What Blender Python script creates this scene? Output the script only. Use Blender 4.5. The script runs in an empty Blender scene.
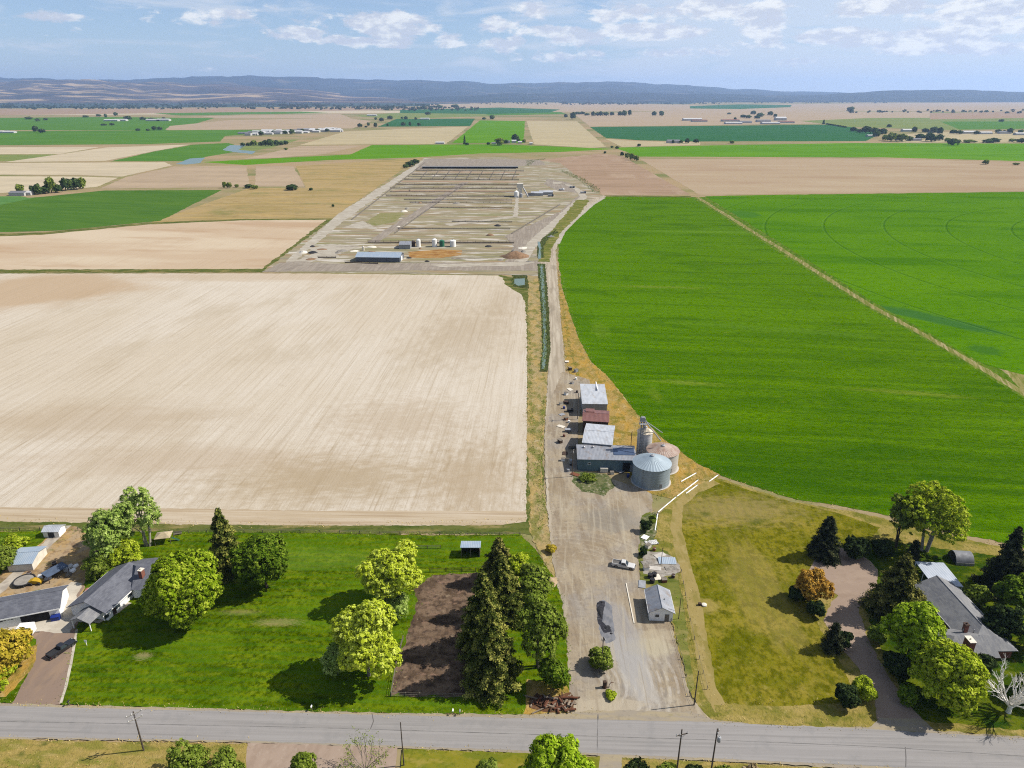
import bpy, bmesh, math, random
import numpy as np
from mathutils import Vector, Matrix, noise as mnoise

C = bpy.context.scene.collection
rng = random.Random(7)
nr = np.random.default_rng(11)
R = math.radians
H = 110.0
FPX = 700.0
PITCH = math.atan(289.0/FPX)
SP, CP = math.sin(PITCH), math.cos(PITCH)
NORTH = -1.89          # field grid is turned this many degrees from +Y
EL, AZ = 45.0, 8.0     # sun elevation, azimuth measured from +X towards +Y

# ------------------------------------------------------------------ survey helpers
def G(px, py, z=0.0):
    """photo measurement -> point on the level z (metres)"""
    rx = (px-512.0); ru = (384.0-py)
    fwd = FPX*CP + ru*SP
    up = -FPX*SP + ru*CP
    t = (z-H)/up
    return Vector((rx*t, fwd*t, z))
def depth(py):
    p = G(512, py); return p.y*CP + H*SP
def mpp(py):
    return depth(py)/FPX
def hgt(base, top):
    D = G(512, base).y
    ru = 384.0-top
    return H + D*(-FPX*SP+ru*CP)/(FPX*CP+ru*SP)

# ------------------------------------------------------------------ colours and materials
def lin(v):
    v /= 255.0
    return v/12.92 if v <= 0.04045 else ((v+0.055)/1.055)**2.4
def K(r, g, b, k=0.5):
    return (lin(r)*k, lin(g)*k, lin(b)*k, 1.0)

class NT:
    def __init__(s, tree): s.t = tree; s.n = tree.nodes; s.l = tree.links
    def new(s, typ, **kw):
        n = s.n.new(typ)
        for k, v in kw.items(): setattr(n, k, v)
        return n
    def link(s, a, b): s.l.new(a, b)
    def math(s, op, a, b=None, clamp=False):
        n = s.new('ShaderNodeMath', operation=op, use_clamp=clamp)
        for i, v in enumerate((a, b)):
            if v is None: continue
            if isinstance(v, (int, float)): n.inputs[i].default_value = v
            else: s.link(v, n.inputs[i])
        return n.outputs[0]
    def ramp(s, val, lo, hi, smooth=True):
        n = s.new('ShaderNodeMapRange', interpolation_type='SMOOTHSTEP' if smooth else 'LINEAR')
        s.link(val, n.inputs['Value'])
        n.inputs['From Min'].default_value = lo; n.inputs['From Max'].default_value = hi
        n.inputs['To Min'].default_value = 0; n.inputs['To Max'].default_value = 1
        return n.outputs[0]
    def mix(s, fac, a, b, typ='MIX'):
        n = s.new('ShaderNodeMix', data_type='RGBA', blend_type=typ)
        for i, v in ((0, fac), (6, a), (7, b)):
            if isinstance(v, (int, float)): n.inputs[i].default_value = v
            elif isinstance(v, tuple): n.inputs[i].default_value = v
            else: s.link(v, n.inputs[i])
        return n.outputs[2]
    def texmap(s, vec, loc, rot, scale):
        n = s.new('ShaderNodeMapping', vector_type='TEXTURE')
        n.inputs['Location'].default_value = loc
        n.inputs['Rotation'].default_value = (0, 0, R(rot))
        n.inputs['Scale'].default_value = scale
        s.link(vec, n.inputs['Vector'])
        return n.outputs[0]
    def noise(s, vec, detail=4, rough=0.55, scale=1.0, dist=0.0):
        n = s.new('ShaderNodeTexNoise')
        n.inputs['Scale'].default_value = scale; n.inputs['Detail'].default_value = detail
        n.inputs['Roughness'].default_value = rough; n.inputs['Distortion'].default_value = dist
        s.link(vec, n.inputs['Vector'])
        return n.outputs[0]

def nmat(name):
    m = bpy.data.materials.new(name); m.use_nodes = True
    nt = NT(m.node_tree); b = m.node_tree.nodes['Principled BSDF']
    return m, nt, b

_seed = [0.0]
def gmat(name, base, layers=(), rough=0.95, bump=0.0, bumpsize=0.3, spec=0.0):
    """ground / wall material: base colour and layers of wear, soil and growth in metres"""
    m, nt, b = nmat(name)
    b.inputs['Roughness'].default_value = rough
    b.inputs['Specular IOR Level'].default_value = spec
    pos = nt.new('ShaderNodeNewGeometry').outputs['Position']
    col = base
    for L in layers:
        _seed[0] += 13.7
        k = L.get('k', 'n')
        if k == 'n':
            v = nt.texmap(pos, (_seed[0]*3.1, _seed[0]*1.7, 0), L.get('rot', NORTH), (L['s'][0], L['s'][1], L['s'][0]))
            f = nt.ramp(nt.noise(v, L.get('det', 4), L.get('ro', 0.6), 1.0, L.get('dist', 0.0)), L.get('lo', .4), L.get('hi', .65))
        elif k == 'blob':      # a patch of its own place and outline
            v = nt.texmap(pos, (L['at'][0], L['at'][1], 0), L.get('rot', 0), (L['s'][0], L['s'][1], 1e6))
            ln = nt.new('ShaderNodeVectorMath', operation='LENGTH'); nt.link(v, ln.inputs[0])
            nz = nt.noise(nt.texmap(pos, (0, 0, 0), L.get('rot', 0), (L['s'][0]*L.get('ns', .4), L['s'][1]*L.get('ns', .4), 1e3)), 6, .65)
            d = nt.math('ADD', ln.outputs['Value'], nt.math('MULTIPLY', nt.math('SUBTRACT', nz, .5), L.get('rag', 1.2)))
            f = nt.math('SUBTRACT', 1.0, nt.ramp(d, L.get('lo', .6), L.get('hi', 1.1)))
        elif k == 'wave':      # rows
            v = nt.texmap(pos, (0, 0, 0), L.get('rot', NORTH), (1, 1, 1))
            w = nt.new('ShaderNodeTexWave', wave_type='BANDS', bands_direction=L.get('dir', 'X'))
            w.inputs['Scale'].default_value = math.pi*2/20.0/L['p']*1.0
            w.inputs['Distortion'].default_value = L.get('dist', .6); w.inputs['Detail'].default_value = 2
            w.inputs['Detail Scale'].default_value = .6
            nt.link(v, w.inputs['Vector'])
            f = nt.ramp(w.outputs['Fac'], L.get('lo', .4), L.get('hi', .8))
        elif k == 'ring':      # wheel tracks of a centre pivot
            v = nt.texmap(pos, (L['at'][0], L['at'][1], 0), 0, (1, 1, 1e6))
            ln = nt.new('ShaderNodeVectorMath', operation='LENGTH'); nt.link(v, ln.inputs[0])
            md = nt.math('MODULO', nt.math('ADD', ln.outputs['Value'], L['off']), L['p'])
            f = nt.math('LESS_THAN', nt.math('ABSOLUTE', nt.math('SUBTRACT', md, L['p']/2)), L['w'])
        if 'disc' in L:        # only round one spot
            cx_, cy_, rr_ = L['disc']
            v = nt.texmap(pos, (cx_, cy_, 0), 0, (rr_, rr_, 1e6)); ln = nt.new('ShaderNodeVectorMath', operation='LENGTH'); nt.link(v, ln.inputs[0])
            nz = nt.noise(nt.texmap(pos, (0, 0, 0), 0, (3, 3, 1e3)), 4, .6)
            f = nt.math('MULTIPLY', f, nt.math('MULTIPLY', nt.math('SUBTRACT', 1.0, nt.ramp(ln.outputs['Value'], .55, 1.0)), nt.ramp(nz, .38, .58)))
        if 'mask' in L:        # only within a band along one grid direction
            ax, a0, a1, soft = L['mask']
            v = nt.texmap(pos, (0, 0, 0), NORTH, (1, 1, 1))
            sp = nt.new('ShaderNodeSeparateXYZ'); nt.link(v, sp.inputs[0])
            q = sp.outputs[ax]
            mk = nt.math('MULTIPLY', nt.ramp(q, a0-soft, a0+soft), nt.math('SUBTRACT', 1.0, nt.ramp(q, a1-soft, a1+soft)))
            f = nt.math('MULTIPLY', f, mk)
        f = nt.math('MULTIPLY', f, L.get('f', 1.0))
        col = nt.mix(f, col, L['c'])
    if isinstance(col, tuple): b.inputs['Base Color'].default_value = col
    else: nt.link(col, b.inputs['Base Color'])
    if bump:
        bn = nt.new('ShaderNodeBump'); bn.inputs['Strength'].default_value = 1.0
        bn.inputs['Distance'].default_value = bump
        nt.link(nt.noise(nt.texmap(pos, (0, 0, 0), 0, (bumpsize,)*3), 3, .7), bn.inputs['Height'])
        nt.link(bn.outputs[0], b.inputs['Normal'])
    return m
def n(c, s, lo=.4, hi=.65, f=1.0, rot=NORTH, det=4, **kw):
    return dict(k='n', c=c, s=s if isinstance(s, tuple) else (s, s), lo=lo, hi=hi, f=f, rot=rot, det=det, **kw)
def blob(c, px, py, sx, sy, f=1.0, **kw):
    p = G(px, py); return dict(k='blob', c=c, at=(p.x, p.y), s=(sx, sy), f=f, **kw)

def plain(name, col, rough=0.7, metal=0.0, var=0.25, size=1.2, dark=None, spec=0.3, streak=False):
    """painted, metal, wooden or masonry surface with uneven wear"""
    m, nt, b = nmat(name)
    b.inputs['Roughness'].default_value = rough; b.inputs['Metallic'].default_value = metal
    b.inputs['Specular IOR Level'].default_value = spec
    pos = nt.new('ShaderNodeNewGeometry').outputs['Position']
    dk = dark or tuple([c*(1-var) for c in col[:3]]+[1])
    f = nt.ramp(nt.noise(nt.texmap(pos, (rng.uniform(0, 99), rng.uniform(0, 99), 0), 0, (size, size, size*(5 if streak else 1))), 5, .65), .38, .66)
    nt.link(nt.mix(f, col, dk), b.inputs['Base Color'])
    rr = nt.math('ADD', nt.math('MULTIPLY', f, .15), rough-.05, True); nt.link(rr, b.inputs['Roughness'])
    return m

def corr(name, col, col2, pitch=0.45, axis=0, rough=0.5, metal=0.1, rust=None):
    """ribbed sheet metal, ribs running in object space"""
    m, nt, b = nmat(name)
    b.inputs['Roughness'].default_value = rough; b.inputs['Metallic'].default_value = metal
    tc = nt.new('ShaderNodeTexCoord').outputs['Object']
    sp = nt.new('ShaderNodeSeparateXYZ'); nt.link(tc, sp.inputs[0])
    w = nt.math('SINE', nt.math('MULTIPLY', sp.outputs[axis], 2*math.pi/pitch))
    sheet = nt.noise(nt.texmap(tc, (rng.uniform(0, 50), 0, 0), 0, (1.2, 3.0, 3.0) if axis == 0 else (3.0, 1.2, 1.2)), 3, .6)
    c = nt.mix(nt.ramp(sheet, .3, .7), col, col2)
    if rust:
        c = nt.mix(nt.math('MULTIPLY', nt.ramp(nt.noise(nt.texmap(tc, (7, 3, 0), 0, (1.6, 2.6, 2)), 6, .7), .52, .68), .7), c, rust)
    nt.link(c, b.inputs['Base Color'])
    bn = nt.new('ShaderNodeBump'); bn.inputs['Distance'].default_value = 0.02; bn.inputs['Strength'].default_value = .5
    nt.link(w, bn.inputs['Height']); nt.link(bn.outputs[0], b.inputs['Normal'])
    return m

def shingle(name, col, col2):
    m, nt, b = nmat(name)
    b.inputs['Roughness'].default_value = .85; b.inputs['Specular IOR Level'].default_value = .15
    tc = nt.new('ShaderNodeTexCoord').outputs['Object']
    br = nt.new('ShaderNodeTexBrick'); br.inputs['Scale'].default_value = 1.0
    br.inputs['Brick Width'].default_value = .9; br.inputs['Row Height'].default_value = .32
    br.inputs['Mortar Size'].default_value = .012
    br.inputs['Color1'].default_value = col; br.inputs['Color2'].default_value = col2
    br.inputs['Mortar'].default_value = tuple([x*.7 for x in col[:3]]+[1])
    nt.link(tc, br.inputs['Vector'])
    st = nt.ramp(nt.noise(nt.texmap(tc, (3, 1, 0), 0, (2.5, 2.5, 2.5)), 5, .7), .4, .7)
    nt.link(nt.mix(nt.math('MULTIPLY', st, .5), br.outputs[0], tuple([x*1.35 for x in col2[:3]]+[1])), b.inputs['Base Color'])
    return m

def brickmat(name):
    m, nt, b = nmat(name); b.inputs['Roughness'].default_value = .85
    tc = nt.new('ShaderNodeTexCoord').outputs['Object']
    br = nt.new('ShaderNodeTexBrick'); br.inputs['Scale'].default_value = 3.0
    br.inputs['Color1'].default_value = K(168, 84, 60); br.inputs['Color2'].default_value = K(128, 62, 48); br.inputs['Mortar'].default_value = K(170, 150, 130)
    rt = nt.new('ShaderNodeMapping'); rt.inputs['Rotation'].default_value = (R(90), 0, 0); nt.link(tc, rt.inputs[0])
    nt.link(rt.outputs[0], br.inputs['Vector']); nt.link(br.outputs[0], b.inputs['Base Color'])
    return m

def leafmat(name, c0, c1, c2, trans=0.3):
    """foliage: hue runs with the per-leaf value 'v'"""
    m = bpy.data.materials.new(name); m.use_nodes = True
    nt = NT(m.node_tree); m.node_tree.nodes.clear()
    at = nt.new('ShaderNodeAttribute', attribute_name='v')
    cr = nt.new('ShaderNodeValToRGB')
    cr.color_ramp.elements[0].color = c0; cr.color_ramp.elements[1].color = c2
    e = cr.color_ramp.elements.new(.5); e.color = c1
    nt.link(at.outputs['Fac'], cr.inputs[0])
    d = nt.new('ShaderNodeBsdfDiffuse'); t = nt.new('ShaderNodeBsdfTranslucent')
    nt.link(cr.outputs[0], d.inputs[0])
    nt.link(nt.mix(.3, cr.outputs[0], tuple(list(c2[:3])+[1])), t.inputs[0])
    mx = nt.new('ShaderNodeMixShader'); mx.inputs[0].default_value = trans
    nt.link(d.outputs[0], mx.inputs[1]); nt.link(t.outputs[0], mx.inputs[2])
    o = nt.new('ShaderNodeOutputMaterial'); nt.link(mx.outputs[0], o.inputs[0])
    return m

# ------------------------------------------------------------------ mesh helpers
class MB:
    def __init__(s): s.v = []; s.f = []; s.m = []
    def add(s, vs, fs, mi=0):
        o = len(s.v); s.v += [tuple(v) for v in vs]; s.f += [tuple(i+o for i in f) for f in fs]; s.m += [mi]*len(fs)
        return s
    def box(s, c, d, rz=0.0, mi=0, rx=0.0, ry=0.0):
        M = Matrix.Rotation(rz, 3, 'Z') @ Matrix.Rotation(ry, 3, 'Y') @ Matrix.Rotation(rx, 3, 'X'); c = Vector(c)
        vs = [c + M @ Vector((x*d[0]/2, y*d[1]/2, z*d[2]/2)) for x in (-1, 1) for y in (-1, 1) for z in (-1, 1)]
        return s.add(vs, [(0, 1, 3, 2), (4, 6, 7, 5), (0, 4, 5, 1), (2, 3, 7, 6), (0, 2, 6, 4), (1, 5, 7, 3)], mi)
    def tube(s, p, q, r0, r1=None, k=8, mi=0, cap=True):
        r1 = r0 if r1 is None else r1
        p, q = Vector(p), Vector(q); d = (q-p)
        if d.length < 1e-6: return s
        d.normalize(); a = d.orthogonal().normalized(); b = d.cross(a)
        vs = [p+(a*math.cos(t)+b*math.sin(t))*r0 for t in [2*math.pi*i/k for i in range(k)]]
        vs += [q+(a*math.cos(t)+b*math.sin(t))*r1 for t in [2*math.pi*i/k for i in range(k)]]
        fs = [(i, (i+1) % k, k+(i+1) % k, k+i) for i in range(k)]
        if cap: fs += [tuple(range(k-1, -1, -1)), tuple(range(k, 2*k))]
        return s.add(vs, fs, mi)
    def path(s, pts, rads, k=7, mi=0):
        for i in range(len(pts)-1): s.tube(pts[i], pts[i+1], rads[i], rads[i+1], k, mi)
        return s
    def prism(s, poly, axis, a, b, mi=0):
        """extrude 2-D outline poly along axis (0,1,2) from a to b"""
        def P(u, v, w): return ((w, u, v), (u, w, v), (u, v, w))[axis]
        k = len(poly); vs = [P(u, v, a) for u, v in poly]+[P(u, v, b) for u, v in poly]
        return s.add(vs, [tuple(range(k)), tuple(range(2*k-1, k-1, -1))]+[(i, k+i, k+(i+1) % k, (i+1) % k) for i in range(k)], mi)
    def lathe(s, prof, k=32, c=(0, 0, 0), mi=0):
        vs = []; fs = []
        for r, z in prof:
            for i in range(k):
                t = 2*math.pi*i/k; vs.append((c[0]+r*math.cos(t), c[1]+r*math.sin(t), c[2]+z))
        for j in range(len(prof)-1):
            for i in range(k):
                fs.append((j*k+i, j*k+(i+1) % k, (j+1)*k+(i+1) % k, (j+1)*k+i))
        return s.add(vs, fs, mi)
    def mesh(s, name, mats, smooth=False, fix=True):
        me = bpy.data.meshes.new(name); me.from_pydata(s.v, [], s.f)
        for mm in (mats if isinstance(mats, (list, tuple)) else [mats]): me.materials.append(mm)
        me.polygons.foreach_set('material_index', s.m)
        if fix:
            bm = bmesh.new(); bm.from_mesh(me); bmesh.ops.recalc_face_normals(bm, faces=bm.faces); bm.to_mesh(me); bm.free()
        if smooth:
            me.polygons.foreach_set('use_smooth', [True]*len(me.polygons))
            me.set_sharp_from_angle(angle=R(38))
        me.update()
        return me
def link(name, me, parent=None):
    o = bpy.data.objects.new(name, me); C.objects.link(o)
    if parent: o.parent = parent
    return o
def tag(o, label=None, cat=None, group=None, kind=None):
    if label: o['label'] = label
    if cat: o['category'] = cat
    if group: o['group'] = group
    if kind: o['kind'] = kind
    return o
def thing(name, label, cat, loc, rz=0.0, group=None):
    o = link(name, None); o.location = loc; o.rotation_euler = (0, 0, rz)
    return tag(o, label, cat, group)
def part(name, mb, mat, parent, smooth=False, bevel=0.0):
    o = link(name, mb.mesh(name, mat, smooth), parent)
    if bevel: bev(o, bevel)
    return o
def bev(o, w):
    b = o.modifiers.new('bevel', 'BEVEL'); b.width = w; b.segments = 2; b.limit_method = 'ANGLE'
def solo(name, mb, mat, label, cat, loc=(0, 0, 0), rz=0.0, group=None, smooth=False, kind=None, bevel=0.0):
    o = link(name, mb.mesh(name, mat, smooth)); o.location = loc; o.rotation_euler = (0, 0, rz)
    if bevel: bev(o, bevel)
    return tag(o, label, cat, group, kind)
def dup(root, loc, rz, label, group=None, scale=None):
    r = root.copy(); C.objects.link(r); r.location = loc; r.rotation_euler = (0, 0, rz)
    if scale: r.scale = scale
    r['label'] = label
    if group: r['group'] = group
    for ch in list(root.children):
        c = ch.copy(); C.objects.link(c); c.parent = r
        for g in list(ch.children):
            d = g.copy(); C.objects.link(d); d.parent = c
    return r

def leafmesh(name, cen, nor, size, val, mat, asp=0.7):
    """one mesh of leaf sprays: bent diamond faces"""
    N = len(cen)
    nor = nor/np.maximum(np.linalg.norm(nor, axis=1, keepdims=True), 1e-6)
    rnd = nr.normal(size=(N, 3)); u = np.cross(nor, rnd); u /= np.maximum(np.linalg.norm(u, axis=1, keepdims=True), 1e-6)
    w = np.cross(nor, u)
    a = size[:, None]; b = a*asp
    k = nr.uniform(-.25, .25, size=(N, 1))*a
    V = np.stack([cen-u*a, cen-w*b+nor*k, cen+u*a, cen+w*b+nor*k], axis=1).reshape(-1, 3).astype(np.float32)
    me = bpy.data.meshes.new(name)
    me.vertices.add(N*4); me.vertices.foreach_set('co', V.ravel())
    me.loops.add(N*4); me.loops.foreach_set('vertex_index', np.arange(N*4, dtype=np.int32))
    me.polygons.add(N); me.polygons.foreach_set('loop_start', np.arange(0, N*4, 4, dtype=np.int32))
    at = me.attributes.new('v', 'FLOAT', 'FACE'); at.data.foreach_set('value', np.clip(val, 0, 1).astype(np.float32))
    me.materials.append(mat); me.update(calc_edges=True)
    return me

# ------------------------------------------------------------------ flat sheets of ground
DONE = []
def fr(p, s):
    return mnoise.noise(Vector((p.x/s, p.y/s, 3.3))) + .5*mnoise.noise(Vector((p.x/s*2.3, p.y/s*2.3, 8.1))) + .3*mnoise.noise(Vector((p.x/s*6, p.y/s*6, 1.9)))
def touch(A, B):
    """do two outlines overlap (edges cross, or one lies inside the other)"""
    a0, a1 = A, np.roll(A, -1, 0); b0, b1 = B, np.roll(B, -1, 0)
    cr = lambda o, p, q: (p[..., 0]-o[..., 0])*(q[..., 1]-o[..., 1])-(p[..., 1]-o[..., 1])*(q[..., 0]-o[..., 0])
    P, Q, S, T = a0[:, None], a1[:, None], b0[None], b1[None]
    if ((cr(P, Q, S)*cr(P, Q, T) < 0) & (cr(S, T, P)*cr(S, T, Q) < 0)).any(): return True
    def ins(p, V):
        c = False; j = len(V)-1
        for i in range(len(V)):
            if (V[i][1] > p[1]) != (V[j][1] > p[1]) and p[0] < (V[j][0]-V[i][0])*(p[1]-V[i][1])/(V[j][1]-V[i][1])+V[i][0]: c = not c
            j = i
        return c
    if any(ins(q, B) for q in A[::3]) or any(ins(q, A) for q in B[::3]): return True
    d = np.sqrt(((A[:, None]-B[None])**2).sum(-1)).min()
    return d < 2.5
def sheet(name, px, mat, jit=0.4, step=None, world=False, z=None, curve=False):
    pts = [Vector((p[0], p[1], 0)) for p in px] if world else [G(*p) for p in px]
    A_ = np.array([(p.x, p.y) for p in pts]); bx = (A_[:, 0].min()-2, A_[:, 0].max()+2, A_[:, 1].min()-2, A_[:, 1].max()+2)
    far_ = sum(p.y for p in pts)/len(pts) > 520
    below = [d[4] for d in DONE if d[0] < bx[1] and d[1] > bx[0] and d[2] < bx[3] and d[3] > bx[2] and touch(A_, d[5])]
    zz = max(below+[0.0])+(.03 if far_ else .004)
    DONE.append((*bx, zz, A_))
    out = []
    for i, a in enumerate(pts):
        b = pts[(i+1) % len(pts)]
        L = (b-a).length; mid = (a+b)/2
        s = step or max(.7, mid.length/260)
        k = max(1, min(240, int(L/s)))
        nrm = Vector((-(b-a).y, (b-a).x, 0)).normalized()
        for j in range(k):
            p = a.lerp(b, j/k)
            jj = jit*max(1.0, mid.length/300)
            p = p + nrm*(fr(p, 5*max(.6, jj))*jj*1.2+mnoise.noise(Vector((p.x*1.7, p.y*1.7, 5)))*min(jj, .5)*.7)
            out.append((p.x, p.y, zz))
    me = bpy.data.meshes.new(name); bm = bmesh.new()
    f = bm.faces.new([bm.verts.new(v) for v in out])
    if f.calc_area() and f.normal.z < 0: f.normal_flip()
    bm.normal_update()
    if f.normal.z < 0: f.normal_flip()
    bmesh.ops.triangulate(bm, faces=[f], ngon_method='BEAUTY')
    bm.to_mesh(me); bm.free(); me.materials.append(mat)
    o = link(name, me); o['kind'] = 'structure'
    return o
def strip(name, px, w, mat, jit=.25, world=False):
    """a band w metres wide along a line (w may be a list)"""
    P = [Vector((p[0], p[1], 0)) for p in px] if world else [G(*p) for p in px]
    ws = w if isinstance(w, (list, tuple)) else [w]*len(P)
    Lf, Rt = [], []
    for i, p in enumerate(P):
        d = (P[min(i+1, len(P)-1)]-P[max(i-1, 0)]); nrm = Vector((-d.y, d.x, 0)).normalized()
        Lf.append(p+nrm*ws[i]/2); Rt.append(p-nrm*ws[i]/2)
    return sheet(name, [(p.x, p.y) for p in Lf+Rt[::-1]], mat, jit, world=True)
# ================================================================== camera, sky, sun, air
cam = bpy.data.cameras.new('camera'); cam.sensor_width = 36; cam.lens = 36*FPX/1024; cam.clip_end = 80000; cam.clip_start = 1
co = bpy.data.objects.new('camera', cam); C.objects.link(co); co.location = (0, 0, H)
co.rotation_euler = (math.pi/2-PITCH, 0, 0); bpy.context.scene.camera = co
sc = bpy.context.scene
sc.view_settings.view_transform = 'Standard'; sc.view_settings.look = 'None'; sc.view_settings.gamma = 1
sc.view_settings.exposure = 0.70
sc.cycles.pixel_filter_type = 'BLACKMAN_HARRIS'; sc.cycles.filter_width = 1.1
sc.cycles.use_denoising = False; sc.cycles.denoiser = 'OPENIMAGEDENOISE'; sc.cycles.denoising_input_passes = 'RGB_ALBEDO_NORMAL'; sc.cycles.denoising_prefilter = 'ACCURATE'; sc.cycles.sample_clamp_indirect = 2; sc.cycles.max_bounces = 6; sc.cycles.volume_bounces = 1; sc.cycles.transparent_max_bounces = 8

sd = Vector((math.cos(R(EL))*math.cos(R(AZ)), math.cos(R(EL))*math.sin(R(AZ)), math.sin(R(EL))))
sl = bpy.data.lights.new('sun', 'SUN'); sl.energy = 4.8; sl.angle = R(.5); sl.color = (1, .95, .87)
so = bpy.data.objects.new('sun', sl); C.objects.link(so); so.rotation_euler = sd.to_track_quat('Z', 'Y').to_euler(); so.location = (0, 0, 300)

w = bpy.data.worlds.new('World'); sc.world = w; w.use_nodes = True
nt = NT(w.node_tree); bg = w.node_tree.nodes['Background']
sky = nt.new('ShaderNodeTexSky', sky_type='NISHITA'); sky.sun_disc = False
sky.sun_elevation = R(EL); sky.sun_rotation = R(90-AZ); sky.altitude = 1300; sky.air_density = 1.0; sky.dust_density = .6; sky.ozone_density = 1.6
gen = nt.new('ShaderNodeTexCoord').outputs['Generated']
# cloud field laid out over direction: azimuth ratio and elevation
spx = nt.new('ShaderNodeSeparateXYZ'); nt.link(gen, spx.inputs[0])
def cdir(px, py):
    d = G(px, py+0.0) if False else Vector(((px-512), FPX*CP+(384-py)*SP, -FPX*SP+(384-py)*CP)).normalized()
    return d
cb = None
for px, py, rx, ry, s in ((390, 27, 48, 14, 1.0), (300, 35, 28, 8, .9), (352, 40, 34, 6, .9), (395, 43, 20, 6, .8), (448, 40, 18, 7, .7), (505, 44, 24, 8, .9), (500, 26, 36, 10, .55), (180, 14, 70, 10, .35), (55, 16, 26, 5, .65), (120, 12, 60, 9, .3),
                      (570, 36, 40, 12, 1.0), (640, 31, 50, 9, 1.05), (765, 30, 22, 22, .9), (760, 44, 30, 8, .75), (835, 36, 40, 7, 1.0), (865, 38, 26, 10, .9), (910, 48, 40, 7, .8), (945, 38, 40, 12, .95), (980, 46, 50, 9, .85), (640, 14, 60, 11, .65), (720, 10, 70, 12, .75), (880, 8, 60, 9, .8), (985, 10, 60, 13, .9), (990, 27, 50, 12, .7), (560, 55, 60, 7, .5), (700, 52, 60, 6, .5), (830, 62, 60, 5, .4), (760, 13, 30, 14, .9), (240, 14, 45, 9, .6), (215, 25, 50, 8, .35), (690, 32, 30, 8, .7), (540, 12, 50, 10, .5), (330, 22, 40, 10, .4)):
    d = cdir(px, py); rad = FPX*1.04
    mp = nt.new('ShaderNodeMapping', vector_type='TEXTURE'); mp.inputs['Location'].default_value = d
    mp.inputs['Scale'].default_value = (rx*1.15/rad, 3.0, ry*1.15/rad); nt.link(gen, mp.inputs[0])
    ln = nt.new('ShaderNodeVectorMath', operation='LENGTH'); nt.link(mp.outputs[0], ln.inputs[0])
    f = nt.math('MULTIPLY', nt.math('SUBTRACT', 1.0, nt.ramp(ln.outputs['Value'], .1, 1.25)), s)
    cb = f if cb is None else nt.math('MAXIMUM', cb, f)
stretch = nt.new('ShaderNodeMapping'); stretch.inputs['Scale'].default_value = (1, 1, 2.6); nt.link(gen, stretch.inputs[0])
puff = nt.noise(stretch.outputs[0], 10, .62, 22.0, .3)
fine = nt.noise(stretch.outputs[0], 8, .7, 60.0, .2)
pv = nt.math('ADD', nt.math('MULTIPLY', puff, .72), nt.math('MULTIPLY', fine, .28))
dens = nt.ramp(nt.math('ADD', nt.math('MULTIPLY', cb, .34), pv), .60, .72)
veil_m = nt.new('ShaderNodeMapping'); veil_m.inputs['Scale'].default_value = (1, 1, 6.5); nt.link(gen, veil_m.inputs[0])
veil = nt.noise(veil_m.outputs[0], 7, .6, 7.0, .6)
right = nt.ramp(spx.outputs[0], -.15, .35)
vd = nt.math('MULTIPLY', nt.ramp(nt.math('ADD', veil, nt.math('MULTIPLY', right, .20)), .48, .70), .62)
skyc = nt.mix(1.0, sky.outputs[0], (.058, .064, .074, 1), 'MULTIPLY')
pale = nt.mix(nt.math('ADD', .25, nt.math('MULTIPLY', nt.math('SUBTRACT', 1.0, nt.ramp(spx.outputs[2], 0.0, .09)), .42)), skyc, (.30, .365, .46, 1))
c1 = nt.mix(vd, pale, (.46, .485, .53, 1))
shade = nt.ramp(nt.noise(stretch.outputs[0], 5, .6, 34.0), .42, .62)
c2 = nt.mix(nt.math('MULTIPLY', dens, .85), c1, nt.mix(shade, (.40, .42, .48, 1), (.62, .62, .61, 1)))
lp = nt.mix(nt.ramp(spx.outputs[2], -.02, 0.0), (.2, .18, .15, 1), c2)
nt.link(lp, bg.inputs[0]); bg.inputs[1].default_value = 1.0

hz = bpy.data.materials.new('air'); hz.use_nodes = True
hn = NT(hz.node_tree); hz.node_tree.nodes.clear()
pvn = hn.new('ShaderNodeVolumePrincipled'); pvn.inputs['Color'].default_value = (.42, .60, .96, 1); pvn.inputs['Density'].default_value = 4.1e-5; pvn.inputs['Anisotropy'].default_value = .25
ho = hn.new('ShaderNodeOutputMaterial'); hn.link(pvn.outputs[0], ho.inputs['Volume'])
HZ = 760.0
hb = MB().box((0, 15000, HZ/2-1), (64000, 38000, HZ))
hzo = solo('haze', hb, hz, 'pale blue haze hanging over the whole valley', 'haze', kind='stuff')

# ================================================================== the valley floor
sand = K(216, 199, 172); sandp = K(228, 214, 192); sandd = K(190, 168, 138)
GB = gmat('valley soil', K(178, 160, 124), [n(K(150, 150, 92), (60, 20), .42, .6, .8), n(K(196, 168, 132), (300, 120), .45, .6, .8), n(K(120, 135, 75), (700, 260), .52, .6, .7), n(K(150, 130, 95), 3, .4, .7, .5, det=6)])
me = bpy.data.meshes.new('ground')
S0 = 31000
me.from_pydata([(-S0, -1200, 0), (S0, -1200, 0), (S0, 32500, 0), (-S0, 32500, 0)], [], [(0, 1, 2, 3)]); me.materials.append(GB)
g = link('ground', me); g['kind'] = 'structure'

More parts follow.
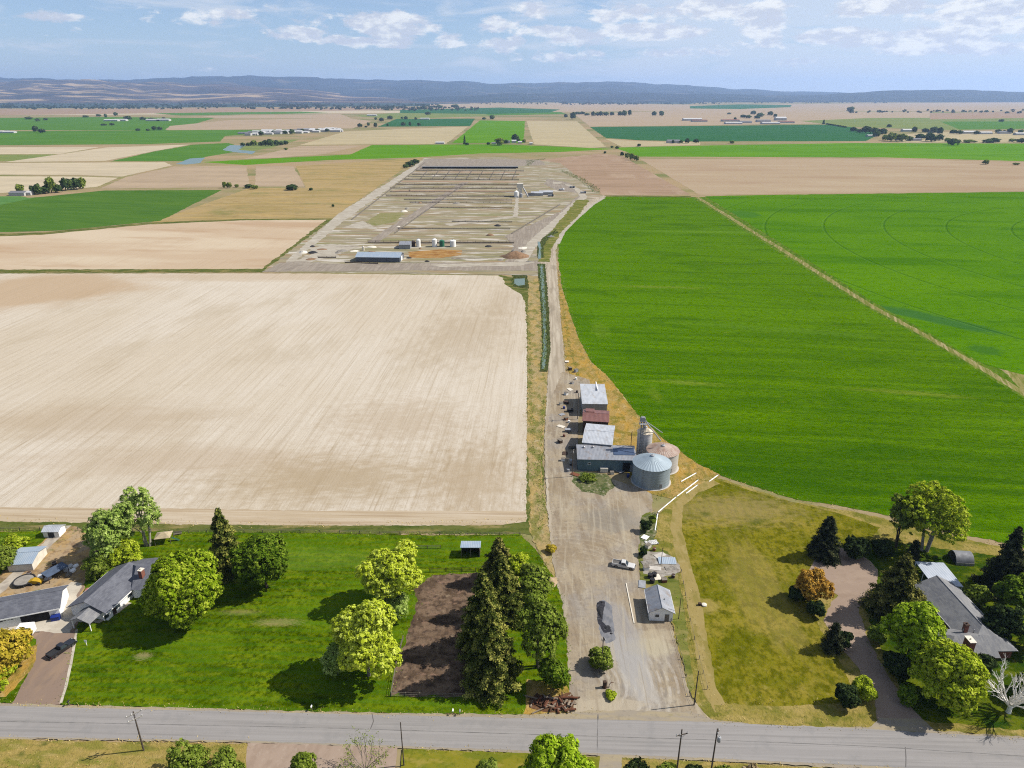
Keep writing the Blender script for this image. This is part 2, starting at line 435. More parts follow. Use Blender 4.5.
def field(px, mat, jit=.4, **kw): return sheet('field', px, mat, jit, **kw)
def soil(name, c, p=None, d=None, rot=NORTH):
    p = p or tuple(list(x*1.15 for x in c[:3])+[1]); d = d or tuple(list(x*.84 for x in c[:3])+[1])
    return gmat(name, c, [n(p, (220, 40), .42, .62, .7, rot), n(d, (140, 30), .48, .68, .6, rot-8), n(d, (9, 60), .45, .7, .35, rot), n(p, (3, 40), .5, .75, .35, rot), n(d, 4, .5, .8, .25, det=6)])
def crop(name, c, l=None, d=None, rot=NORTH, bump=.0):
    l = l or (c[0]*1.5, c[1]*1.25, c[2]*1.15, 1); d = d or (c[0]*.68, c[1]*.75, c[2]*.8, 1)
    return gmat(name, c, [n(l, (60, 9), .42, .66, .6, rot-4), n(d, (90, 14), .46, .68, .55, rot+4), n(l, (260, 70), .45, .62, .5, rot), n(d, (2.2, 1.2), .45, .75, .45, rot, det=6), n(l, (1.1, .7), .55, .75, .35, rot, det=5)], bump=bump, bumpsize=.8)
S1 = soil('pale soil', K(214, 198, 168)); S2 = soil('pink soil', K(192, 170, 142)); S3 = soil('tan soil', K(200, 184, 146)); S4 = soil('brown soil', K(180, 152, 126))
G1 = crop('meadow green', K(88, 136, 46)); G2 = crop('blue green crop', K(56, 112, 66)); G3 = crop('bright wheat', K(98, 152, 16)); G4 = crop('olive pasture', K(132, 148, 84))
DK = gmat('far scrub', K(62, 84, 84), [n(K(100, 110, 100), (400, 90), .45, .6, .6)])

# far bands first, one sheet for each field
far = [
 ([(180, 109.4), (420, 107.6), (430, 109), (200, 111)], G1), ([(480, 112.6), (560, 111.6), (566, 114), (490, 115.6)], G1), ([(580, 110), (690, 108.6), (700, 110), (590, 111.8)], G4), ([(700, 115.5), (800, 114.4), (840, 116.6), (720, 118)], G4), ([(830, 109.6), (930, 108.6), (950, 110), (850, 111.4)], G1), ([(1000, 108.8), (1150, 108), (1150, 110), (1010, 111)], G4),
 ([(-120, 112), (120, 110.5), (300, 110), (420, 111), (400, 113), (160, 114.5), (-120, 116)], S1), ([(150, 113), (300, 111.6), (330, 113), (180, 115.5)], G1), ([(480, 106.6), (600, 105.4), (640, 106.4), (500, 108)], G2),
 ([(800, 104.4), (1150, 103), (1150, 104.6), (820, 106)], S1), ([(840, 107.2), (1000, 106), (1150, 106.6), (1150, 108.6), (900, 109.4)], S4), ([(740, 112), (830, 110.4), (900, 111), (840, 114)], G4), ([(560, 107.6), (680, 106.6), (690, 108), (580, 109.2)], S1),
 ([(870, 113), (960, 112), (1040, 112.6), (960, 115), (880, 115.4)], G4), ([(640, 112.6), (720, 111.6), (740, 113.6), (650, 114.6)], S4),
 ([(-120, 110), (430, 107), (430, 109.5), (-120, 117)], S4), ([(-120, 103), (300, 101.5), (470, 103), (470, 106), (-120, 109)], DK),
 ([(430, 104), (560, 103), (700, 105), (1150, 101), (1150, 112), (700, 110.5), (560, 112), (430, 110)], S2),
 ([(690, 106), (740, 104.4), (792, 105), (790, 107.2), (740, 109), (690, 108.5)], G2), ([(560, 101.5), (700, 102.3), (690, 104), (560, 103.2)], DK),
 ([(-120, 119), (100, 117), (215, 118), (180, 128), (165, 130.5), (-120, 130)], G1), ([(200, 116), (340, 114), (352, 118.5), (215, 118)], S2),
 ([(170, 126), (230, 120), (345, 118), (372, 121), (352, 128.6), (240, 129.5), (165, 130)], S2), ([(350, 116), (395, 113), (480, 112), (490, 116), (400, 119)], G4),
 ([(400, 110), (500, 107.5), (560, 109.5), (550, 112.5), (490, 114), (400, 113)], G2), ([(-120, 132), (310, 129.5), (225, 136), (220, 141.5), (150, 144), (-120, 146)], G1),
 ([(-120, 147.5), (100, 147), (60, 154), (-120, 154.6)], S1), ([(-120, 155), (57, 154.4), (20, 161), (-120, 162.3)], G4), ([(5, 162), (62, 154), (106, 147.5), (190, 144.5), (150, 152), (105, 161)], S1),
 ([(110, 161.5), (152, 152), (192, 144.8), (228, 143), (238, 146), (245, 150), (205, 157), (195, 161)], G1),
 ([(-120, 163.5), (165, 162.2), (172, 165.4), (122, 176.6), (80, 175), (-120, 174)], S1), ([(-120, 176), (80, 176.5), (118, 177.8), (97, 187), (0, 193), (-120, 195)], S1),
 ([(174, 166.6), (246, 166), (250, 187), (100, 188.5), (126, 177)], S2), ([(256, 166.2), (293, 166), (305, 186.5), (255, 186.5)], S2),
 ([(200, 162), (350, 154.5), (372, 145), (500, 144.3), (616, 149), (560, 152), (480, 153.5), (415, 157.5), (330, 160), (245, 165)], G3),
 ([(345, 131.5), (400, 129), (468, 126.6), (446, 144), (358, 144.3), (300, 145)], S3), ([(243, 159), (300, 146), (362, 145.6), (324, 154), (280, 157.6)], S2),
 ([(232, 149), (262, 141), (300, 139.5), (270, 148), (240, 153)], G4), ([(378, 126.8), (396, 119), (475, 118.6), (470, 126)], G2), ([(480, 120.3), (525, 121), (523.5, 143), (452, 143)], G3),
 ([(526.5, 121), (577, 121.4), (606, 147), (590, 148), (534, 144.5)], S3), ([(574, 114), (700, 110), (930, 112), (930, 121), (800, 124), (590, 126.6)], S2),
 ([(590, 127), (840, 124.5), (880, 134), (866, 141), (700, 141.5), (640, 140.4), (606, 138)], G2), ([(606, 139), (640, 141.3), (700, 142.3), (700, 145), (622, 147)], S3),
 ([(800, 121), (870, 118), (1150, 117), (1150, 128), (950, 130), (850, 127)], G4), ([(940, 121.6), (1150, 121), (1150, 127), (960, 129.6)], G1), ([(880, 135), (950, 132), (1150, 131), (1150, 142.5), (900, 142.5)], S3),
 ([(614, 147.6), (700, 145.6), (850, 143), (1150, 144), (1150, 164.5), (880, 157.3), (640, 156.6)], G3),
 ([(930, 113), (1150, 110), (1150, 116), (930, 119.5)], S4),
 ([(640, 159), (880, 158.6), (1150, 165), (1150, 190), (700, 195)], None), ([(505, 167), (535, 160.5), (600, 153.5), (622, 156), (690, 194.6), (604, 195.6), (590, 189), (560, 178)], None),
]
Sb = gmat('bare field soil', K(194, 172, 142), [n(K(180, 152, 124), (260, 60), .44, .64, .6, NORTH+0), n(K(206, 188, 158), (300, 50), .5, .68, .6, NORTH+0), n(K(172, 146, 120), (2, 50), .5, .7, .3, NORTH+0), n(K(190, 160, 130), 6, .45, .7, .3)])
Sc = gmat('pinkish bare soil', K(184, 156, 130), [n(K(164, 138, 112), (150, 30), .46, .62, .7, NORTH+0), n(K(200, 176, 150), (40, 120), .5, .68, .6), n(K(160, 134, 110), (2, 60), .5, .7, .3)])
for i, (px, m) in enumerate(far):
    field(px, m or (Sb if i == len(far)-2 else Sc), .35)

# scrub pasture, hidden pond and creek on the left
scrub = gmat('dry scrub', K(190, 166, 118), [n(K(170, 150, 96), (90, 22), .42, .62, .8, NORTH-2), n(K(202, 172, 110), (60, 14), .48, .66, .7, NORTH+2), n(K(140, 140, 84), (60, 30), .55, .7, .7), n(K(150, 122, 88), (8, 5), .5, .7, .5, det=6)])
field([(150, 223), (250, 188), (306, 188), (296, 166), (424, 157.6), (412, 163), (330, 219.5), (240, 219.5)], scrub, .5)
G5 = crop('left wheat', K(84, 124, 46), rot=NORTH-10)
field([(-120, 209), (40, 197), (105, 190.5), (222, 190), (160, 221), (60, 230.5), (-120, 236)], G5, .4)
field([(-120, 197), (20, 196.2), (32, 198.5), (0, 205), (-120, 209)], crop('grey green pasture', K(96, 142, 74)))
sa2 = gmat('upper sand field soil', K(214, 190, 160), [n(K(228, 210, 182), (200, 70), .42, .6, .8, NORTH-4), n(K(196, 164, 130), (160, 40), .5, .66, .7, NORTH-6), n(K(190, 164, 134), (1.5, 70), .5, .7, .25)])
verge = gmat('verge grass', K(112, 118, 60), [n(K(80, 98, 40), (10, 3), .45, .62, .8), n(K(170, 152, 100), (14, 4), .48, .66, .8), n(K(60, 74, 30), 1.2, .5, .7, .5, det=6)])
sheet('verge', [(-120, 238), (40, 232.5), (150, 222.5), (240, 219), (334, 218.5), (272, 270), (262, 272.5), (-120, 273)], verge, .5)
field([(-120, 241), (40, 235), (150, 224.5), (240, 220.5), (326, 219.8), (262, 269), (-120, 270)], sa2, .5)
# creek water
wat = bpy.data.materials.new('creek water'); wat.use_nodes = True; bw = wat.node_tree.nodes['Principled BSDF']
bw.inputs['Base Color'].default_value = K(120, 142, 122); bw.inputs['Roughness'].default_value = .25
sheet('water', [(222, 150), (230, 145), (246, 145.6), (238, 150), (256, 151.2), (252, 154), (234, 152)], wat, .4)
sheet('water', [(176, 164), (190, 158.5), (205, 157.6), (200, 163), (186, 164.6)], wat, .4)
sheet('water', [(-60, 131), (10, 130.5), (12, 133), (-60, 134)], wat, .3)

# the large bare field in front
P0 = [G(40, 285), G(150, 470), G(440, 400)]
sandm = gmat('main sand field soil', K(226, 212, 190), [
    n(K(236, 225, 208), (60, 150), .38, .64, .8, NORTH-12), n(K(208, 192, 166), (26, 60), .48, .70, .6, NORTH-8, det=6, ro=.68), n(K(190, 172, 144), (1.1, 70), .52, .70, .34, NORTH-2, det=4), n(K(242, 232, 216), (.9, 90), .55, .70, .36, NORTH-2, det=3), n(K(196, 178, 152), (5, 3), .54, .74, .45, NORTH, det=6, ro=.72),
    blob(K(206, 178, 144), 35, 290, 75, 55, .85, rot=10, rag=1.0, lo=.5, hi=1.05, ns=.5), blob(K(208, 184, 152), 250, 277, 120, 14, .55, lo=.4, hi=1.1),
    blob(K(188, 168, 138), 462, 335, 30, 60, .46, rot=-6, lo=.1, hi=1.2, rag=2.4, ns=.14), blob(K(190, 170, 140), 505, 300, 16, 60, .4, rot=-4, lo=.1, hi=1.2, rag=2.4, ns=.14), blob(K(194, 172, 142), 400, 420, 34, 26, .5, rot=-6, lo=.1, hi=1.2, rag=2.4, ns=.14),
    blob(K(188, 166, 132), 330, 478, 46, 20, .7, rot=4, lo=.1, hi=1.2, rag=2.4, ns=.14), blob(K(190, 168, 136), 470, 478, 20, 34, .7, lo=.1, hi=1.2, rag=2.4, ns=.14), blob(K(196, 174, 144), 90, 420, 60, 20, .5, lo=.2, hi=1.2, rag=1.6), blob(K(200, 178, 150), 180, 460, 64, 14, .5, lo=.2, hi=1.2, rag=1.6),
    dict(k='wave', c=K(180, 158, 126), p=11, f=.13, lo=.80, hi=.98, dist=.4, rot=NORTH-2, mask=(1, 60, 235, 25)), n(K(176, 154, 122), (1.6, 26), .56, .74, .55, NORTH-4, mask=(1, 60, 230, 30), det=5), dict(k='wave', c=K(196, 176, 146), p=3.6, f=.12, lo=.5, hi=.9, dist=2.5), n(K(180, 160, 130), (.5, 60), .50, .70, .4, NORTH-1, det=4), n(K(180, 160, 130), .8, .48, .78, .4, det=6)], bump=.08)
sheet('verge', [(-120, 272.4), (500, 275), (528, 281), (541, 300), (541, 420), (545, 500), (548, 540), (525, 534), (300, 534), (-120, 532)], verge, .4)
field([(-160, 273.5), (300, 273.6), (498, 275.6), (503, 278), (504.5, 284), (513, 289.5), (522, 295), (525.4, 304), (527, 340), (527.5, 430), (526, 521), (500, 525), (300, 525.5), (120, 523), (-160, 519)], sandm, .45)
head = gmat('headland soil', K(206, 186, 156), [n(K(222, 206, 182), (40, 1.8), .42, .64, .8), n(K(176, 150, 118), (50, 1.4), .5, .68, .7), n(K(188, 166, 136), (12, .5), .5, .7, .4), n(K(180, 160, 130), .8, .5, .8, .3, det=6)])
field([(-160, 506), (140, 508.5), (320, 511), (526.5, 511), (526, 521.6), (500, 525.4), (300, 525.8), (120, 523.4), (-160, 519.4)], head, .3)

# wheat on the right
pivc = (627.0, 505.0)
wheat = gmat('main wheat', K(86, 126, 0), [
    n(K(108, 148, 2), (60, 7), .42, .62, .75, NORTH-6, det=5), n(K(62, 104, 0), (46, 5), .46, .66, .55, NORTH-5, det=6), n(K(110, 152, 4), (260, 130), .45, .62, .6, dist=.6), dict(k='n', c=K(102, 148, 0), s=(400, 200), lo=-.5, hi=.2, f=.6, mask=(1, 330, 2000, 130)), n(K(60, 104, 2), (40, 22), .50, .66, .45, NORTH-10, det=6, dist=.8), dict(k='wave', c=K(46, 88, 2), p=27, f=.22, lo=.93, hi=.99, rot=NORTH+86, dist=.3),
    n(K(128, 152, 30), (34, 3), .60, .74, .6, NORTH-6, det=5), n(K(146, 154, 46), (10, 2.5), .64, .76, .6, NORTH-6, det=6),
    blob(K(146, 160, 60), 655, 287, 38, 3.5, .5, rot=-6, rag=2.6, lo=.1, hi=1.2), blob(K(150, 164, 60), 690, 383, 18, 3.0, .5, rot=-10, rag=2.6, lo=.1, hi=1.2), blob(K(140, 158, 50), 655, 395, 3, 9, .4, rag=2.4, lo=.1, hi=1.2), blob(K(120, 152, 40), 600, 330, 5, 16, .45, rag=1.8), blob(K(120, 160, 44), 720, 232, 90, 7, .5, rot=-4, rag=1.8), blob(K(110, 150, 40), 780, 330, 60, 5, .4, rot=-14, rag=1.8),
    blob(K(150, 160, 60), 910, 393, 28, 3, .5, rot=-12, rag=2.6, lo=.1, hi=1.2), blob(K(44, 88, 8), 800, 470, 90, 26, .5, lo=.2, hi=1.2, rag=1.2),
    dict(k='wave', c=K(54, 96, 2), p=5.5, f=.10, lo=.45, hi=.9, rot=NORTH+84, dist=1.2), n(K(42, 78, 0), (2.8, .7), .42, .68, .6, NORTH-4, det=6), n(K(116, 150, 24), (2.2, .5), .54, .74, .5, NORTH, det=5)], bump=.35, bumpsize=1.0)
pivot = gmat('pivot wheat', K(94, 144, 0), [
    n(K(106, 154, 2), (200, 90), .42, .62, .7), n(K(66, 118, 0), (120, 30), .48, .66, .6, NORTH-5), n(K(56, 106, 0), (8, 3), .45, .7, .4, det=6),
    blob(K(60, 112, 60), 930, 318, 42, 9, .7, rot=-52, rag=1.3), blob(K(60, 116, 50), 742, 214, 20, 26, .5, rag=1.4), blob(K(60, 110, 44), 985, 350, 8, 8, .6, rag=1.4),
    dict(k='ring', c=K(36, 84, 18), at=pivc, p=50.0, off=5.0, w=.7, f=.42), dict(k='ring', c=K(112, 160, 60), at=pivc, p=50.0, off=3.2, w=.6, f=.25),
    n(K(46, 90, 0), (2.2, .8), .45, .72, .55, NORTH, det=6)], bump=.2, bumpsize=1.0)
track = gmat('field track', K(160, 152, 96), [n(K(122, 130, 56), (2.0, 18), .42, .58, .9, -24), n(K(192, 176, 132), (1.2, 20), .5, .64, .85, -24), n(K(120, 124, 60), 1.2, .52, .7, .6, det=6)])
wheatedge = [(600, 196.6), (692, 197.5), (776, 250.5), (862, 305), (929, 342), (976, 369.5), (1017, 394.5), (1150, 474), (1150, 600), (1021, 547), (987, 539), (966, 535.5), (876, 513), (840, 506), (794, 499.5), (768, 491), (740, 482), (720, 475.5), (696, 463), (679, 451), (662, 438), (647, 424), (637, 414.5), (619, 391), (607, 376), (591, 362), (579, 340), (571, 317), (562, 288), (558.5, 262), (558.5, 238), (575, 217)]
strip('verge', [(697, 197), (781, 249), (868, 304), (935, 341), (982, 368), (1023, 393), (1150, 470)], [22, 18, 16, 14, 14, 14, 14], gmat('grassy field margin', K(108, 136, 40), [n(K(76, 112, 16), (3, 20), .42, .6, .8, -30), n(K(160, 156, 86), (2, 14), .54, .68, .7, -30), n(K(60, 90, 10), 1.2, .5, .7, .6, det=6)]), .5)
strip('path', [(697, 197), (781, 249), (868, 304), (935, 341), (982, 368), (1023, 393), (1150, 470)], [5, 4.4, 4, 3.8, 3.6, 3.6, 3.8], track, .4)
sheet('verge', [(1002, 369), (1024, 374), (1150, 386), (1150, 470), (1023, 391)], track, .5)
field([(705, 196.3), (760, 195), (1150, 190.3), (1150, 388), (1024, 375), (1004, 370), (985, 364.5), (940, 339.5), (874, 302.5), (788, 247.5)], pivot, .5)
strip('path', [(591, 361), (600, 369), (607, 375), (619, 390), (637, 413.5), (647, 423), (662, 437), (679, 450), (696, 462), (720, 474.4)], .9, gmat('pale border strip', K(206, 196, 110), [n(K(180, 170, 80), (2, 2), .45, .65, .8)]), .2)
sheet('verge', [(600, 195.4), (690, 196), (693, 199), (600, 199)], verge, .4)
field(wheatedge, wheat, .45)
# ================================================================== feedlot, roads, yards, lawns
lot = gmat('feedlot earth', K(176, 164, 134), [n(K(148, 146, 98), (70, 12), .45, .64, .8, NORTH+0), n(K(176, 146, 112), (90, 10), .48, .66, .8, NORTH+2), n(K(146, 138, 126), (60, 5), .48, .64, .7, NORTH+0), n(K(228, 220, 208), (34, 8), .52, .64, .85, NORTH+0), n(K(120, 120, 80), (12, 4), .56, .72, .5, det=6)])
sheet('ground', [(262, 272), (333, 219), (425, 158), (505, 157), (560, 163), (592, 188), (604, 196), (575, 216), (557, 238), (541, 262), (541, 276), (520, 275)], lot, .6).name = 'feedlot_ground'
pale = gmat('pale gravel', K(196, 186, 168), [n(K(220, 212, 196), (12, 3), .45, .64, .8), n(K(160, 148, 130), (8, 3), .5, .7, .7), n(K(140, 128, 112), 2, .55, .75, .5, det=6)])
greyg = gmat('grey gravel', K(164, 152, 138), [n(K(188, 176, 160), (2, 30), .42, .64, .7), n(K(140, 130, 118), (8, 5), .5, .7, .6), n(K(196, 188, 172), 1.6, .58, .76, .6, det=6)])
pgrass = gmat('sparse pen grass', K(158, 152, 106), [n(K(128, 134, 72), (12, 4), .45, .64, .8), n(K(180, 166, 126), (8, 4), .5, .68, .8)])
ochre = gmat('loose manure and straw', K(186, 142, 84), [n(K(150, 104, 62), (10, 4), .45, .64, .8), n(K(206, 178, 128), (8, 3), .5, .68, .8)])
grassy = gmat('weedy grass', K(132, 134, 66), [n(K(96, 110, 44), (10, 4), .45, .64, .8), n(K(176, 158, 104), (8, 4), .5, .68, .8), n(K(70, 84, 34), 1.2, .54, .74, .5, det=6)])
for px, m in (([(338, 214), (424, 159.5), (430, 159.5), (346, 219), (292, 264), (280, 267)], pale),
              ([(368, 242), (382, 232), (463, 181.5), (470, 182), (392, 233), (376, 244)], greyg), ([(425, 159), (540, 159.5), (545, 165), (415, 170)], greyg),
              ([(293, 262), (320, 251), (345, 253), (318, 260), (300, 267)], pale), ([(308, 249), (330, 244), (360, 246), (345, 252), (318, 254)], pale), ([(342, 228), (362, 221), (378, 229)], pale),
              ([(408, 252), (440, 249.5), (463, 250.5), (461, 255.5), (436, 258.5), (410, 258)], ochre), ([(280, 263), (350, 264), (520, 262), (542, 261), (542, 271), (420, 270.5), (262, 272)], greyg), ([(430, 264.5), (520, 262), (535, 262.5), (520, 266), (440, 267)], pale),
              ([(366, 222), (380, 213), (406, 212.5), (395, 222), (375, 226)], pgrass), ([(515.5, 197), (519, 197), (517.5, 217), (513.5, 217)], pale), ([(444, 224), (513, 216.3), (514, 217.6), (450, 226)], pale),
              ([(548, 179), (566, 182), (580, 189), (577, 193), (555, 190), (545, 184)], greyg), ([(553, 182), (562, 182.3), (560, 184), (553, 184)], pale), ([(505, 236), (560, 212), (578, 196), (585, 197), (570, 216), (535, 240), (520, 262), (505, 262), (514, 246)], greyg)):
    sheet('path', px, m, .6)

roadm = gmat('farm road gravel', K(200, 186, 164), [n(K(216, 204, 182), (1.3, 40), .44, .62, .8), n(K(172, 158, 136), (1.6, 30), .48, .66, .75), n(K(150, 138, 120), (6, 20), .52, .7, .6), n(K(206, 196, 176), 1.2, .58, .78, .5, det=6), dict(k='wave', c=K(168, 152, 130), p=2.4, f=.35, lo=.5, hi=.9, dist=3)])
dry = gmat('dry ochre grass', K(188, 158, 92), [n(K(204, 162, 74), (4, 12), .42, .62, .8), n(K(140, 132, 56), (4, 6), .46, .62, .8), n(K(206, 182, 128), (2, 3), .52, .70, .7), n(K(110, 90, 44), .9, .50, .72, .6, det=6)], bump=.25, bumpsize=.6)
tanv = gmat('pale dry grass', K(188, 166, 118), [n(K(200, 170, 104), (4, 12), .42, .62, .8), n(K(130, 132, 66), (4, 7), .46, .62, .85), n(K(206, 190, 150), (2, 3), .52, .70, .7), n(K(108, 96, 58), .9, .50, .72, .6, det=6)], bump=.25, bumpsize=.6)
olv = gmat('olive dry grass', K(160, 146, 72), [n(K(186, 164, 98), (8, 5), .42, .62, .8), n(K(118, 122, 44), (6, 4), .46, .64, .8), n(K(98, 104, 40), .9, .48, .72, .6, det=6), n(K(200, 180, 120), 1.5, .58, .74, .6, det=5)], bump=.25, bumpsize=.6)
# weedy banks either side of the farm road
sheet('verge', [(528, 283), (541, 276), (545, 300), (548, 370), (547, 400), (541, 470), (550, 524), (556, 560), (561, 590), (548, 570), (530, 534), (527, 430), (528, 330)], tanv, .5)
sheet('verge', [(558, 268), (561.5, 287), (571, 317), (579, 340), (591, 362), (607, 376), (619, 391), (637, 414), (647, 424), (662, 438), (679, 451), (696, 463), (720, 475), (712, 492), (690, 494), (676, 500), (640, 492), (600, 440), (575, 400), (566, 360), (561, 320)], dry, .5)
sheet('road', [(541, 276), (540, 262), (548, 244), (562, 222), (590, 200), (604, 195.4), (607, 196.5), (592, 204), (572, 221), (560, 238), (556, 250), (557, 275), (561, 323), (565, 369), (567, 400), (568, 440), (566, 480), (600, 520), (596, 560), (566, 640), (553, 560), (546, 500), (544, 440), (547, 400), (548, 369), (547, 323)], roadm, .35)
strip('path', [(520, 262), (534, 242), (556, 222), (574, 205), (584, 197), (578, 190), (566, 184)], [9, 9, 9, 9, 9, 8, 6], pale, .4)
strip('path', [(557, 244), (563, 232), (575, 220), (592, 205), (604, 198)], [4]*5, pale, .2)
strip('verge', [(544, 262), (546, 250), (556, 232), (573, 214), (583, 200)], [8, 8, 9, 14, 14], grassy, .6)
yard = gmat('yard gravel', K(182, 166, 142), [
    n(K(196, 180, 152), (3, 26), .42, .62, .7, NORTH-2), n(K(166, 158, 150), (14, 10), .46, .64, .7), n(K(206, 194, 172), (3, 9), .54, .7, .6, -14), n(K(150, 132, 110), (2.4, 14), .50, .68, .65, 8), n(K(160, 140, 112), (10, 16), .48, .64, .6), n(K(140, 130, 118), .8, .48, .74, .6, det=6), n(K(206, 196, 178), 1.2, .56, .72, .5, det=6),
    dict(k='ring', c=K(206, 192, 166), at=(14.0, 136.0), p=1.9, off=.3, w=.2, f=.3, disc=(22, 158, 15)), dict(k='ring', c=K(146, 130, 110), at=(14.0, 136.0), p=1.9, off=1.1, w=.16, f=.25, disc=(22, 158, 15)), dict(k='ring', c=K(214, 206, 194), at=(14, 108), p=1.7, off=.2, w=.3, f=.6, disc=(26, 108, 11)), dict(k='ring', c=K(146, 138, 128), at=(14, 108), p=1.7, off=1.0, w=.22, f=.5, disc=(26, 108, 11)), dict(k='ring', c=K(200, 188, 166), at=(40, 180), p=2.1, off=.2, w=.2, f=.35, disc=(24, 180, 14)),
    blob(K(206, 200, 190), 634, 668, 4, 12, .65, rot=10, rag=1.5), blob(K(204, 192, 164), 650, 648, 6, 3.2, .8, rag=1.2), blob(K(196, 182, 160), 638, 512, 4, 10, .6, rag=1.5), blob(K(204, 190, 162), 660, 636, 8, 2, .6, rag=1.4), blob(K(176, 174, 174), 622, 640, 5, 16, .6, rot=8, rag=1.3),
    blob(K(204, 190, 166), 606, 708, 10, 3, .7, rag=1.5), blob(K(150, 146, 138), 612, 520, 10, 7, .5, rag=1.5), n(K(206, 194, 170), (1.0, 24), .52, .68, .5, NORTH-3, det=3), n(K(152, 136, 114), (.8, 20), .54, .70, .45, NORTH+2, det=3)], bump=.06)
sheet('ground', [(562, 372), (590, 380), (578, 420), (577, 470), (640, 488), (652, 494), (652, 520), (641, 545), (639, 580), (660, 600), (672, 626), (682, 664), (691, 698), (712, 720), (700, 721), (640, 719), (570, 717), (567, 680), (565, 630), (556, 560), (549, 500), (546, 440), (551, 400)], yard, .4).name = 'yard_ground'
lawn = gmat('lawn', K(92, 114, 6), [n(K(124, 142, 18), (14, 6), .40, .60, .85), n(K(62, 88, 2), (9, 4), .46, .64, .65), n(K(44, 66, 2), 1.0, .43, .64, .75, det=6), n(K(132, 146, 30), (3, 2), .54, .70, .7, det=5), n(K(104, 136, 20), (30, 14), .45, .62, .5),
    blob(K(170, 156, 104), 278, 623, 7, 1.6, .75, rag=2.6, ns=.13, lo=.2, hi=1.0), blob(K(164, 152, 100), 240, 613, 6, 1.3, .5, rag=2.6, ns=.13, lo=.2, hi=1.0), blob(K(158, 150, 100), 143, 657, 2.6, 1.6, .85, rag=2.2, ns=.2, lo=.3, hi=.9), blob(K(120, 150, 50), 300, 560, 25, 5, .4, rag=1.6), dict(k='wave', c=K(82, 130, 28), p=2.4, f=.3, lo=.45, hi=.85, rot=NORTH+90, dist=1.5)], bump=.12, bumpsize=.5)
lawnp = [(-60, 534), (60, 531), (300, 533.5), (470, 536), (520, 535), (534, 548), (552, 576), (561, 596), (567, 640), (569, 690), (560, 712), (520, 715.5), (300, 712.5), (60, 705), (-60, 702)]
sheet('lawn', lawnp, lawn, .35)
drylawn = gmat('dry lawn', K(142, 134, 34), [n(K(168, 150, 62), (20, 10), .46, .64, .75), n(K(114, 116, 18), (14, 9), .44, .62, .85), n(K(88, 92, 8), (2, 3), .46, .62, .75, det=6), n(K(78, 82, 10), .9, .46, .70, .65, det=6), n(K(172, 158, 86), 1.6, .56, .74, .6, det=5),
    blob(K(172, 152, 100), 735, 510, 24, 10, .6, rag=2.2, ns=.14, lo=.2, hi=1.2), blob(K(76, 92, 30), 758, 522, 5, 2.4, .6, rot=20, rag=2.6, ns=.15, lo=.1, hi=1.1), blob(K(80, 94, 28), 706, 515, 2, 1.8, .6, rag=2.4, ns=.2, lo=.2, hi=1.0), blob(K(176, 156, 90), 760, 590, 8, 24, .35, rag=1.5), blob(K(186, 164, 96), 705, 606, 3.5, 3, .6), dict(k='wave', c=K(128, 130, 36), p=2.6, f=.15, lo=.45, hi=.85, rot=NORTH, dist=1.5)], bump=.12, bumpsize=.5)
sheet('verge', [(672, 498), (716, 478), (794, 503), (840, 510), (876, 517), (966, 540), (1024, 552), (1150, 600), (1150, 745), (1024, 738), (860, 727), (712, 722), (691, 698), (672, 626), (655, 590), (643, 560), (652, 530)], olv, .5)
sheet('lawn', [(676, 512), (692, 490), (716, 480), (770, 497), (840, 514), (880, 528), (855, 560), (818, 590), (815, 620), (836, 655), (852, 690), (846, 704), (760, 708), (718, 702), (704, 680), (696, 620), (690, 580), (680, 545)], drylawn, .35)
vp = gmat('mown path', K(176, 156, 98), [n(K(150, 138, 72), (2, 8), .45, .64, .8), n(K(190, 172, 120), 2, .5, .7, .6, det=6), n(K(120, 116, 56), .8, .56, .76, .5, det=6)])
strip('path', [(716, 482), (694, 491), (678, 506), (676, 528), (682, 556), (692, 592), (700, 640), (709, 690), (722, 712)], [3.2, 3.2, 3, 3, 3.2, 3.4, 3.2, 3, 3], vp, .25)
strip('verge', [(716, 715), (780, 718), (860, 722)], [5, 5, 4], olv, .4)
weedm = gmat('weed patch', K(122, 124, 84), [n(K(70, 92, 44), (2, 2), .42, .6, .8), n(K(186, 176, 150), 1.0, .52, .66, .8, det=6), n(K(100, 86, 68), 1.5, .55, .7, .6)])
sheet('verge', [(641, 516), (650, 512), (656, 520), (652, 545), (668, 552), (676, 566), (681, 590), (688, 640), (694, 688), (690, 696), (674, 626), (664, 598), (642, 590), (638, 560)], grassy, .4)
sheet('path', [(643, 552), (662, 552), (677, 560), (680, 573), (662, 578), (643, 574)], gmat('rubble concrete', K(182, 174, 162), [n(K(150, 138, 124), 1.4, .45, .62, .8, det=6), n(K(206, 200, 190), (2, 1), .52, .68, .7), n(K(110, 110, 80), 1.2, .58, .72, .7)]), .35)
sheet('verge', [(641, 518), (655, 512), (657, 530), (652, 548), (641, 552), (639, 535)], weedm, .3)
sheet('verge', [(574, 472), (606, 474), (616, 486), (604, 496), (582, 492), (572, 482)], weedm, .4)
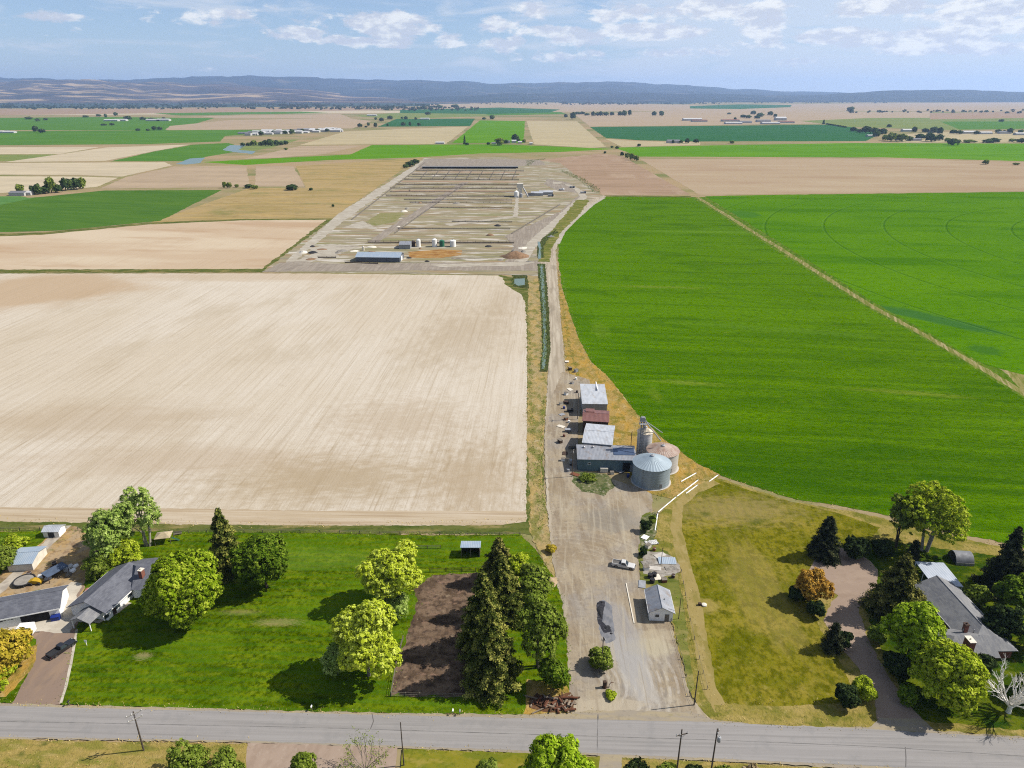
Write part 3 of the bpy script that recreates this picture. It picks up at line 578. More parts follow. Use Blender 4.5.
# right-hand grounds and court
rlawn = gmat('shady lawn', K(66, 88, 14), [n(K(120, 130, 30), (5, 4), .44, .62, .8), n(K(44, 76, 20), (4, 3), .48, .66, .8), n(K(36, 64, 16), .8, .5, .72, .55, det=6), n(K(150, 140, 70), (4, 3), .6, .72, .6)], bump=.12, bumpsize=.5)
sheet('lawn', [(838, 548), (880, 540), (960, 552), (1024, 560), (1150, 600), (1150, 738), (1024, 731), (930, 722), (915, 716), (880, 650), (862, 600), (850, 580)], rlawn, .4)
court = gmat('court gravel', K(178, 156, 138), [n(K(190, 168, 148), (8, 5), .42, .62, .6), n(K(166, 144, 126), (5, 4), .48, .68, .6), n(K(150, 132, 116), .7, .54, .78, .4, det=6)])
sheet('driveway', [(806, 578), (815, 560), (840, 548), (862, 556), (878, 570), (876, 588), (866, 600), (858, 608), (868, 640), (888, 676), (906, 702), (926, 724), (878, 722), (874, 700), (858, 668), (840, 648), (824, 622), (830, 604), (838, 596)], court, .3)
# left property
brown = gmat('driveway gravel', K(160, 138, 122), [n(K(176, 150, 126), (3, 10), .44, .62, .6), n(K(144, 126, 114), (4, 7), .48, .68, .6), n(K(130, 114, 102), .7, .54, .78, .4, det=6)])
conc = gmat('weathered concrete', K(226, 216, 198), [n(K(204, 192, 172), (4, 3), .42, .62, .7), n(K(166, 152, 134), 1.2, .55, .75, .6, det=6)])
bare = gmat('cluttered bare yard', K(190, 166, 132), [n(K(200, 164, 106), (3, 6), .44, .6, .8), n(K(150, 124, 96), (3, 3), .5, .66, .8), n(K(110, 90, 66), .9, .52, .7, .6, det=6), n(K(120, 124, 60), (6, 4), .58, .7, .7)])
sheet('ground', [(-40, 590), (0, 575), (30, 552), (60, 528), (78, 527), (100, 540), (104, 560), (84, 585), (84, 600), (40, 590), (0, 600)], bare, .4).name = 'bare_yard_ground'
strip('path', [(-40, 618), (0, 590), (26, 566), (52, 540), (66, 526)], 2.8, gmat('alley concrete', K(212, 200, 182), [n(K(170, 158, 144), (3, 3), .44, .62, .7), n(K(210, 200, 184), 1.4, .54, .7, .6, det=6)]), .25)
sheet('driveway', [(-40, 705), (12, 704), (30, 672), (36, 640), (20, 632), (-40, 640), (-40, 626), (60, 612), (70, 590), (76, 582), (84, 588), (72, 612), (78, 622), (74, 650), (66, 688), (60, 705.5), (30, 707)], brown, .25)
sheet('driveway', [(-40, 628), (0, 622), (56, 612), (66, 588), (72, 582), (82, 584), (72, 610), (77, 620), (70, 634), (40, 632), (-40, 646)], conc, .25)
strip('path', [(61, 704), (66, 688), (72, 660), (77, 630)], .5, conc, .06)
strip('verge', [(-40, 690), (6, 690), (26, 668), (33, 646)], [4, 5, 3, 2], dry, .3)
strip('path', [(74, 620), (100, 622), (118, 612), (130, 603)], 1.2, conc, .15)
corral = gmat('corral dirt', K(138, 116, 96), [n(K(88, 72, 58), (5, 4), .42, .62, .8), n(K(160, 130, 110), (3, 2), .54, .68, .8), n(K(66, 54, 48), 1.4, .48, .66, .75, det=6), n(K(170, 150, 124), 1.4, .60, .72, .7, det=5)], bump=.2, bumpsize=.9)
sheet('ground', [(434, 575), (482, 574), (490, 600), (486, 697.5), (391, 696), (396, 668), (406, 634), (418, 602), (414, 590)], corral, .7).name = 'corral_ground'
sheet('verge', [(527, 680), (566, 684), (572, 700), (570, 716.5), (524, 714.6)], dry, .35)
sheet('path', [(528, 700), (536, 695), (552, 697), (570, 693), (576, 700), (574, 710), (556, 713), (540, 712), (530, 708)], gmat('bark litter', K(116, 84, 62), [n(K(150, 118, 92), .8, .48, .66, .8, det=6), n(K(70, 50, 38), 1.0, .52, .7, .7, det=6)]), .4)
# the country road
asph = gmat('old asphalt', K(168, 163, 159), [n(K(178, 173, 169), (60, .9), .42, .6, .7, NORTH+0), n(K(146, 142, 138), (40, .7), .5, .68, .6, NORTH), n(K(150, 148, 146), (3, 3), .5, .7, .4), n(K(120, 118, 116), .35, .58, .8, .4, det=6), n(K(184, 178, 168), (6, .5), .64, .76, .5)], spec=.2, rough=.85)
shld = gmat('gravel shoulder', K(176, 164, 146), [n(K(190, 174, 140), (8, 1.2), .42, .6, .7), n(K(150, 140, 126), 1, .5, .74, .6, det=6), n(K(160, 150, 100), (3, 1), .6, .72, .6)])
sheet('road', [(-160, 701.5), (0, 704), (150, 708), (300, 711.8), (420, 714.3), (530, 715.5), (600, 711), (690, 712), (712, 720), (770, 726), (868, 728.5), (880, 719), (922, 720), (936, 732), (1024, 738), (1160, 744), (1160, 786), (1024, 779), (830, 768), (770, 764), (640, 759), (500, 752.6), (250, 743.6), (0, 739.5), (-160, 736)], shld, .3)
sheet('road', [(-160, 704.5), (0, 706.8), (300, 713.8), (530, 719), (720, 723), (870, 730), (1024, 739.5), (1160, 746), (1160, 782), (1024, 775.5), (830, 764.5), (700, 758.6), (500, 750.2), (250, 741.6), (0, 737.4), (-160, 734)], asph, .12)
for k_, (x_, y0_, y1_) in enumerate(((598, 715, 757), (372, 714, 730), (905, 748, 768))):
    strip('road_marking', [(x_, y0_), (x_+rng.uniform(-3, 4), (y0_+y1_)/2), (x_+rng.uniform(-2, 5), y1_)], .13, gmat('tar crack', K(124, 120, 117)) if k_ == 0 else bpy.data.materials['tar crack'], .08)
for k_, (x_, y_, w_, h_) in enumerate(()):
    a = G(x_, y_); sheet('road_marking', [(a.x-w_/2, a.y-h_/2), (a.x+w_/2, a.y-h_/2+.1), (a.x+w_/2, a.y+h_/2), (a.x-w_/2, a.y+h_/2-.1)], gmat('asphalt patch', K(150, 147, 144), [n(K(138, 135, 132), .6, .5, .75, .6)]) if k_ == 0 else bpy.data.materials['asphalt patch'], .05, world=True)
stripm = gmat('worn tar seam', K(134, 131, 128), [n(K(160, 156, 152), (3, .4), .44, .6, 1.0)])
strip('road_marking', [(-160, 720), (0, 722), (300, 728), (530, 735), (720, 741), (870, 747), (1024, 757), (1160, 764)], .14, stripm, .05)
tg = gmat('roadside dry grass', K(178, 156, 88), [n(K(140, 138, 60), (6, 2), .42, .62, .8), n(K(196, 172, 110), (4, 1.5), .5, .68, .7), n(K(96, 108, 46), (5, 3), .56, .7, .8), n(K(110, 96, 50), .6, .52, .74, .5, det=6)], bump=.2, bumpsize=.5)
sheet('verge', [(-160, 738), (0, 740.5), (248, 744), (255, 748), (248, 800), (-160, 800)], tg, .3)
sheet('driveway', [(248, 743.4), (398, 748), (392, 800), (244, 800)], gmat('clay driveway', K(186, 164, 146), [n(K(170, 148, 130), (3, 5), .45, .62, .7), n(K(200, 182, 164), 1.2, .52, .7, .6, det=6)]), .2)
sheet('lawn', [(402, 749.6), (512, 753.6), (600, 757), (604, 800), (396, 800)], gmat('yellowing lawn', K(150, 144, 48), [n(K(120, 130, 40), (5, 3), .45, .62, .8), n(K(176, 158, 80), (4, 2), .52, .68, .7), n(K(90, 100, 30), .7, .5, .72, .5, det=6)]), .25)
sheet('driveway', [(600, 756), (622, 757.5), (622, 800), (598, 800)], shld, .2)
sheet('verge', [(622, 759), (700, 762), (768, 766), (830, 769.6), (1024, 780.5), (1160, 788), (1160, 820), (620, 820)], tg, .3)
# puddle strip and oily track in the yard
dark = gmat('wet dark gravel', K(150, 150, 154), [n(K(124, 126, 132), (1.2, 3), .42, .6, .8), n(K(168, 164, 160), 1, .54, .7, .6, det=6)])
sheet('path', [(597, 603), (604, 600), (611, 606), (614, 622), (615, 640), (606, 644), (600, 634), (598, 618)], dark, .3)
tar = gmat('spilled asphalt', K(66, 66, 72), [n(K(120, 118, 120), .8, .52, .66, .9, det=6)])
sheet('path', [(596.5, 604), (600, 601), (605, 602), (604, 608), (602, 622), (609, 628), (612, 632), (604, 634), (598.5, 624), (596.6, 612)], tar, .3)
strip('path', [(603, 632), (611, 630)], .5, tar, .2)
# slab beside the office
slabm = plain('slab concrete', K(232, 224, 212), .85, var=.2, size=1.5)
# irrigation ditch beside the farm road: water between reed banks
mudm = gmat('wet ditch bank', K(84, 92, 52), [n(K(60, 70, 38), (1.5, 5), .44, .62, .8), n(K(120, 116, 70), (1, 3), .52, .68, .7)])
strip('verge', [(541.3, 264), (543.5, 290), (545.5, 320), (546.5, 350), (543.5, 372)], [5.4, 4.8, 4.2, 3.8, 3.4], mudm, .3)
strip('water', [(541.3, 265), (543.0, 290), (544.5, 320), (545.0, 350), (543, 369)], [2.6, 2.2, 1.8, 1.6, 1.4], wat, .22)
strip('verge', [(556, 232), (545.6, 238), (540.5, 246), (540.5, 258)], [4.5, 5, 5, 4.6], mudm, .3)
strip('water', [(538.6, 242), (540.2, 249), (539.6, 259)], 2.0, wat, .2)
sheet('verge', [(512, 275), (527, 275.5), (529, 289), (514, 287)], mudm, .35)
sheet('water', [(514.5, 279), (525, 278.5), (524.5, 285), (518, 286), (513.8, 283.6)], wat, .25)

# ------------------------------------------------------------------ hills
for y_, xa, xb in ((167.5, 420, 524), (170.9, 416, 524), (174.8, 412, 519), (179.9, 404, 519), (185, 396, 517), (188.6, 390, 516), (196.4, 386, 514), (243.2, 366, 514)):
    strip('path', [(xa, y_), (xb, y_+.4)], 5 if y_ < 200 else 3, gmat('painted fence shade', K(138, 128, 112), [n(K(156, 142, 124), (20, 2), .45, .65, .8), n(K(90, 84, 70), (8, 2), .5, .7, .7)]) if y_ == 167.5 else bpy.data.materials['painted fence shade'], .5)  # dark ground strips under the pen rows, the fence shadow painted as colour
for xa, ya, xb, yb in ((415, 172, 520, 172.6), (400, 181.5, 518, 182), (392, 191, 514, 191.6)):
    strip('path', [(xa, ya), (xb, yb)], 14, bpy.data.materials['pinkish bare soil'], .5)
def hillmat(name, base, layers): return gmat(name, base, layers)
def ridge(name, prof, D, depthm, mat, seed, rough=.10, x0=-260, x1=1284, steps=420, front=None, rows=44, base_px=None):
    """a range of hills: skyline heights read along the horizon, relief behind and before it"""
    P = sorted(prof); vs = []; fs = []
    for i in range(steps+1):
        px = x0+(x1-x0)*i/steps
        for k in range(len(P)-1):
            if P[k][0] <= px <= P[k+1][0]: break
        t = min(1, max(0, (px-P[k][0])/(P[k+1][0]-P[k][0]))); t = t*t*(3-2*t)
        top = P[k][1]*(1-t)+P[k+1][1]*t
        ru = 384-top
        fw = FPX*CP+ru*SP; zt = H+D*(-FPX*SP+ru*CP)/fw
        for j in range(rows+1):
            s = j/rows
            y = D-depthm*(1-s)
            xx = (px-512)/fw*y
            q = Vector((xx/1500, y/1500, seed)); r2 = abs(mnoise.noise(q))*.9+abs(mnoise.noise(q*2.3))*.5+abs(mnoise.noise(q*5.1))*.3
            env = s**1.15
            rg = 1-abs(mnoise.noise(Vector((xx/1100, y/2600, seed+9))))*2.0; rg2 = 1-abs(mnoise.noise(Vector((xx/380, y/900, seed+5))))*2.0
            z = zt*env*(1-rough*2.0*r2*(1-s)) + zt*rough*(1.1*rg+.25*rg2)*math.sin(math.pi*min(1, s*.93))**.7 - zt*rough*(.9*abs(mnoise.noise(Vector((px/46.0, seed, 0))))+.5*abs(mnoise.noise(Vector((px/13.0, seed, 4)))))*s
            vs.append((xx, y, max(-2, z) if j else -2.0))
        # far side drops away
        y = D+1600; vs.append(((px-512)/fw*y, y, -2.0))
    m = rows+2
    for i in range(steps):
        for j in range(m-1):
            fs.append((i*m+j, (i+1)*m+j, (i+1)*m+j+1, i*m+j+1))
    me = bpy.data.meshes.new(name); me.from_pydata(vs, [], fs); me.materials.append(mat)
    me.polygons.foreach_set('use_smooth', [True]*len(me.polygons)); me.update()
    o = link(name, me); o['kind'] = 'structure'; return o
hm1 = gmat('far range', K(64, 74, 82), [n(K(48, 58, 66), (2600, 900), .44, .62, .8), n(K(130, 116, 98), (1400, 500), .56, .68, .6)])
hm2 = gmat('rolling brown hills', K(102, 86, 80), [n(K(206, 176, 134), (2600, 700), .50, .57, .95, 12, dist=.8), n(K(64, 58, 60), (1300, 500), .46, .58, .9, dist=.5), n(K(64, 66, 70), (420, 260), .54, .66, .6)])
hm3 = gmat('dark wooded hills', K(50, 58, 60), [n(K(40, 48, 52), (2400, 800), .44, .6, .8), n(K(120, 110, 96), (900, 300), .58, .68, .6)])
ridge('hills', [(-260, 78), (0, 77), (60, 79), (120, 80), (200, 77), (245, 75), (310, 76.5), (345, 79), (400, 80), (450, 81), (490, 82.5), (560, 82.5), (620, 81), (680, 85), (740, 88.5), (800, 91.5), (880, 93), (1284, 94)], 20500, 6500, hm1, 1.3, .13)
ridge('hills', [(-260, 82), (0, 80.5), (70, 79.8), (150, 81.5), (220, 84), (300, 89), (360, 95), (430, 99.5), (520, 101), (1284, 104)], 16000, 5200, hm2, 4.4, .13)
ridge('hills', [(-260, 101), (380, 101), (440, 96.5), (520, 93), (600, 92), (700, 94), (800, 95.5), (850, 93), (900, 90), (960, 89.5), (1024, 91.5), (1284, 93)], 15000, 2800, hm3, 7.7, .12)
# ================================================================== trees
def LM(name, a, b, c, t=.28, k=.82): return leafmat(name, K(*a, k=k*.75), K(*b, k=k), K(*c, k=k), t)
L_map = LM('maple leaves', (58, 84, 8), (122, 146, 24), (180, 190, 66), .28, .9)
L_grn = LM('green leaves', (48, 74, 16), (92, 118, 28), (142, 158, 54))
L_lim = LM('fresh green leaves', (78, 108, 12), (134, 162, 28), (182, 198, 70), .3, .9)
L_yel = LM('yellow spring leaves', (128, 146, 22), (180, 192, 52), (212, 220, 106), .34, .95)
L_yg = LM('yellow green leaves', (92, 116, 16), (148, 164, 34), (190, 198, 76), .3, .95)
L_sil = LM('silvery leaves', (96, 122, 46), (146, 170, 76), (196, 208, 126))
L_oli = LM('olive leaves', (70, 88, 28), (114, 132, 44), (158, 168, 80))
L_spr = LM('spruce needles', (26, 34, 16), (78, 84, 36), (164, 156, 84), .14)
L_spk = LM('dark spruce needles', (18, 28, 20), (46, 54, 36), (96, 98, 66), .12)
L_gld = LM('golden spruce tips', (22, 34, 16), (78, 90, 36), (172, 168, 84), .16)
L_ora = LM('orange leaves', (130, 92, 30), (184, 140, 54), (214, 176, 90), .3)
L_orf = LM('yellow orange leaves', (124, 116, 34), (180, 162, 50), (218, 186, 80), .3)
L_dks = LM('dark shrub leaves', (24, 34, 18), (44, 58, 30), (84, 98, 54), .15)
L_dry = LM('dry twigs', (120, 104, 76), (160, 140, 104), (196, 180, 140), .2)
L_hz = LM('hazy grove leaves', (50, 70, 36), (80, 102, 50), (116, 134, 72), .2)
bark = plain('bark', K(112, 96, 80), .95, var=.4, size=.4)
barkp = plain('pale bark', K(214, 204, 188), .9, var=.3, size=.5)
deadw = plain('bleached dead wood', (.72, .68, .62, 1), .9, var=.15, size=.5)
barkg = plain('grey bark', K(150, 140, 128), .95, var=.35, size=.4)

def unit(n_):
    d = nr.normal(size=(n_, 3)); return d/np.linalg.norm(d, axis=1, keepdims=True)
def crown_pts(lobes, clump=.8, per=16, leaf=.34, cover=1.0, droop=0.0):
    cs, ns, vs = [], [], []
    for (c, r) in lobes:
        c = np.array(c); r = np.array(r)
        area = 4*math.pi*((r[0]*r[1])**1.6/3+(r[0]*r[2])**1.6/3+(r[1]*r[2])**1.6/3)**(1/1.6)
        k = max(6, int(area/(clump*clump*2.1)*cover))
        d = unit(k); d[:, 2] = np.where((d[:, 2] < -.55), -d[:, 2], d[:, 2])
        rad = nr.uniform(.80, 1.06, size=(k, 1)); inner = nr.random((k, 1)) < .18
        rad = np.where(inner, nr.uniform(.45, .8, size=(k, 1)), rad)
        cc = c+d*r*rad
        hv = nr.normal(0, .16, size=k)
        for i in range(k):
            q = unit(per); e = q*clump*nr.uniform(.35, 1.0, size=(per, 1))*np.array([1, 1, .75])
            e[:, 2] -= droop*np.abs(nr.normal(size=per))
            cs.append(cc[i]+e)
            ns.append(d[i]*.75+q*.55+nr.normal(size=(per, 3))*.35+np.array([0, 0, .25]))
            vs.append(.5+hv[i]+nr.normal(0, .16, size=per))
    return np.concatenate(cs), np.concatenate(ns), np.concatenate(vs)

def round_lobes(r, h, base, nl, seed, spread=.55, lr=(.38, .55), flat=1.0):
    rr = random.Random(seed); lobes = []
    cz = base+(h-base)*.5; hz_ = (h-base)*.5
    lobes.append(((0, 0, cz), (r*.66, r*.66, hz_*.7)))
    for i in range(nl):
        a = 2.399963*i+rr.uniform(-.4, .4); t = (i+.5)/nl; zz = 1-1.75*t
        q = math.sqrt(max(0, 1-zz*zz)); k = rr.uniform(*lr)
        sp = spread*rr.uniform(.78, 1.22)
        if i > 2 and rr.random() < .12: continue
        e1, e2 = rr.uniform(.78, 1.25), rr.uniform(.78, 1.25)
        lobes.append(((r*q*math.cos(a)*sp+rr.uniform(-.08, .08)*r, r*q*math.sin(a)*sp+rr.uniform(-.08, .08)*r, cz+hz_*zz*sp+rr.uniform(-.06, .08)*hz_), (r*k*e1, r*k*e2, min(hz_, r)*k*flat*rr.uniform(.8, 1.15))))
    return lobes
def trunk_mb(h, r0, lobes, rr, multi=1):
    mb = MB()
    for k in range(multi):
        ox, oy = (rr.uniform(-1, 1)*r0*2.2*(multi > 1), rr.uniform(-1, 1)*r0*2.2*(multi > 1))
        top = Vector((ox*3+rr.uniform(-.3, .3), oy*3+rr.uniform(-.3, .3), h*.72))
        p0 = Vector((ox, oy, -.1)); p1 = p0.lerp(top, .35)+Vector((rr.uniform(-.2, .2), rr.uniform(-.2, .2), 0))
        mb.path([p0, p0+Vector((0, 0, .3)), p1, top], [r0*1.35, r0, r0*.8, r0*.28], 8)
        for (c, r) in lobes[1:]:
            if rr.random() < .8/multi+.15:
                s = p0.lerp(top, rr.uniform(.3, .8)); e = Vector(c); md = s.lerp(e, .5)+Vector((rr.uniform(-.4, .4), rr.uniform(-.4, .4), .3))
                mb.path([s, md, e], [r0*.42, r0*.26, r0*.1], 6)
    return mb
TREES = []
def place_tree(name, label, cat, base, crown_mesh, trunk, bmat, group=None, cname='crown', tname='trunk'):
    t = thing(name, label, cat, G(*base), 0, group)
    if trunk: part(tname, trunk, bmat, t, True)
    link(cname, crown_mesh, t)
    return t
def leafy(label, base, top, wpx, mat, seed, name='leafy_tree', cat='tree', group=None, nl=11, clump=None, per=19, leaf=None, under=.16, spread=.56, lr=(.36, .52), cover=1.0, multi=1, bm=None, hf=.93, droop=0.0, r=None, h=None):
    r = r or wpx*mpp(base[1])/2*.96; h = h or max(1.2, hgt(base[1], top)*hf)
    rr = random.Random(seed)
    sc_ = max(.35, min(1.0, r/5)); clump = clump or .58*sc_; leaf = leaf or .22*max(.7, sc_)
    lobes = round_lobes(r, h, h*under, nl, seed, spread, lr)
    c, no, v = crown_pts(lobes, clump, per, leaf, cover, droop)
    ok = c[:, 2] > .1; c, no, v = c[ok], no[ok], v[ok]
    me = leafmesh('crown', c, no, leaf*np.clip(nr.lognormal(0, .38, len(c)), .4, 2.4), v, mat)
    return place_tree(name, label, cat, base, me, trunk_mb(h, max(.06, r*.05), lobes, rr, multi), bm or bark, group)
def conifer_pts(h, r, seed, dens=1.0, start=.04, power=.8, droop=.22, leaf=.3):
    rr = np.random.default_rng(seed); cs, ns, vs = [], [], []
    z = h*start
    while z < h*.985:
        t = z/h; L = r*(1-t)**power
        nb = max(5, int((4+6.5*(1-t))*dens)); a0 = rr.uniform(0, 6.28)
        for b in range(nb):
            a = a0+6.283*b/nb+rr.normal(0, .16); l = L*rr.uniform(.58, 1.16)+.15
            kk = max(4, int(l*6.5)); hv = rr.normal(0, .14)
            for s in np.linspace(.25, 1, kk):
                q = 11
                wid = .18+.34*l*s*(1.1-s)*1.4
                off = rr.normal(size=(q, 3))*np.array([wid*.6, wid*.6, .16])
                zc = z-droop*l*s*s+ .1*l*s
                cs.append(np.array([math.cos(a)*l*s, math.sin(a)*l*s, zc])+off)
                ns.append(np.array([math.cos(a)*.6, math.sin(a)*.6, .65])+rr.normal(size=(q, 3))*.45)
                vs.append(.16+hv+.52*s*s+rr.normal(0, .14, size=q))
        z += (.42+.35*(1-t))*max(.55, min(1.2, h/14))
    top = np.array([[0, 0, h*.97]])+rr.normal(size=(24, 3))*np.array([.14, .14, h*.025]); cs.append(top); ns.append(rr.normal(size=(24, 3))+np.array([0, 0, .4])); vs.append(np.full(24, .5))
    return np.concatenate(cs), np.concatenate(ns), np.concatenate(vs)
def conifer(label, base, top, wpx, mat, seed, name='spruce_tree', group=None, dens=1.0, hf=.95, power=.8, leaf=.30, cat='tree', start=.04):
    r = wpx*mpp(base[1])/2; h = hgt(base[1], top)*hf
    lf = .72*leaf*max(.6, min(1.1, h/12))
    c, no, v = conifer_pts(h, r, seed, dens, start, power); ok = c[:, 2] > .05; c, no, v = c[ok], no[ok], v[ok]
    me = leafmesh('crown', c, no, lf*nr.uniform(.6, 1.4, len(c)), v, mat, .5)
    tr = MB().path([(0, 0, -.1), (0, 0, .4), (0, 0, h*.5), (0, 0, h*.97)], [h*.022, h*.018, h*.012, .02], 8)
    return place_tree(name, label, cat, base, me, tr, bark, group)
def bare(label, base, h, spread, mat, seed, name='bare_tree', r0=.28, limbs=7, cat='tree', levels=4, up=.75, tips=None):
    rr = random.Random(seed); tr = MB(); br = MB(); ends = []
    def grow(p, d, L, r, lv, mb):
        q = p+d*L*.5+Vector((rr.uniform(-.1, .1), rr.uniform(-.1, .1), 0))*L; e = q+(d+Vector((rr.uniform(-.2, .2), rr.uniform(-.2, .2), .12))).normalized()*L*.5
        mb.path([p, q, e], [r, r*.82, r*.6], 6 if lv > 1 else 5)
        ends.append(e)
        if lv == 0: return
        for k in range(rr.choice((2, 3, 3))):
            dd = (d+Vector((rr.uniform(-1, 1), rr.uniform(-1, 1), rr.uniform(-.25, .6)))*.62).normalized()
            grow(p.lerp(e, rr.uniform(.45, 1)), dd, L*rr.uniform(.55, .78), r*.55, lv-1, br)
    tr.path([(0, 0, -.1), (0, 0, h*.1), (.05, 0, h*.22)], [r0*1.3, r0, r0*.9], 9)
    for i in range(limbs):
        a = 6.283*i/limbs+rr.uniform(-.3, .3); s = spread*rr.uniform(.55, 1)
        d = Vector((math.cos(a)*s, math.sin(a)*s, h*up)).normalized()
        grow(Vector((0, 0, h*rr.uniform(.12, .22))), d, h*rr.uniform(.34, .46), r0*.5, levels-1, br)
    t = thing(name, label, cat, G(*base)); part('trunk', tr, mat, t, True); part('branches', br, mat, t)
    if tips:
        e = np.array([tuple(x) for x in ends]); c = np.repeat(e, tips[1], 0)+nr.normal(size=(len(e)*tips[1], 3))*.25
        link('leaves', leafmesh('leaves', c, nr.normal(size=c.shape), np.full(len(c), .13), nr.uniform(.2, .9, len(c)), tips[0]), t)
    return t

# --- left garden
leafy('broad round maple with dense light green crown beside the grey roofed house', (187, 619), 554, 76, L_map, 3, 'maple_tree', nl=24, hf=.88, spread=.56, lr=(.40, .50), under=.05, cover=1.15)
conifer('tall brownish spruce standing alone behind the round maple', (229, 572), 505, 42, L_gld, 5, dens=1.2)
leafy('dark green leafy tree standing right of the lone brownish spruce', (267, 588), 529, 58, L_grn, 8, nl=15, hf=.86, under=.06)
leafy('pale feathery willow with several stems at the edge of the sand field', (147, 547), 485, 56, L_sil, 12, 'willow_tree', nl=10, multi=3, cover=.46, bm=barkp, lr=(.3, .42), spread=.66, droop=.25)
leafy('silvery grey leafy tree left of the pale feathery willow', (114, 562), 508, 50, L_sil, 14, nl=11, cover=.6)
leafy('bright yellow green bush behind the grey house roof', (128, 566), 541, 36, L_yg, 17, 'garden_bush', 'bush', nl=8, under=.0)
leafy('dark spreading bush between junk yard and grey house', (102, 575), 552, 32, L_oli, 18, 'garden_bush', 'bush', nl=8, under=.0, cover=.8)
leafy('low bright green bush beside the grey house wall', (112, 578), 567, 20, L_lim, 19, 'garden_bush', 'bush', nl=6, under=.0)
leafy('yellow and orange leaved bush beside the left driveway', (10, 671), 630, 52, L_orf, 21, 'orange_bush', 'bush', nl=12, under=.0, spread=.6)
leafy('small yellow bush left of the driveway gate', (-6, 690), 668, 40, L_yg, 22, 'garden_bush', 'bush', nl=8, under=.0)
leafy('olive green tree at the left frame edge beside the blue shed', (4, 572), 546, 30, L_oli, 23, nl=9, under=.04)
leafy('light green bush between blue shed and sand field', (16, 549), 536, 26, L_yg, 24, 'garden_bush', 'bush', nl=7, under=.0)
leafy('dark green bush above the blue shed at frame edge', (-4, 552), 538, 30, L_grn, 25, 'garden_bush', 'bush', nl=7, under=.0)
leafy('tiny green foundation shrub along the white house wall', (110, 606), 600, 10, L_oli, 26, 'foundation_shrub', 'shrub', nl=5, under=0)
leafy('foundation shrub under the front corner of the grey house', (121, 601), 596, 9, L_grn, 27, 'foundation_shrub', 'shrub', nl=5, under=0)
# --- yellow trees and the conifer row
leafy('pale yellow tree at the top corner of the dirt corral', (392, 604), 543, 66, L_yel, 31, nl=14, multi=2, cover=.8, lr=(.3, .42), spread=.64, hf=.9, bm=barkg)
leafy('bright yellow tree nearest the road beside the corral', (369, 676), 598, 76, L_yel, 35, nl=15, cover=.95, lr=(.32, .46), spread=.6, hf=.88, bm=barkg)
leafy('grey green bush tucked under the bright yellow tree', (338, 674), 647, 34, L_sil, 37, 'garden_bush', 'bush', nl=8, under=0, cover=.75)
leafy('silver bush between the two yellow trees', (398, 617), 592, 32, L_sil, 38, 'garden_bush', 'bush', nl=8, under=0, cover=.7)
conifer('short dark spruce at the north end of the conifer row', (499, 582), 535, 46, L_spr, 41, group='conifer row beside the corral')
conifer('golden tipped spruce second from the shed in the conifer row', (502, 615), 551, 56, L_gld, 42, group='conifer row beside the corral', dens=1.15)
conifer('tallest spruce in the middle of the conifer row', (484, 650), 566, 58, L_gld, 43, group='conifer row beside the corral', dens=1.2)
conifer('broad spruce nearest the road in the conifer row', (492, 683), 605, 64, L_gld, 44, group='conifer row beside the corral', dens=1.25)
leafy('dark green leafy tree beside the farm road verge', (533, 604), 567, 42, L_oli, 46, nl=11, cover=.9)
leafy('wide grey green tree with open crown between conifer row and farm road', (539, 668), 592, 58, L_oli, 47, nl=13, cover=.62, multi=2, bm=barkg, lr=(.32, .46), spread=.62)
leafy('small yellow green tree behind the conifer row', (517, 588), 549, 28, L_yg, 48, nl=9)
leafy('green bush at the lower foot of the open grey green tree', (553, 690), 655, 34, L_grn, 49, 'garden_bush', 'bush', nl=9, under=0)
# --- the yard
leafy('round green shrub around the pole in the gravel yard', (601, 668), 650, 27, L_oli, 51, 'yard_shrub', 'shrub', nl=10, under=0, hf=.9)
# --- right hand grounds
conifer('dark upright spruce alone at the corner of the dry lawn', (823, 557), 514, 32, L_spk, 61, dens=1.2, leaf=.28, power=.62)
leafy('orange flowering bush on the dry lawn edge', (809, 602), 568, 36, L_ora, 62, 'orange_bush', 'bush', nl=11, under=.02, cover=.85)
leafy('dark shrub left under the orange bush', (796, 601), 587, 20, L_dks, 63, 'dark_shrub', 'shrub', nl=7, under=0)
leafy('dark round bush beside the upright spruce', (855, 558), 538, 28, L_dks, 64, 'dark_shrub', 'bush', nl=9, under=0)
leafy('dark hedge bush behind the gravel court', (880, 556), 540, 26, L_dks, 65, 'dark_shrub', 'bush', nl=8, under=0)
leafy('dark low shrub at the court edge below the orange bush', (814, 616), 600, 20, L_dks, 66, 'dark_shrub', 'shrub', nl=7, under=0)
conifer('small ragged juniper left of the court entrance', (831, 650), 622, 22, L_spk, 67, 'juniper', power=.5, dens=.9)
leafy('dark spreading shrub beside the ragged juniper', (842, 648), 632, 18, L_dks, 68, 'dark_shrub', 'shrub', nl=6, under=0)
leafy('dark shrub at the roadside driveway entrance', (845, 706), 684, 26, L_dks, 69, 'dark_shrub', 'shrub', nl=9, under=0)
leafy('green shrub beside the dark entrance shrub', (862, 697), 678, 24, L_yg, 70, 'garden_bush', 'shrub', nl=8, under=0)
conifer('large dark spruce casting its shadow on the gravel court', (893, 614), 550, 62, L_spr, 71, dens=1.15)
leafy('bright lime green maple in front of the right house', (906, 660), 597, 56, L_lim, 72, 'maple_tree', nl=16, hf=.86, under=.08)
leafy('large yellow green tree beside the driveway nearest the road', (942, 703), 638, 68, L_yg, 73, nl=16, hf=.86, cover=.95, under=.06)
leafy('tall many stemmed tree with thin yellow green crown by the wheat', (924, 551), 482, 66, L_yg, 74, nl=15, multi=4, cover=.42, bm=barkp, lr=(.28, .42), spread=.72, under=.1)
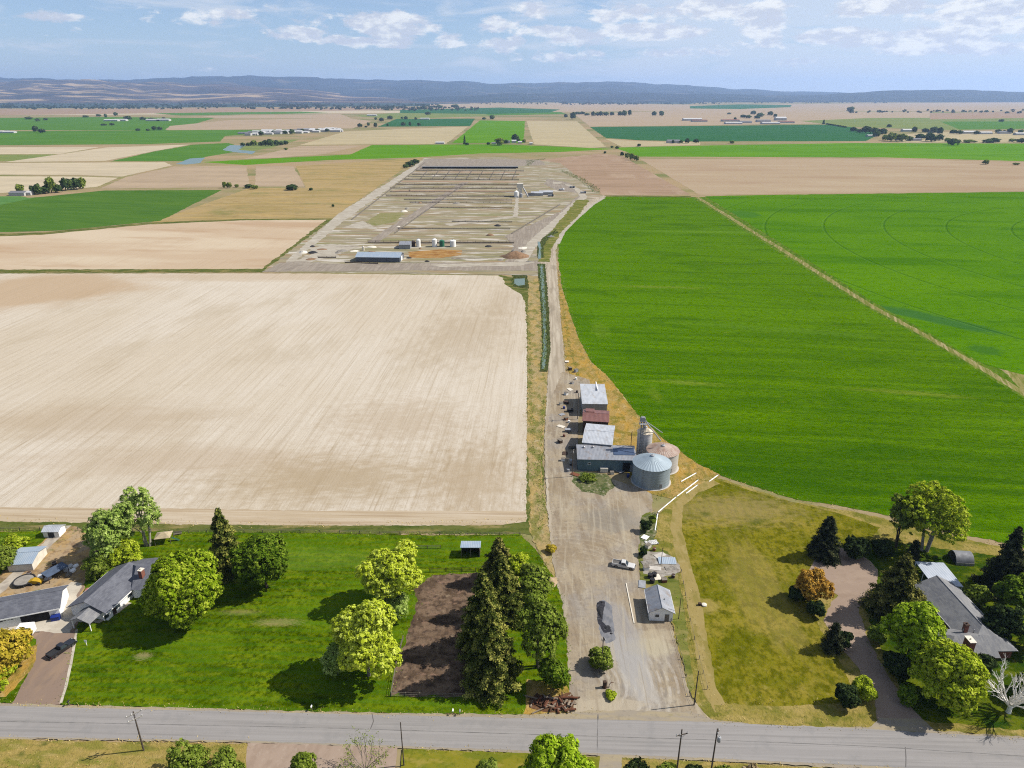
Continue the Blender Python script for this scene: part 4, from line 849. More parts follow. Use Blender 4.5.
leafy('darker thin tree left of the many stemmed yellow green tree', (896, 548), 486, 36, L_oli, 75, nl=9, multi=2, cover=.6, lr=(.34, .46))
conifer('narrow dark columnar juniper behind the white carport', (912, 560), 540, 12, L_spk, 76, 'juniper', power=.3, dens=1.0)
conifer('big dark spruce right of the quonset shed', (1000, 590), 524, 46, L_spk, 77, dens=1.2)
leafy('rounded mid green tree below the big dark spruce', (1013, 618), 574, 48, L_grn, 78, nl=12)
leafy('olive bush behind the right house roof', (977, 604), 584, 26, L_oli, 79, 'garden_bush', 'bush', nl=8, under=0)
leafy('dark tree filling the gap east of the right house', (1000, 640), 606, 40, L_dks, 80, nl=10, under=.05)
leafy('light green tree at the right frame edge', (1024, 648), 616, 34, L_lim, 81, nl=9, under=.05)
leafy('dark bush between the right house and the dead tree', (978, 676), 655, 30, L_dks, 82, 'dark_shrub', 'bush', nl=8, under=0)
leafy('dark green bush right of the dead tree', (1034, 700), 668, 40, L_grn, 83, 'garden_bush', 'bush', nl=9, under=0)
leafy('low dark shrub behind the large yellow green tree', (896, 676), 654, 32, L_dks, 84, 'dark_shrub', 'shrub', nl=8, under=0)
leafy('low shrub below the bright lime maple', (876, 642), 626, 20, L_oli, 85, 'garden_bush', 'shrub', nl=6, under=0)
leafy('bush on the lawn right of the driveway mouth', (908, 703), 686, 24, L_grn, 86, 'garden_bush', 'bush', nl=8, under=0)
bare('bare white dead tree with fanned branches near the road', (1008, 713), 9.5, 6.2, deadw, 5, 'dead_tree', .40, 12, levels=5, up=.62)
# --- roadside in front
leafy('bushy green tree cut by the bottom frame edge', (557, 797), 742, 80, L_lim, 91, nl=17, hf=.86, spread=.62, lr=(.3, .4), under=.05, cover=1.1)
leafy('dark roadside bush left in the pair beside the clay driveway', (190, 780), 752, 50, L_oli, 92, 'roadside_bush', 'bush', nl=12, under=0, cover=.5, bm=barkg)
leafy('roadside bush right in the pair beside the clay driveway', (226, 781), 754, 46, L_oli, 93, 'roadside_bush', 'bush', nl=11, under=0, cover=.5, bm=barkg)
leafy('small green bush in the clay driveway', (305, 776), 750, 26, L_oli, 94, 'roadside_bush', 'bush', nl=9, under=0, cover=.6)
bare('bare spiky shrub with long twigs beside the clay driveway', (366, 776), 8.6, 7.5, barkg, 9, 'bare_shrub', .12, 11, 'shrub', 3, .8, (L_oli, 7))
leafy('reddish grass clump at the lower road edge', (488, 777), 763, 26, L_oli, 95, 'roadside_bush', 'bush', nl=7, under=0)
for i, (x, ww, m) in enumerate(((640, 30, L_dks), (668, 28, L_oli), (696, 26, L_dks), (724, 28, L_oli), (752, 24, L_dry))):
    leafy(['first dark shrub of the low roadside hedge', 'second olive shrub of the low roadside hedge', 'dark middle shrub of the low roadside hedge', 'olive shrub between the two right poles', 'dry brown end shrub of the low roadside hedge'][i], (x, 774+i*1.2), 769+i*1.3, ww, m, 100+i, 'hedge_shrub', 'shrub', 'low roadside hedge', nl=8, under=0, cover=.55, hf=.8)
leafy('tall weed clump beside the grain bin concrete', (588, 480), 474, 18, L_oli, 111, 'weed_clump', 'weeds', nl=6, under=0, cover=.7)
leafy('green weed clump along the rubble slabs', (645, 532), 520, 12, L_dks, 112, 'weed_clump', 'weeds', nl=6, under=0, cover=.7)
leafy('dark weed clump below the white pipe row', (652, 525), 514, 9, L_oli, 113, 'weed_clump', 'weeds', nl=5, under=0)
leafy('weed clump left of the white tarpaulin', (643, 556), 547, 9, L_dks, 114, 'weed_clump', 'weeds', nl=5, under=0)
leafy('orange brown brush by the ditch end', (551, 552), 545, 12, L_orf, 115, 'weed_clump', 'weeds', nl=5, under=0)

# --- grass and weeds one cannot count: blades standing along verges and banks
def inpoly(x, y, P):
    c = np.zeros(len(x), bool); j = len(P)-1
    for i in range(len(P)):
        xi, yi = P[i]; xj, yj = P[j]
        with np.errstate(divide='ignore', invalid='ignore'):
            hit = ((yi > y) != (yj > y)) & (x < (xj-xi)*(y-yi)/(yj-yi+1e-12)+xi)
        c ^= hit; j = i
    return c
def tufts(name, label, areas, mat, hgt_=(.25, .7), wid=.16, edges=None):
    cs, no, sz, vv = [], [], [], []
    for px, dens in areas:
        P = [(G(*p).x, G(*p).y) for p in px]; xs = [p[0] for p in P]; ys = [p[1] for p in P]
        A = (max(xs)-min(xs))*(max(ys)-min(ys)); k = int(A*dens)
        x = nr.uniform(min(xs), max(xs), k); y = nr.uniform(min(ys), max(ys), k)
        cl = np.array([mnoise.noise(Vector((a/3.1, b/3.1, 2))) for a, b in zip(x, y)])
        ok = inpoly(x, y, P) & (cl > nr.uniform(-.55, .35, k)); x, y = x[ok], y[ok]
        h = nr.uniform(*hgt_, len(x))
        cs.append(np.stack([x, y, h*.5], 1)); sz.append(h); vv.append(np.clip(.5+nr.normal(0, .22, len(x)), 0, 1))
    if edges is not None:
        h = nr.uniform(*hgt_, len(edges)); cs.append(np.concatenate([edges, h[:, None]*.5], 1)); sz.append(h); vv.append(np.clip(.5+nr.normal(0, .22, len(h)), 0, 1))
    c = np.concatenate(cs); h = np.concatenate(sz); v = np.concatenate(vv); N = len(c)
    a = nr.uniform(0, 6.28, N); dx = np.stack([np.cos(a), np.sin(a), np.zeros(N)], 1)*wid*nr.uniform(.6, 1.4, (N, 1))
    lean = np.concatenate([nr.normal(0, .75, (N, 2)), np.full((N, 1), .8)], 1)*h[:, None]
    b = c.copy(); b[:, 2] = .01
    V = np.stack([b-dx, b+dx, b+lean+dx*.3, b+lean-dx*.3], 1).reshape(-1, 3).astype(np.float32)
    me = bpy.data.meshes.new(name); me.vertices.add(N*4); me.vertices.foreach_set('co', V.ravel())
    me.loops.add(N*4); me.loops.foreach_set('vertex_index', np.arange(N*4, dtype=np.int32)); me.polygons.add(N); me.polygons.foreach_set('loop_start', np.arange(0, N*4, 4, dtype=np.int32))
    me.attributes.new('v', 'FLOAT', 'FACE').data.foreach_set('value', v.astype(np.float32)); me.materials.append(mat); me.update(calc_edges=True)
    return tag(link(name, me), label, 'grass', kind='stuff')
L_hay = LM('hay blades', (170, 150, 86), (206, 182, 116), (226, 206, 150), .3)
def along(lines, w_, dens):
    """clumps of blades hugging a border line"""
    out = []
    for ln in lines:
        for a, b in zip(ln[:-1], ln[1:]):
            A, B = G(*a), G(*b); d = B-A; k = max(1, int(d.length*dens))
            t = nr.random(k); o = nr.normal(0, w_, k); nx, ny = -d.y/d.length, d.x/d.length
            cl = np.array([mnoise.noise(Vector((A.x+d.x*q, A.y+d.y*q, 4))/4.0) for q in t]); ok = cl > nr.uniform(-.6, .3, k)
            out.append(np.stack([A.x+d.x*t+nx*o, A.y+d.y*t+ny*o], 1)[ok])
    return np.concatenate(out)
L_ree = LM('reed blades', (62, 86, 38), (104, 126, 60), (160, 160, 100), .3)
L_gra = LM('grass blades', (84, 116, 28), (126, 150, 50), (168, 174, 90), .3)
tufts('dry_grass', 'dry yellow grass standing along the verges', [
    ([(528, 283), (541, 276), (547, 370), (541, 470), (550, 524), (556, 560), (530, 534), (527, 430)], .7), ([(563, 290), (579, 340), (607, 376), (637, 414), (662, 438), (696, 463), (718, 476), (700, 486), (660, 470), (612, 420), (590, 385), (570, 350)], .9),
    ([(-20, 740), (250, 744), (250, 790), (-20, 790)], 3.5), ([(622, 760), (1024, 781), (1040, 800), (620, 800)], 3), ([(720, 482), (794, 504), (876, 518), (966, 542), (1024, 556), (1024, 566), (876, 530), (780, 506)], 1.2), ([(712, 712), (860, 718), (868, 727), (716, 722)], 3), ([(528, 684), (566, 688), (570, 714), (528, 713)], 2)], L_hay, (.15, .5), .09, edges=np.concatenate([along([
    [(527, 300), (527.5, 430), (526, 521), (300, 525.5), (-20, 520)], [(556, 560), (549, 500), (546, 440), (547, 380), (548, 340)], [(565, 340), (567, 390), (590, 380)], [(561, 323), (557, 275)], [(577, 474), (640, 488), (652, 494), (652, 520)]], .8, 6),
    along([[(-20, 704), (60, 705.5), (300, 712), (530, 716), (600, 712)], [(690, 712), (712, 721), (770, 727), (868, 729)], [(936, 733), (1030, 739)], [(-20, 739), (250, 744)], [(400, 748.6), (512, 753)], [(625, 758.5), (770, 765.5), (1030, 779)]], .45, 12),
    along([[(740, 482), (794, 500), (840, 507), (876, 514), (966, 536), (1030, 551)], [(607, 376), (637, 415), (662, 438), (696, 463), (738, 481)], [(591, 362), (571, 317), (560, 275)]], 1.2, 6), along([[(12, 704), (30, 672), (36, 645)], [(640, 600), (672, 626), (691, 698)], [(806, 578), (824, 622), (858, 668), (878, 722)], [(690, 580), (696, 620), (704, 680), (720, 702), (846, 704)], [(712, 485), (692, 496), (680, 520)], [(0, 575), (30, 552), (60, 530)], [(391, 697), (396, 668), (418, 602)]], .5, 5)]))
tufts('grass', 'green grass standing on lawn edges and weedy strips', [
    ([(-20, 526), (300, 530), (525, 532), (530, 540), (300, 537), (-20, 534)], 1.6), ([(680, 575), (690, 600), (700, 690), (692, 695), (676, 626)], 2.2), ([(641, 516), (655, 512), (655, 548), (641, 556)], 2.5), ([(0, 706), (60, 704), (300, 711), (525, 714), (525, 712), (300, 709)], 3), ([(-20, 752), (140, 756), (140, 790), (-20, 790)], 2), ([(574, 472), (606, 474), (616, 486), (604, 496), (582, 492)], 2), ([(545, 575), (563, 600), (568, 690), (555, 700), (548, 620)], 2)], L_gra, (.15, .55), .12, edges=along([[(530, 330), (532, 420), (536, 480), (542, 530)], [(529, 310), (530, 420), (531, 480)], [(543, 400), (540, 470), (546, 520)], [(543, 400), (539.5, 470), (545, 520)], [(562, 300), (570, 350), (582, 385)], [(655, 500), (690, 480), (715, 480)], [(-20, 531), (300, 533.5), (520, 535), (548, 570), (561, 596), (568, 650), (568, 690)], [(391, 697), (396, 668), (406, 634), (418, 602), (414, 590), (434, 575), (480, 574)], [(391, 698), (486, 699)], [(77, 625), (66, 688), (61, 704)], [(80, 625), (118, 614), (132, 604)], [(868, 640), (888, 676), (926, 722)], [(862, 556), (878, 570)], [(562, 620), (567, 660), (570, 700)]], .45, 8))
tufts('reeds', 'dark green reeds lining the irrigation ditch', [
    ([(538.3, 264), (540.2, 264), (544, 320), (544.3, 350), (541.5, 371), (540.6, 371), (542.5, 350), (541.2, 300)], 2.6), ([(542.4, 264), (544.6, 264), (547.2, 320), (548, 350), (545.6, 371), (544, 371), (546, 350), (545.2, 320)], 2.6),
    ([(556, 230), (546, 236), (541, 246), (541, 258), (543.6, 258), (544, 246), (549, 238), (558, 233)], 2), ([(511.5, 277), (513.6, 278), (513, 284), (519, 287), (527, 287), (526, 285.5), (518, 286.6), (511.5, 285)], 2.0),
    ([(583, 178), (600, 189), (600, 193), (593, 193), (590, 190), (578, 180), (560, 171), (562, 170)], .45), ([(526, 160.5), (545, 158.5), (546, 159.5), (535, 161), (530, 166), (526, 166)], .4)], L_ree, (.7, 1.7), .28)
# ================================================================== buildings
shg = shingle('slate grey shingles', K(104, 106, 116), K(124, 126, 134)); shg2 = shingle('weathered shingles', K(134, 135, 140), K(156, 155, 154))
white = plain('white siding', K(232, 230, 226, .88), .7, var=.12, size=2); offw = plain('cream wall', K(214, 206, 190, .8), .75, var=.18, size=2)
brick = brickmat('red brick'); glass = plain('window glass', (.03, .04, .05, 1), .12, var=.1, spec=.6); trimw = plain('white trim', K(234, 232, 228, .88), .6, var=.06)
darkw = plain('dark timber', K(92, 70, 56), .85, var=.35, size=.6); greyw = plain('weathered grey wood', K(150, 140, 126), .9, var=.35, size=.7)
blk = plain('black rubber', (.02, .02, .022, 1), .8, var=.2); steel = plain('dull steel', K(196, 198, 202), .5, .2, var=.25, size=.8)
rwh = corr('white ribbed roof', K(226, 230, 236), K(204, 208, 214), rust=K(188, 176, 160)); rbl = corr('pale blue ribbed roof', K(176, 196, 216), K(196, 208, 220)); rrd = corr('red brown ribbed roof', K(158, 108, 98), K(140, 92, 84), rust=K(120, 78, 66))
rgr = corr('grey ribbed roof', K(178, 180, 186), K(156, 160, 168), rust=K(150, 130, 112)); teal = corr('dark teal ribbed wall', K(116, 146, 156), K(98, 128, 140), .6)
lgr = corr('light grey ribbed wall', K(188, 190, 190), K(172, 174, 176), .6)

def rect(px, z):
    P = [G(x, y, z) for x, y in px]
    c = sum(P, Vector())/4; u = ((P[1]-P[0])+(P[2]-P[3]))/2; v = ((P[3]-P[0])+(P[2]-P[1]))/2
    return Vector((c.x, c.y, 0)), math.atan2(u.y, u.x), u.length, v.length
def gable(t, L, W, eave, ridge, wall, roof, ov=.45, th=.16, hip0=False, hip1=False, fascia=None):
    """walls with gable ends along X and a two slope roof, as parts of t"""
    mb = MB(); l, w_ = L/2, W/2
    if not (hip0 or hip1):
        mb.prism([(-w_, 0), (w_, 0), (w_, eave), (0, ridge-.05), (-w_, eave)], 0, -l, l)
    else: mb.box((0, 0, eave/2), (L, W, eave))
    part('wall', mb, wall, t)
    r = MB(); k = (ridge-eave)/w_; e = eave-k*ov; a, b = l+ov, w_+ov
    h0 = -a+(b if hip0 else 0); h1 = a-(b if hip1 else 0)
    top = [(-a, -b, e), (a, -b, e), (a, b, e), (-a, b, e), (h0, 0, ridge), (h1, 0, ridge)]
    fs = [(0, 1, 5, 4), (2, 3, 4, 5), (1, 2, 5), (3, 0, 4)]
    if not hip1: fs.remove((1, 2, 5))
    if not hip0: fs.remove((3, 0, 4))
    vs = [(x, y, z+th) for x, y, z in top]+[(x, y, z+.02) for x, y, z in top]
    F = list(fs)+[tuple(i+6 for i in reversed(f)) for f in fs]
    bd = [(0, 1), (2, 3)]+([(1, 2)] if hip1 else [(1, 5), (5, 2)])+([(3, 0)] if hip0 else [(3, 4), (4, 0)])
    F += [(i, i+6, j+6, j) for i, j in bd]
    r.add(vs, F); rf = part('roof', r, roof, t)
    rc = MB().tube((h0, 0, ridge+th), (h1, 0, ridge+th), .09, k=6); part('ridge_cap', rc, roof, rf)
    if fascia:
        for y in (-b, b): part('fascia', MB().box((0, y+(-.03 if y < 0 else .03), e+.02), (2*a, .05, .26)), fascia, rf)
    return rf
def mono(t, L, W, hlow, hhigh, wall, roof, ov=.3, th=.16):
    """single slope roof rising towards +Y"""
    l, w_ = L/2, W/2
    part('wall', MB().prism([(-w_, 0), (w_, 0), (w_, hhigh-.04), (-w_, hlow-.04)], 0, -l, l), wall, t)
    k = (hhigh-hlow)/W; a, b = l+ov, w_+ov; lo, hi = hlow-k*ov, hhigh+k*ov
    r = MB().add([(-a, -b, lo+th), (a, -b, lo+th), (a, b, hi+th), (-a, b, hi+th), (-a, -b, lo), (a, -b, lo), (a, b, hi), (-a, b, hi)],
                 [(0, 1, 2, 3), (7, 6, 5, 4), (0, 4, 5, 1), (1, 5, 6, 2), (2, 6, 7, 3), (3, 7, 4, 0)])
    return part('roof', r, roof, t)
def window(t, x, y, z, w_, h, face, frame=None):
    """a framed window on a wall; face is the outward direction '-y','+y','-x','+x'"""
    s = {'-y': (0, -1), '+y': (0, 1), '-x': (-1, 0), '+x': (1, 0)}[face]; alongx = s[0] == 0
    d = (lambda a, b, c: (a, b, c)) if alongx else (lambda a, b, c: (b, a, c))
    fr_ = MB()
    for dz in (-h/2, h/2): fr_.box((x+s[0]*.03, y+s[1]*.03, z+dz), d(w_+.16, .08, .1))
    for q in (-w_/2, w_/2): fr_.box((x+s[0]*.03+(q if alongx else 0), y+s[1]*.03+(0 if alongx else q), z), d(.1, .08, h-.1))
    o = part('window', fr_, frame or trimw, t)
    part('pane', MB().box((x+s[0]*.02, y+s[1]*.02, z), d(w_-.1, .03, h-.1)), glass, o)
def door(t, x, y, w_, h, face, mat, nm='door'):
    s = {'-y': (0, -1), '+y': (0, 1), '-x': (-1, 0), '+x': (1, 0)}[face]
    dd = (w_, .08, h) if s[0] == 0 else (.08, w_, h)
    return part(nm, MB().box((x+s[0]*.035, y+s[1]*.035, h/2+.02), dd), mat, t, bevel=.01)
def chimney(t, x, y, z0, z1, a, b, capm=None):
    o = part('chimney', MB().box((x, y, (z0+z1)/2), (a, b, z1-z0)), brick, t)
    part('chimney_cap', MB().box((x, y, z1+.06), (a+.2, b+.2, .12)).tube((x, y, z1+.1), (x, y, z1+.4), .16, .14, 8), capm or offw, o)

# --- left house: main wing running away, hipped east wing, small entry gable
a = (G(80, 604, 2.8)+G(96, 613, 2.8))/2; b = (G(123, 561, 2.8)+G(137, 582, 2.8))/2
ang = math.atan2(b.y-a.y, b.x-a.x); Lw = (b-a).length; c = (a+b)/2
hs = thing('ranch_house', 'grey roofed white ranch house with brick chimney beside the round maple', 'house', (c.x, c.y, 0), ang)
gable(hs, Lw, 9.2, 2.8, 5.0, white, shg, .6, fascia=trimw)
for x in (-7, -3.5, .5): window(hs, x, -4.6, 1.55, 1.5, 1.2, '-y')
door(hs, -9.5 if Lw > 21 else -Lw/2+2.2, -4.6, 1.0, 2.1, '-y', darkw)
inv = Matrix.Rotation(-ang, 3, 'Z')
def loc(px, py, z): return inv @ (G(px, py, z)-Vector((c.x, c.y, 0)))
q = loc(142, 575, 4.6); chimney(hs, q.x, q.y, 3.5, 6.1, 1.1, .9)
wing = MB(); 
e0 = loc(124, 560.5, 2.85); e1 = loc(163, 557, 2.85); e2 = loc(147, 590, 2.85); e3 = loc(131, 590, 2.85)
ctr = (e0+e1+e2+e3)/4; ins = .92
W4 = [ctr+(p-ctr)*ins for p in (e0, e1, e2, e3)]
wing.add([(p.x, p.y, 0) for p in W4]+[(p.x, p.y, 2.84) for p in W4], [(0, 1, 5, 4), (1, 2, 6, 5), (2, 3, 7, 6), (3, 0, 4, 7), (4, 5, 6, 7)]); part('wall', wing, white, hs)
r1 = loc(136, 566, 5.25); r2 = loc(150, 566, 5.25)
rt = MB(); V8 = [(p.x, p.y, 2.86) for p in (e0, e1, e2, e3)]
rt.add(V8+[(r1.x, r1.y, 5.25), (r2.x, r2.y, 5.25)], [(0, 1, 5, 4), (1, 2, 5), (2, 3, 4, 5), (3, 0, 4), (3, 2, 1, 0)]); part('roof', rt, shg, hs)
# entry porch gable facing the lawn
q = loc(88, 614, 2.6)
pr = MB().add([(q.x-2.6, q.y-2.6, 2.5), (q.x-2.6, q.y+2.6, 2.5), (q.x-2.9, q.y, 3.9), (q.x+4, q.y-2.6, 2.5), (q.x+4, q.y+2.6, 2.5), (q.x+4, q.y, 3.9),
              (q.x-2.6, q.y-2.6, 2.36), (q.x-2.6, q.y+2.6, 2.36), (q.x-2.9, q.y, 3.72), (q.x+4, q.y-2.6, 2.36), (q.x+4, q.y+2.6, 2.36), (q.x+4, q.y, 3.72)],
             [(0, 3, 5, 2), (1, 2, 5, 4), (6, 8, 11, 9), (7, 10, 11, 8), (0, 2, 8, 6), (2, 1, 7, 8), (0, 6, 9, 3), (1, 4, 10, 7), (3, 9, 11, 5), (5, 11, 10, 4)])
part('porch_roof', pr, shg2, hs)
for y in (-2.2, 2.2): part('porch_post', MB().box((q.x-2.3, q.y+y, 1.2), (.16, .16, 2.4)), trimw, hs)

# --- left garage
a1, b1 = G(-70, 633, 3.0), G(60, 608, 3.0); f1 = G(69, 584.5, 3.0)
ang = math.atan2(b1.y-a1.y, b1.x-a1.x); Lg = (b1-a1).length; Wg = abs((inv2 := Matrix.Rotation(-ang, 3, 'Z')) @ (f1-b1)).y if False else abs((Matrix.Rotation(-ang, 3, 'Z') @ (f1-b1)).y)
cc = (a1+b1)/2+Matrix.Rotation(ang, 3, 'Z') @ Vector((0, Wg/2, 0))
gr = thing('garage', 'long white garage with dark grey roof and open bay at the left frame edge', 'garage', (cc.x, cc.y, 0), ang)
gable(gr, Lg-.9, Wg-.9, 3.0, 4.6, white, shg, .45, fascia=trimw)
igr = Matrix.Rotation(-ang, 3, 'Z')
def lg(px, py, z): return igr @ (G(px, py, z)-Vector((cc.x, cc.y, 0)))
x0, x1 = lg(25, 620, 0).x, lg(53, 615, 0).x
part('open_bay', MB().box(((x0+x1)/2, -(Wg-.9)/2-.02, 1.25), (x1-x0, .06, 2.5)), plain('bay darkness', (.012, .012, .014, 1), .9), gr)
part('bay_trim', MB().box(((x0+x1)/2, -(Wg-.9)/2-.06, 2.6), (x1-x0+.3, .1, .2)), trimw, gr)
for k in range(4): window(gr, lg(7+k*3.4, 622, 0).x, -(Wg-.9)/2, 2.2, .55, .35, '-y', plain('dark frame', K(90, 90, 94), .6) if k == 0 else None)
door(gr, (Lg-.9)/2, 1.2, 1.0, 2.1, '+x', trimw)
# --- sheds of the left yard
c_, an, L_, W_ = rect([(17, 545.5), (45, 545), (34, 563), (8, 566)], 2.6)
sh = thing('storage_shed', 'low shed with pale blue metal roof beside the concrete alley', 'shed', c_, an); gable(sh, L_*.9, W_*.82, 2.3, 3.2, offw, rbl, .3)
c_, an, L_, W_ = rect([(46, 525), (64, 525), (60, 530.5), (43, 531)], 2.2)
sh = thing('storage_shed', 'small white shed with shallow roof at the alley end', 'shed', c_, an); gable(sh, L_*.9, max(3, W_*.9), 2.0, 2.7, white, rwh, .25)
door(sh, 0, -max(3, W_*.9)/2, 1.6, 1.8, '-y', plain('dark shed door', K(80, 80, 84), .7))
c_, an, L_, W_ = rect([(462, 541), (480, 541), (480, 548), (461, 548)], 3.0)
sh = thing('loafing_shed', 'open fronted timber shed with light metal roof at the corral', 'shed', c_, an)
part('roof', MB().box((0, 0, 3.0), (L_+.4, W_+.4, .14), rx=R(-6)), rbl, sh)
part('back_wall', MB().box((0, W_/2-.1, 1.45), (L_, .12, 2.8)), darkw, sh)
for s in (-1, 1): part('side_wall', MB().box((s*(L_/2-.06), .05, 1.35), (.12, W_-.3, 2.6)), darkw, sh)
for s in (-1, 0, 1): part('post', MB().box((s*(L_/2-.1), -W_/2+.1, 1.35), (.18, .18, 2.7)), greyw, sh)

# --- farm buildings along the road
def barn(px, z, name, label, kind, wall, roof, rise, flip=False, **kw):
    c0, an, L, W = rect(px, z); t = thing(name, label, 'farm building', c0, an+(math.pi if flip else 0))
    if kind == 'mono': mono(t, L*.96, W*.94, z-rise/2, z+rise/2, wall, roof)
    else: gable(t, L*.96, W*.94, z-.3, z-.3+rise, wall, roof, .3)
    return t, L*.96, W*.94
t, L_, W_ = barn([(581, 386.6), (604, 385), (608, 404), (581.6, 401.5)], 5.4, 'farm_shed', 'northern farm shed with bright white metal roof', 'mono', lgr, rwh, 1.4)
part('roof_ridge', MB().box((L_*.18, W_*.40, 6.2), (.3, W_*.5, .5)), trimw, t)
t, L_, W_ = barn([(582.6, 409), (608.5, 410), (609.5, 422), (583.5, 420)], 5.2, 'farm_shed', 'middle farm shed with red brown metal roof', 'gable', darkw, rrd, .9)
part('roof_hatch', MB().box((-L_*.25, W_*.26, 5.5), (L_*.36, W_*.3, 1.0)), rrd, t)
t, L_, W_ = barn([(584, 422.4), (612, 424.8), (615.3, 445), (585, 442.4)], 5.6, 'farm_shed', 'wide farm shed with pale grey patched metal roof', 'gable', lgr, rwh, 1.0)
c0, an, L_, W_ = rect([(577, 446), (635, 447), (636, 460), (577.6, 458.6)], 4.4)
t = thing('machine_shed', 'long front machine shed with dark teal metal walls', 'farm building', c0, an)
mono(t, L_*.985, W_*.95, 4.1, 4.7, teal, rgr)
y_ = -W_*.95/2
part('roof_patch', MB().box((L_*.30, W_*.08, 4.66), (L_*.36, W_*.5, .06), rx=R(2.6)), plain('blue roof patch', K(96, 116, 150), .5, .3), t)
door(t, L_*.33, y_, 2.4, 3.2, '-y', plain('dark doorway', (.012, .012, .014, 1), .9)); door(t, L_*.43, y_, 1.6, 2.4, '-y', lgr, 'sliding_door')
window(t, -L_*.3, y_, 2.6, .9, .7, '-y'); part('wall_box', MB().box((-L_*.05, y_-.5, .8), (2.4, 1.0, 1.5)), offw, t, bevel=.05)
for x in (-.38, -.22): part('roof_vent', MB().tube((L_*x, W_*.3, 4.5), (L_*x, W_*.3, 5.2), .25, .25, 10).lathe([(.4, 0), (.05, .25)], 10, (L_*x, W_*.3, 5.2)), steel, t)
# --- grain bins
def bin_(name, label, px, py, r, he, hr, wallm, roofm, ribs=True):
    p = G(px, py); p.y += r
    t = thing(name, label, 'grain bin', p)
    rings = int(he/.9); prof = []
    for i in range(rings):
        for q in range(4): prof.append((r+.012*math.sin(q/4*2*math.pi), (i+q/4)*he/rings))
    prof.append((r, he)); part('wall', MB().lathe(prof, 56), wallm, t, True)
    part('foundation', MB().lathe([(r+.45, -.05), (r+.45, .18), (r-.1, .18)], 48), slabm, t)
    rf = MB(); k = 72; pr_ = [(r+.22, he-.08), (r*.5, he+hr*.52), (.55, he+hr)]; vs = []
    for j, (rr_, z) in enumerate(pr_):
        for i in range(k): vs.append((rr_*math.cos(6.28318*i/k), rr_*math.sin(6.28318*i/k), z+(.06 if i % 2 and j < 2 else 0)))
    rf.add(vs, [(j*k+i, j*k+(i+1) % k, (j+1)*k+(i+1) % k, (j+1)*k+i) for j in range(2) for i in range(k)])
    o = part('roof', rf, roofm, t)
    part('roof_cap', MB().lathe([(.6, he+hr-.06), (.62, he+hr+.22), (.1, he+hr+.42)], 20), steel, o)
    ld = MB()
    for s in (-.2, .2): ld.tube((s-.6*r*1.0, -r*.82, .2), (s-.6*r, -r*.82, he), .03, k=5)
    for i in range(int(he/.4)): ld.tube((-.2-.6*r, -r*.82, .3+i*.4), (.2-.6*r, -r*.82, .3+i*.4), .02, k=4)
    part('ladder', ld, steel, t)
    part('hatch', MB().box((r*.34, -r*.94-.03, 1.3), (.9, .12, 1.5)), steel, t, bevel=.03)
    return t
gal = plain('galvanised bin steel', K(180, 196, 204), .5, .1, var=.16, size=1.6, streak=True); galr = plain('galvanised roof steel', K(188, 204, 214), .5, .1, var=.14, size=1.5)
wb = plain('white bin steel', K(232, 226, 218), .5, .0, var=.12, size=1.5, streak=True); pk = plain('faded rusty bin roof', K(204, 182, 166), .6, .1, var=.2, size=1.5, dark=K(180, 148, 130))
bin_('grain_bin', 'largest galvanised grain bin nearest the yard, bluish with conical roof', 654, 490.5, 5.7, 6.6, 2.2, gal, galr)
bin_('grain_bin', 'squat white grain bin with faded pinkish roof behind the largest bin', 664.5, 475, 5.0, 6.3, 1.4, wb, pk)
tb = bin_('grain_bin', 'tall narrow grain bin carrying the elevator leg', 644.6, 459, 2.45, 8.9, 1.5, plain('pale bin steel', K(244, 242, 238), .5, .05, var=.14, size=1.5, streak=True), plain('cream bin roof', K(214, 200, 176), .5, .2), True)
# elevator leg: a lattice tower with a head box, ladder and spouts, standing between the bins
ep = G(639.6, 460.5); el = thing('grain_elevator', 'slender metal grain elevator leg rising above the tall narrow bin', 'elevator', ep)
for s in (-.35, .35): part('leg_casing', MB().box((s, 0, 7.1), (.34, .4, 14.2)), steel, el)
part('head_box', MB().box((0, 0, 14.7), (1.7, .9, 1.3)).tube((-.6, 0, 15.3), (.6, 0, 15.3), .5, k=12), steel, el, bevel=.05)
part('platform', MB().box((0, -.9, 13.6), (2.2, 1.3, .08)), steel, el)
rl = MB()
for x in (-1.1, 1.1):
    for y in (-1.5, -.3): rl.tube((x, y, 13.6), (x, y, 14.7), .035, k=5)
for z in (14.15, 14.7):
    rl.tube((-1.1, -1.5, z), (1.1, -1.5, z), .035, k=5)
    for x in (-1.1, 1.1): rl.tube((x, -1.5, z), (x, -.3, z), .035, k=5)
part('railing', rl, steel, el)
lb = MB()
for s in (-.22, .22): lb.tube((s, -.45, .2), (s, -.45, 14.4), .03, k=5)
for i in range(35): lb.tube((-.22, -.45, .3+i*.4), (.22, -.45, .3+i*.4), .02, k=4)
part('ladder', lb, steel, el)
tb_p = G(644.6, 459)
part('spout', MB().tube((.5, 0, 14.2), (1.5, 2.2, 10.4), .18, k=8), steel, el); part('spout', MB().tube((.8, 0, 14.3), (5.4, -4.0, 9.2), .16, k=8), steel, el); part('spout', MB().tube((.7, .3, 14.2), (7.4, 3.6, 8.3), .16, k=8), steel, el)
br = MB()
for i in range(6):
    z = 1.0+i*2.1; br.tube((-.9, .8, z), (.9, -.8, z+2.0), .03, k=4); br.tube((.9, .8, z), (-.9, -.8, z+2.0), .03, k=4)
for x, y in ((-.9, .8), (.9, .8), (-.9, -.8), (.9, -.8)): br.tube((x, y, 0), (x, y, 13.6), .05, k=5)
part('lattice', br, steel, el)
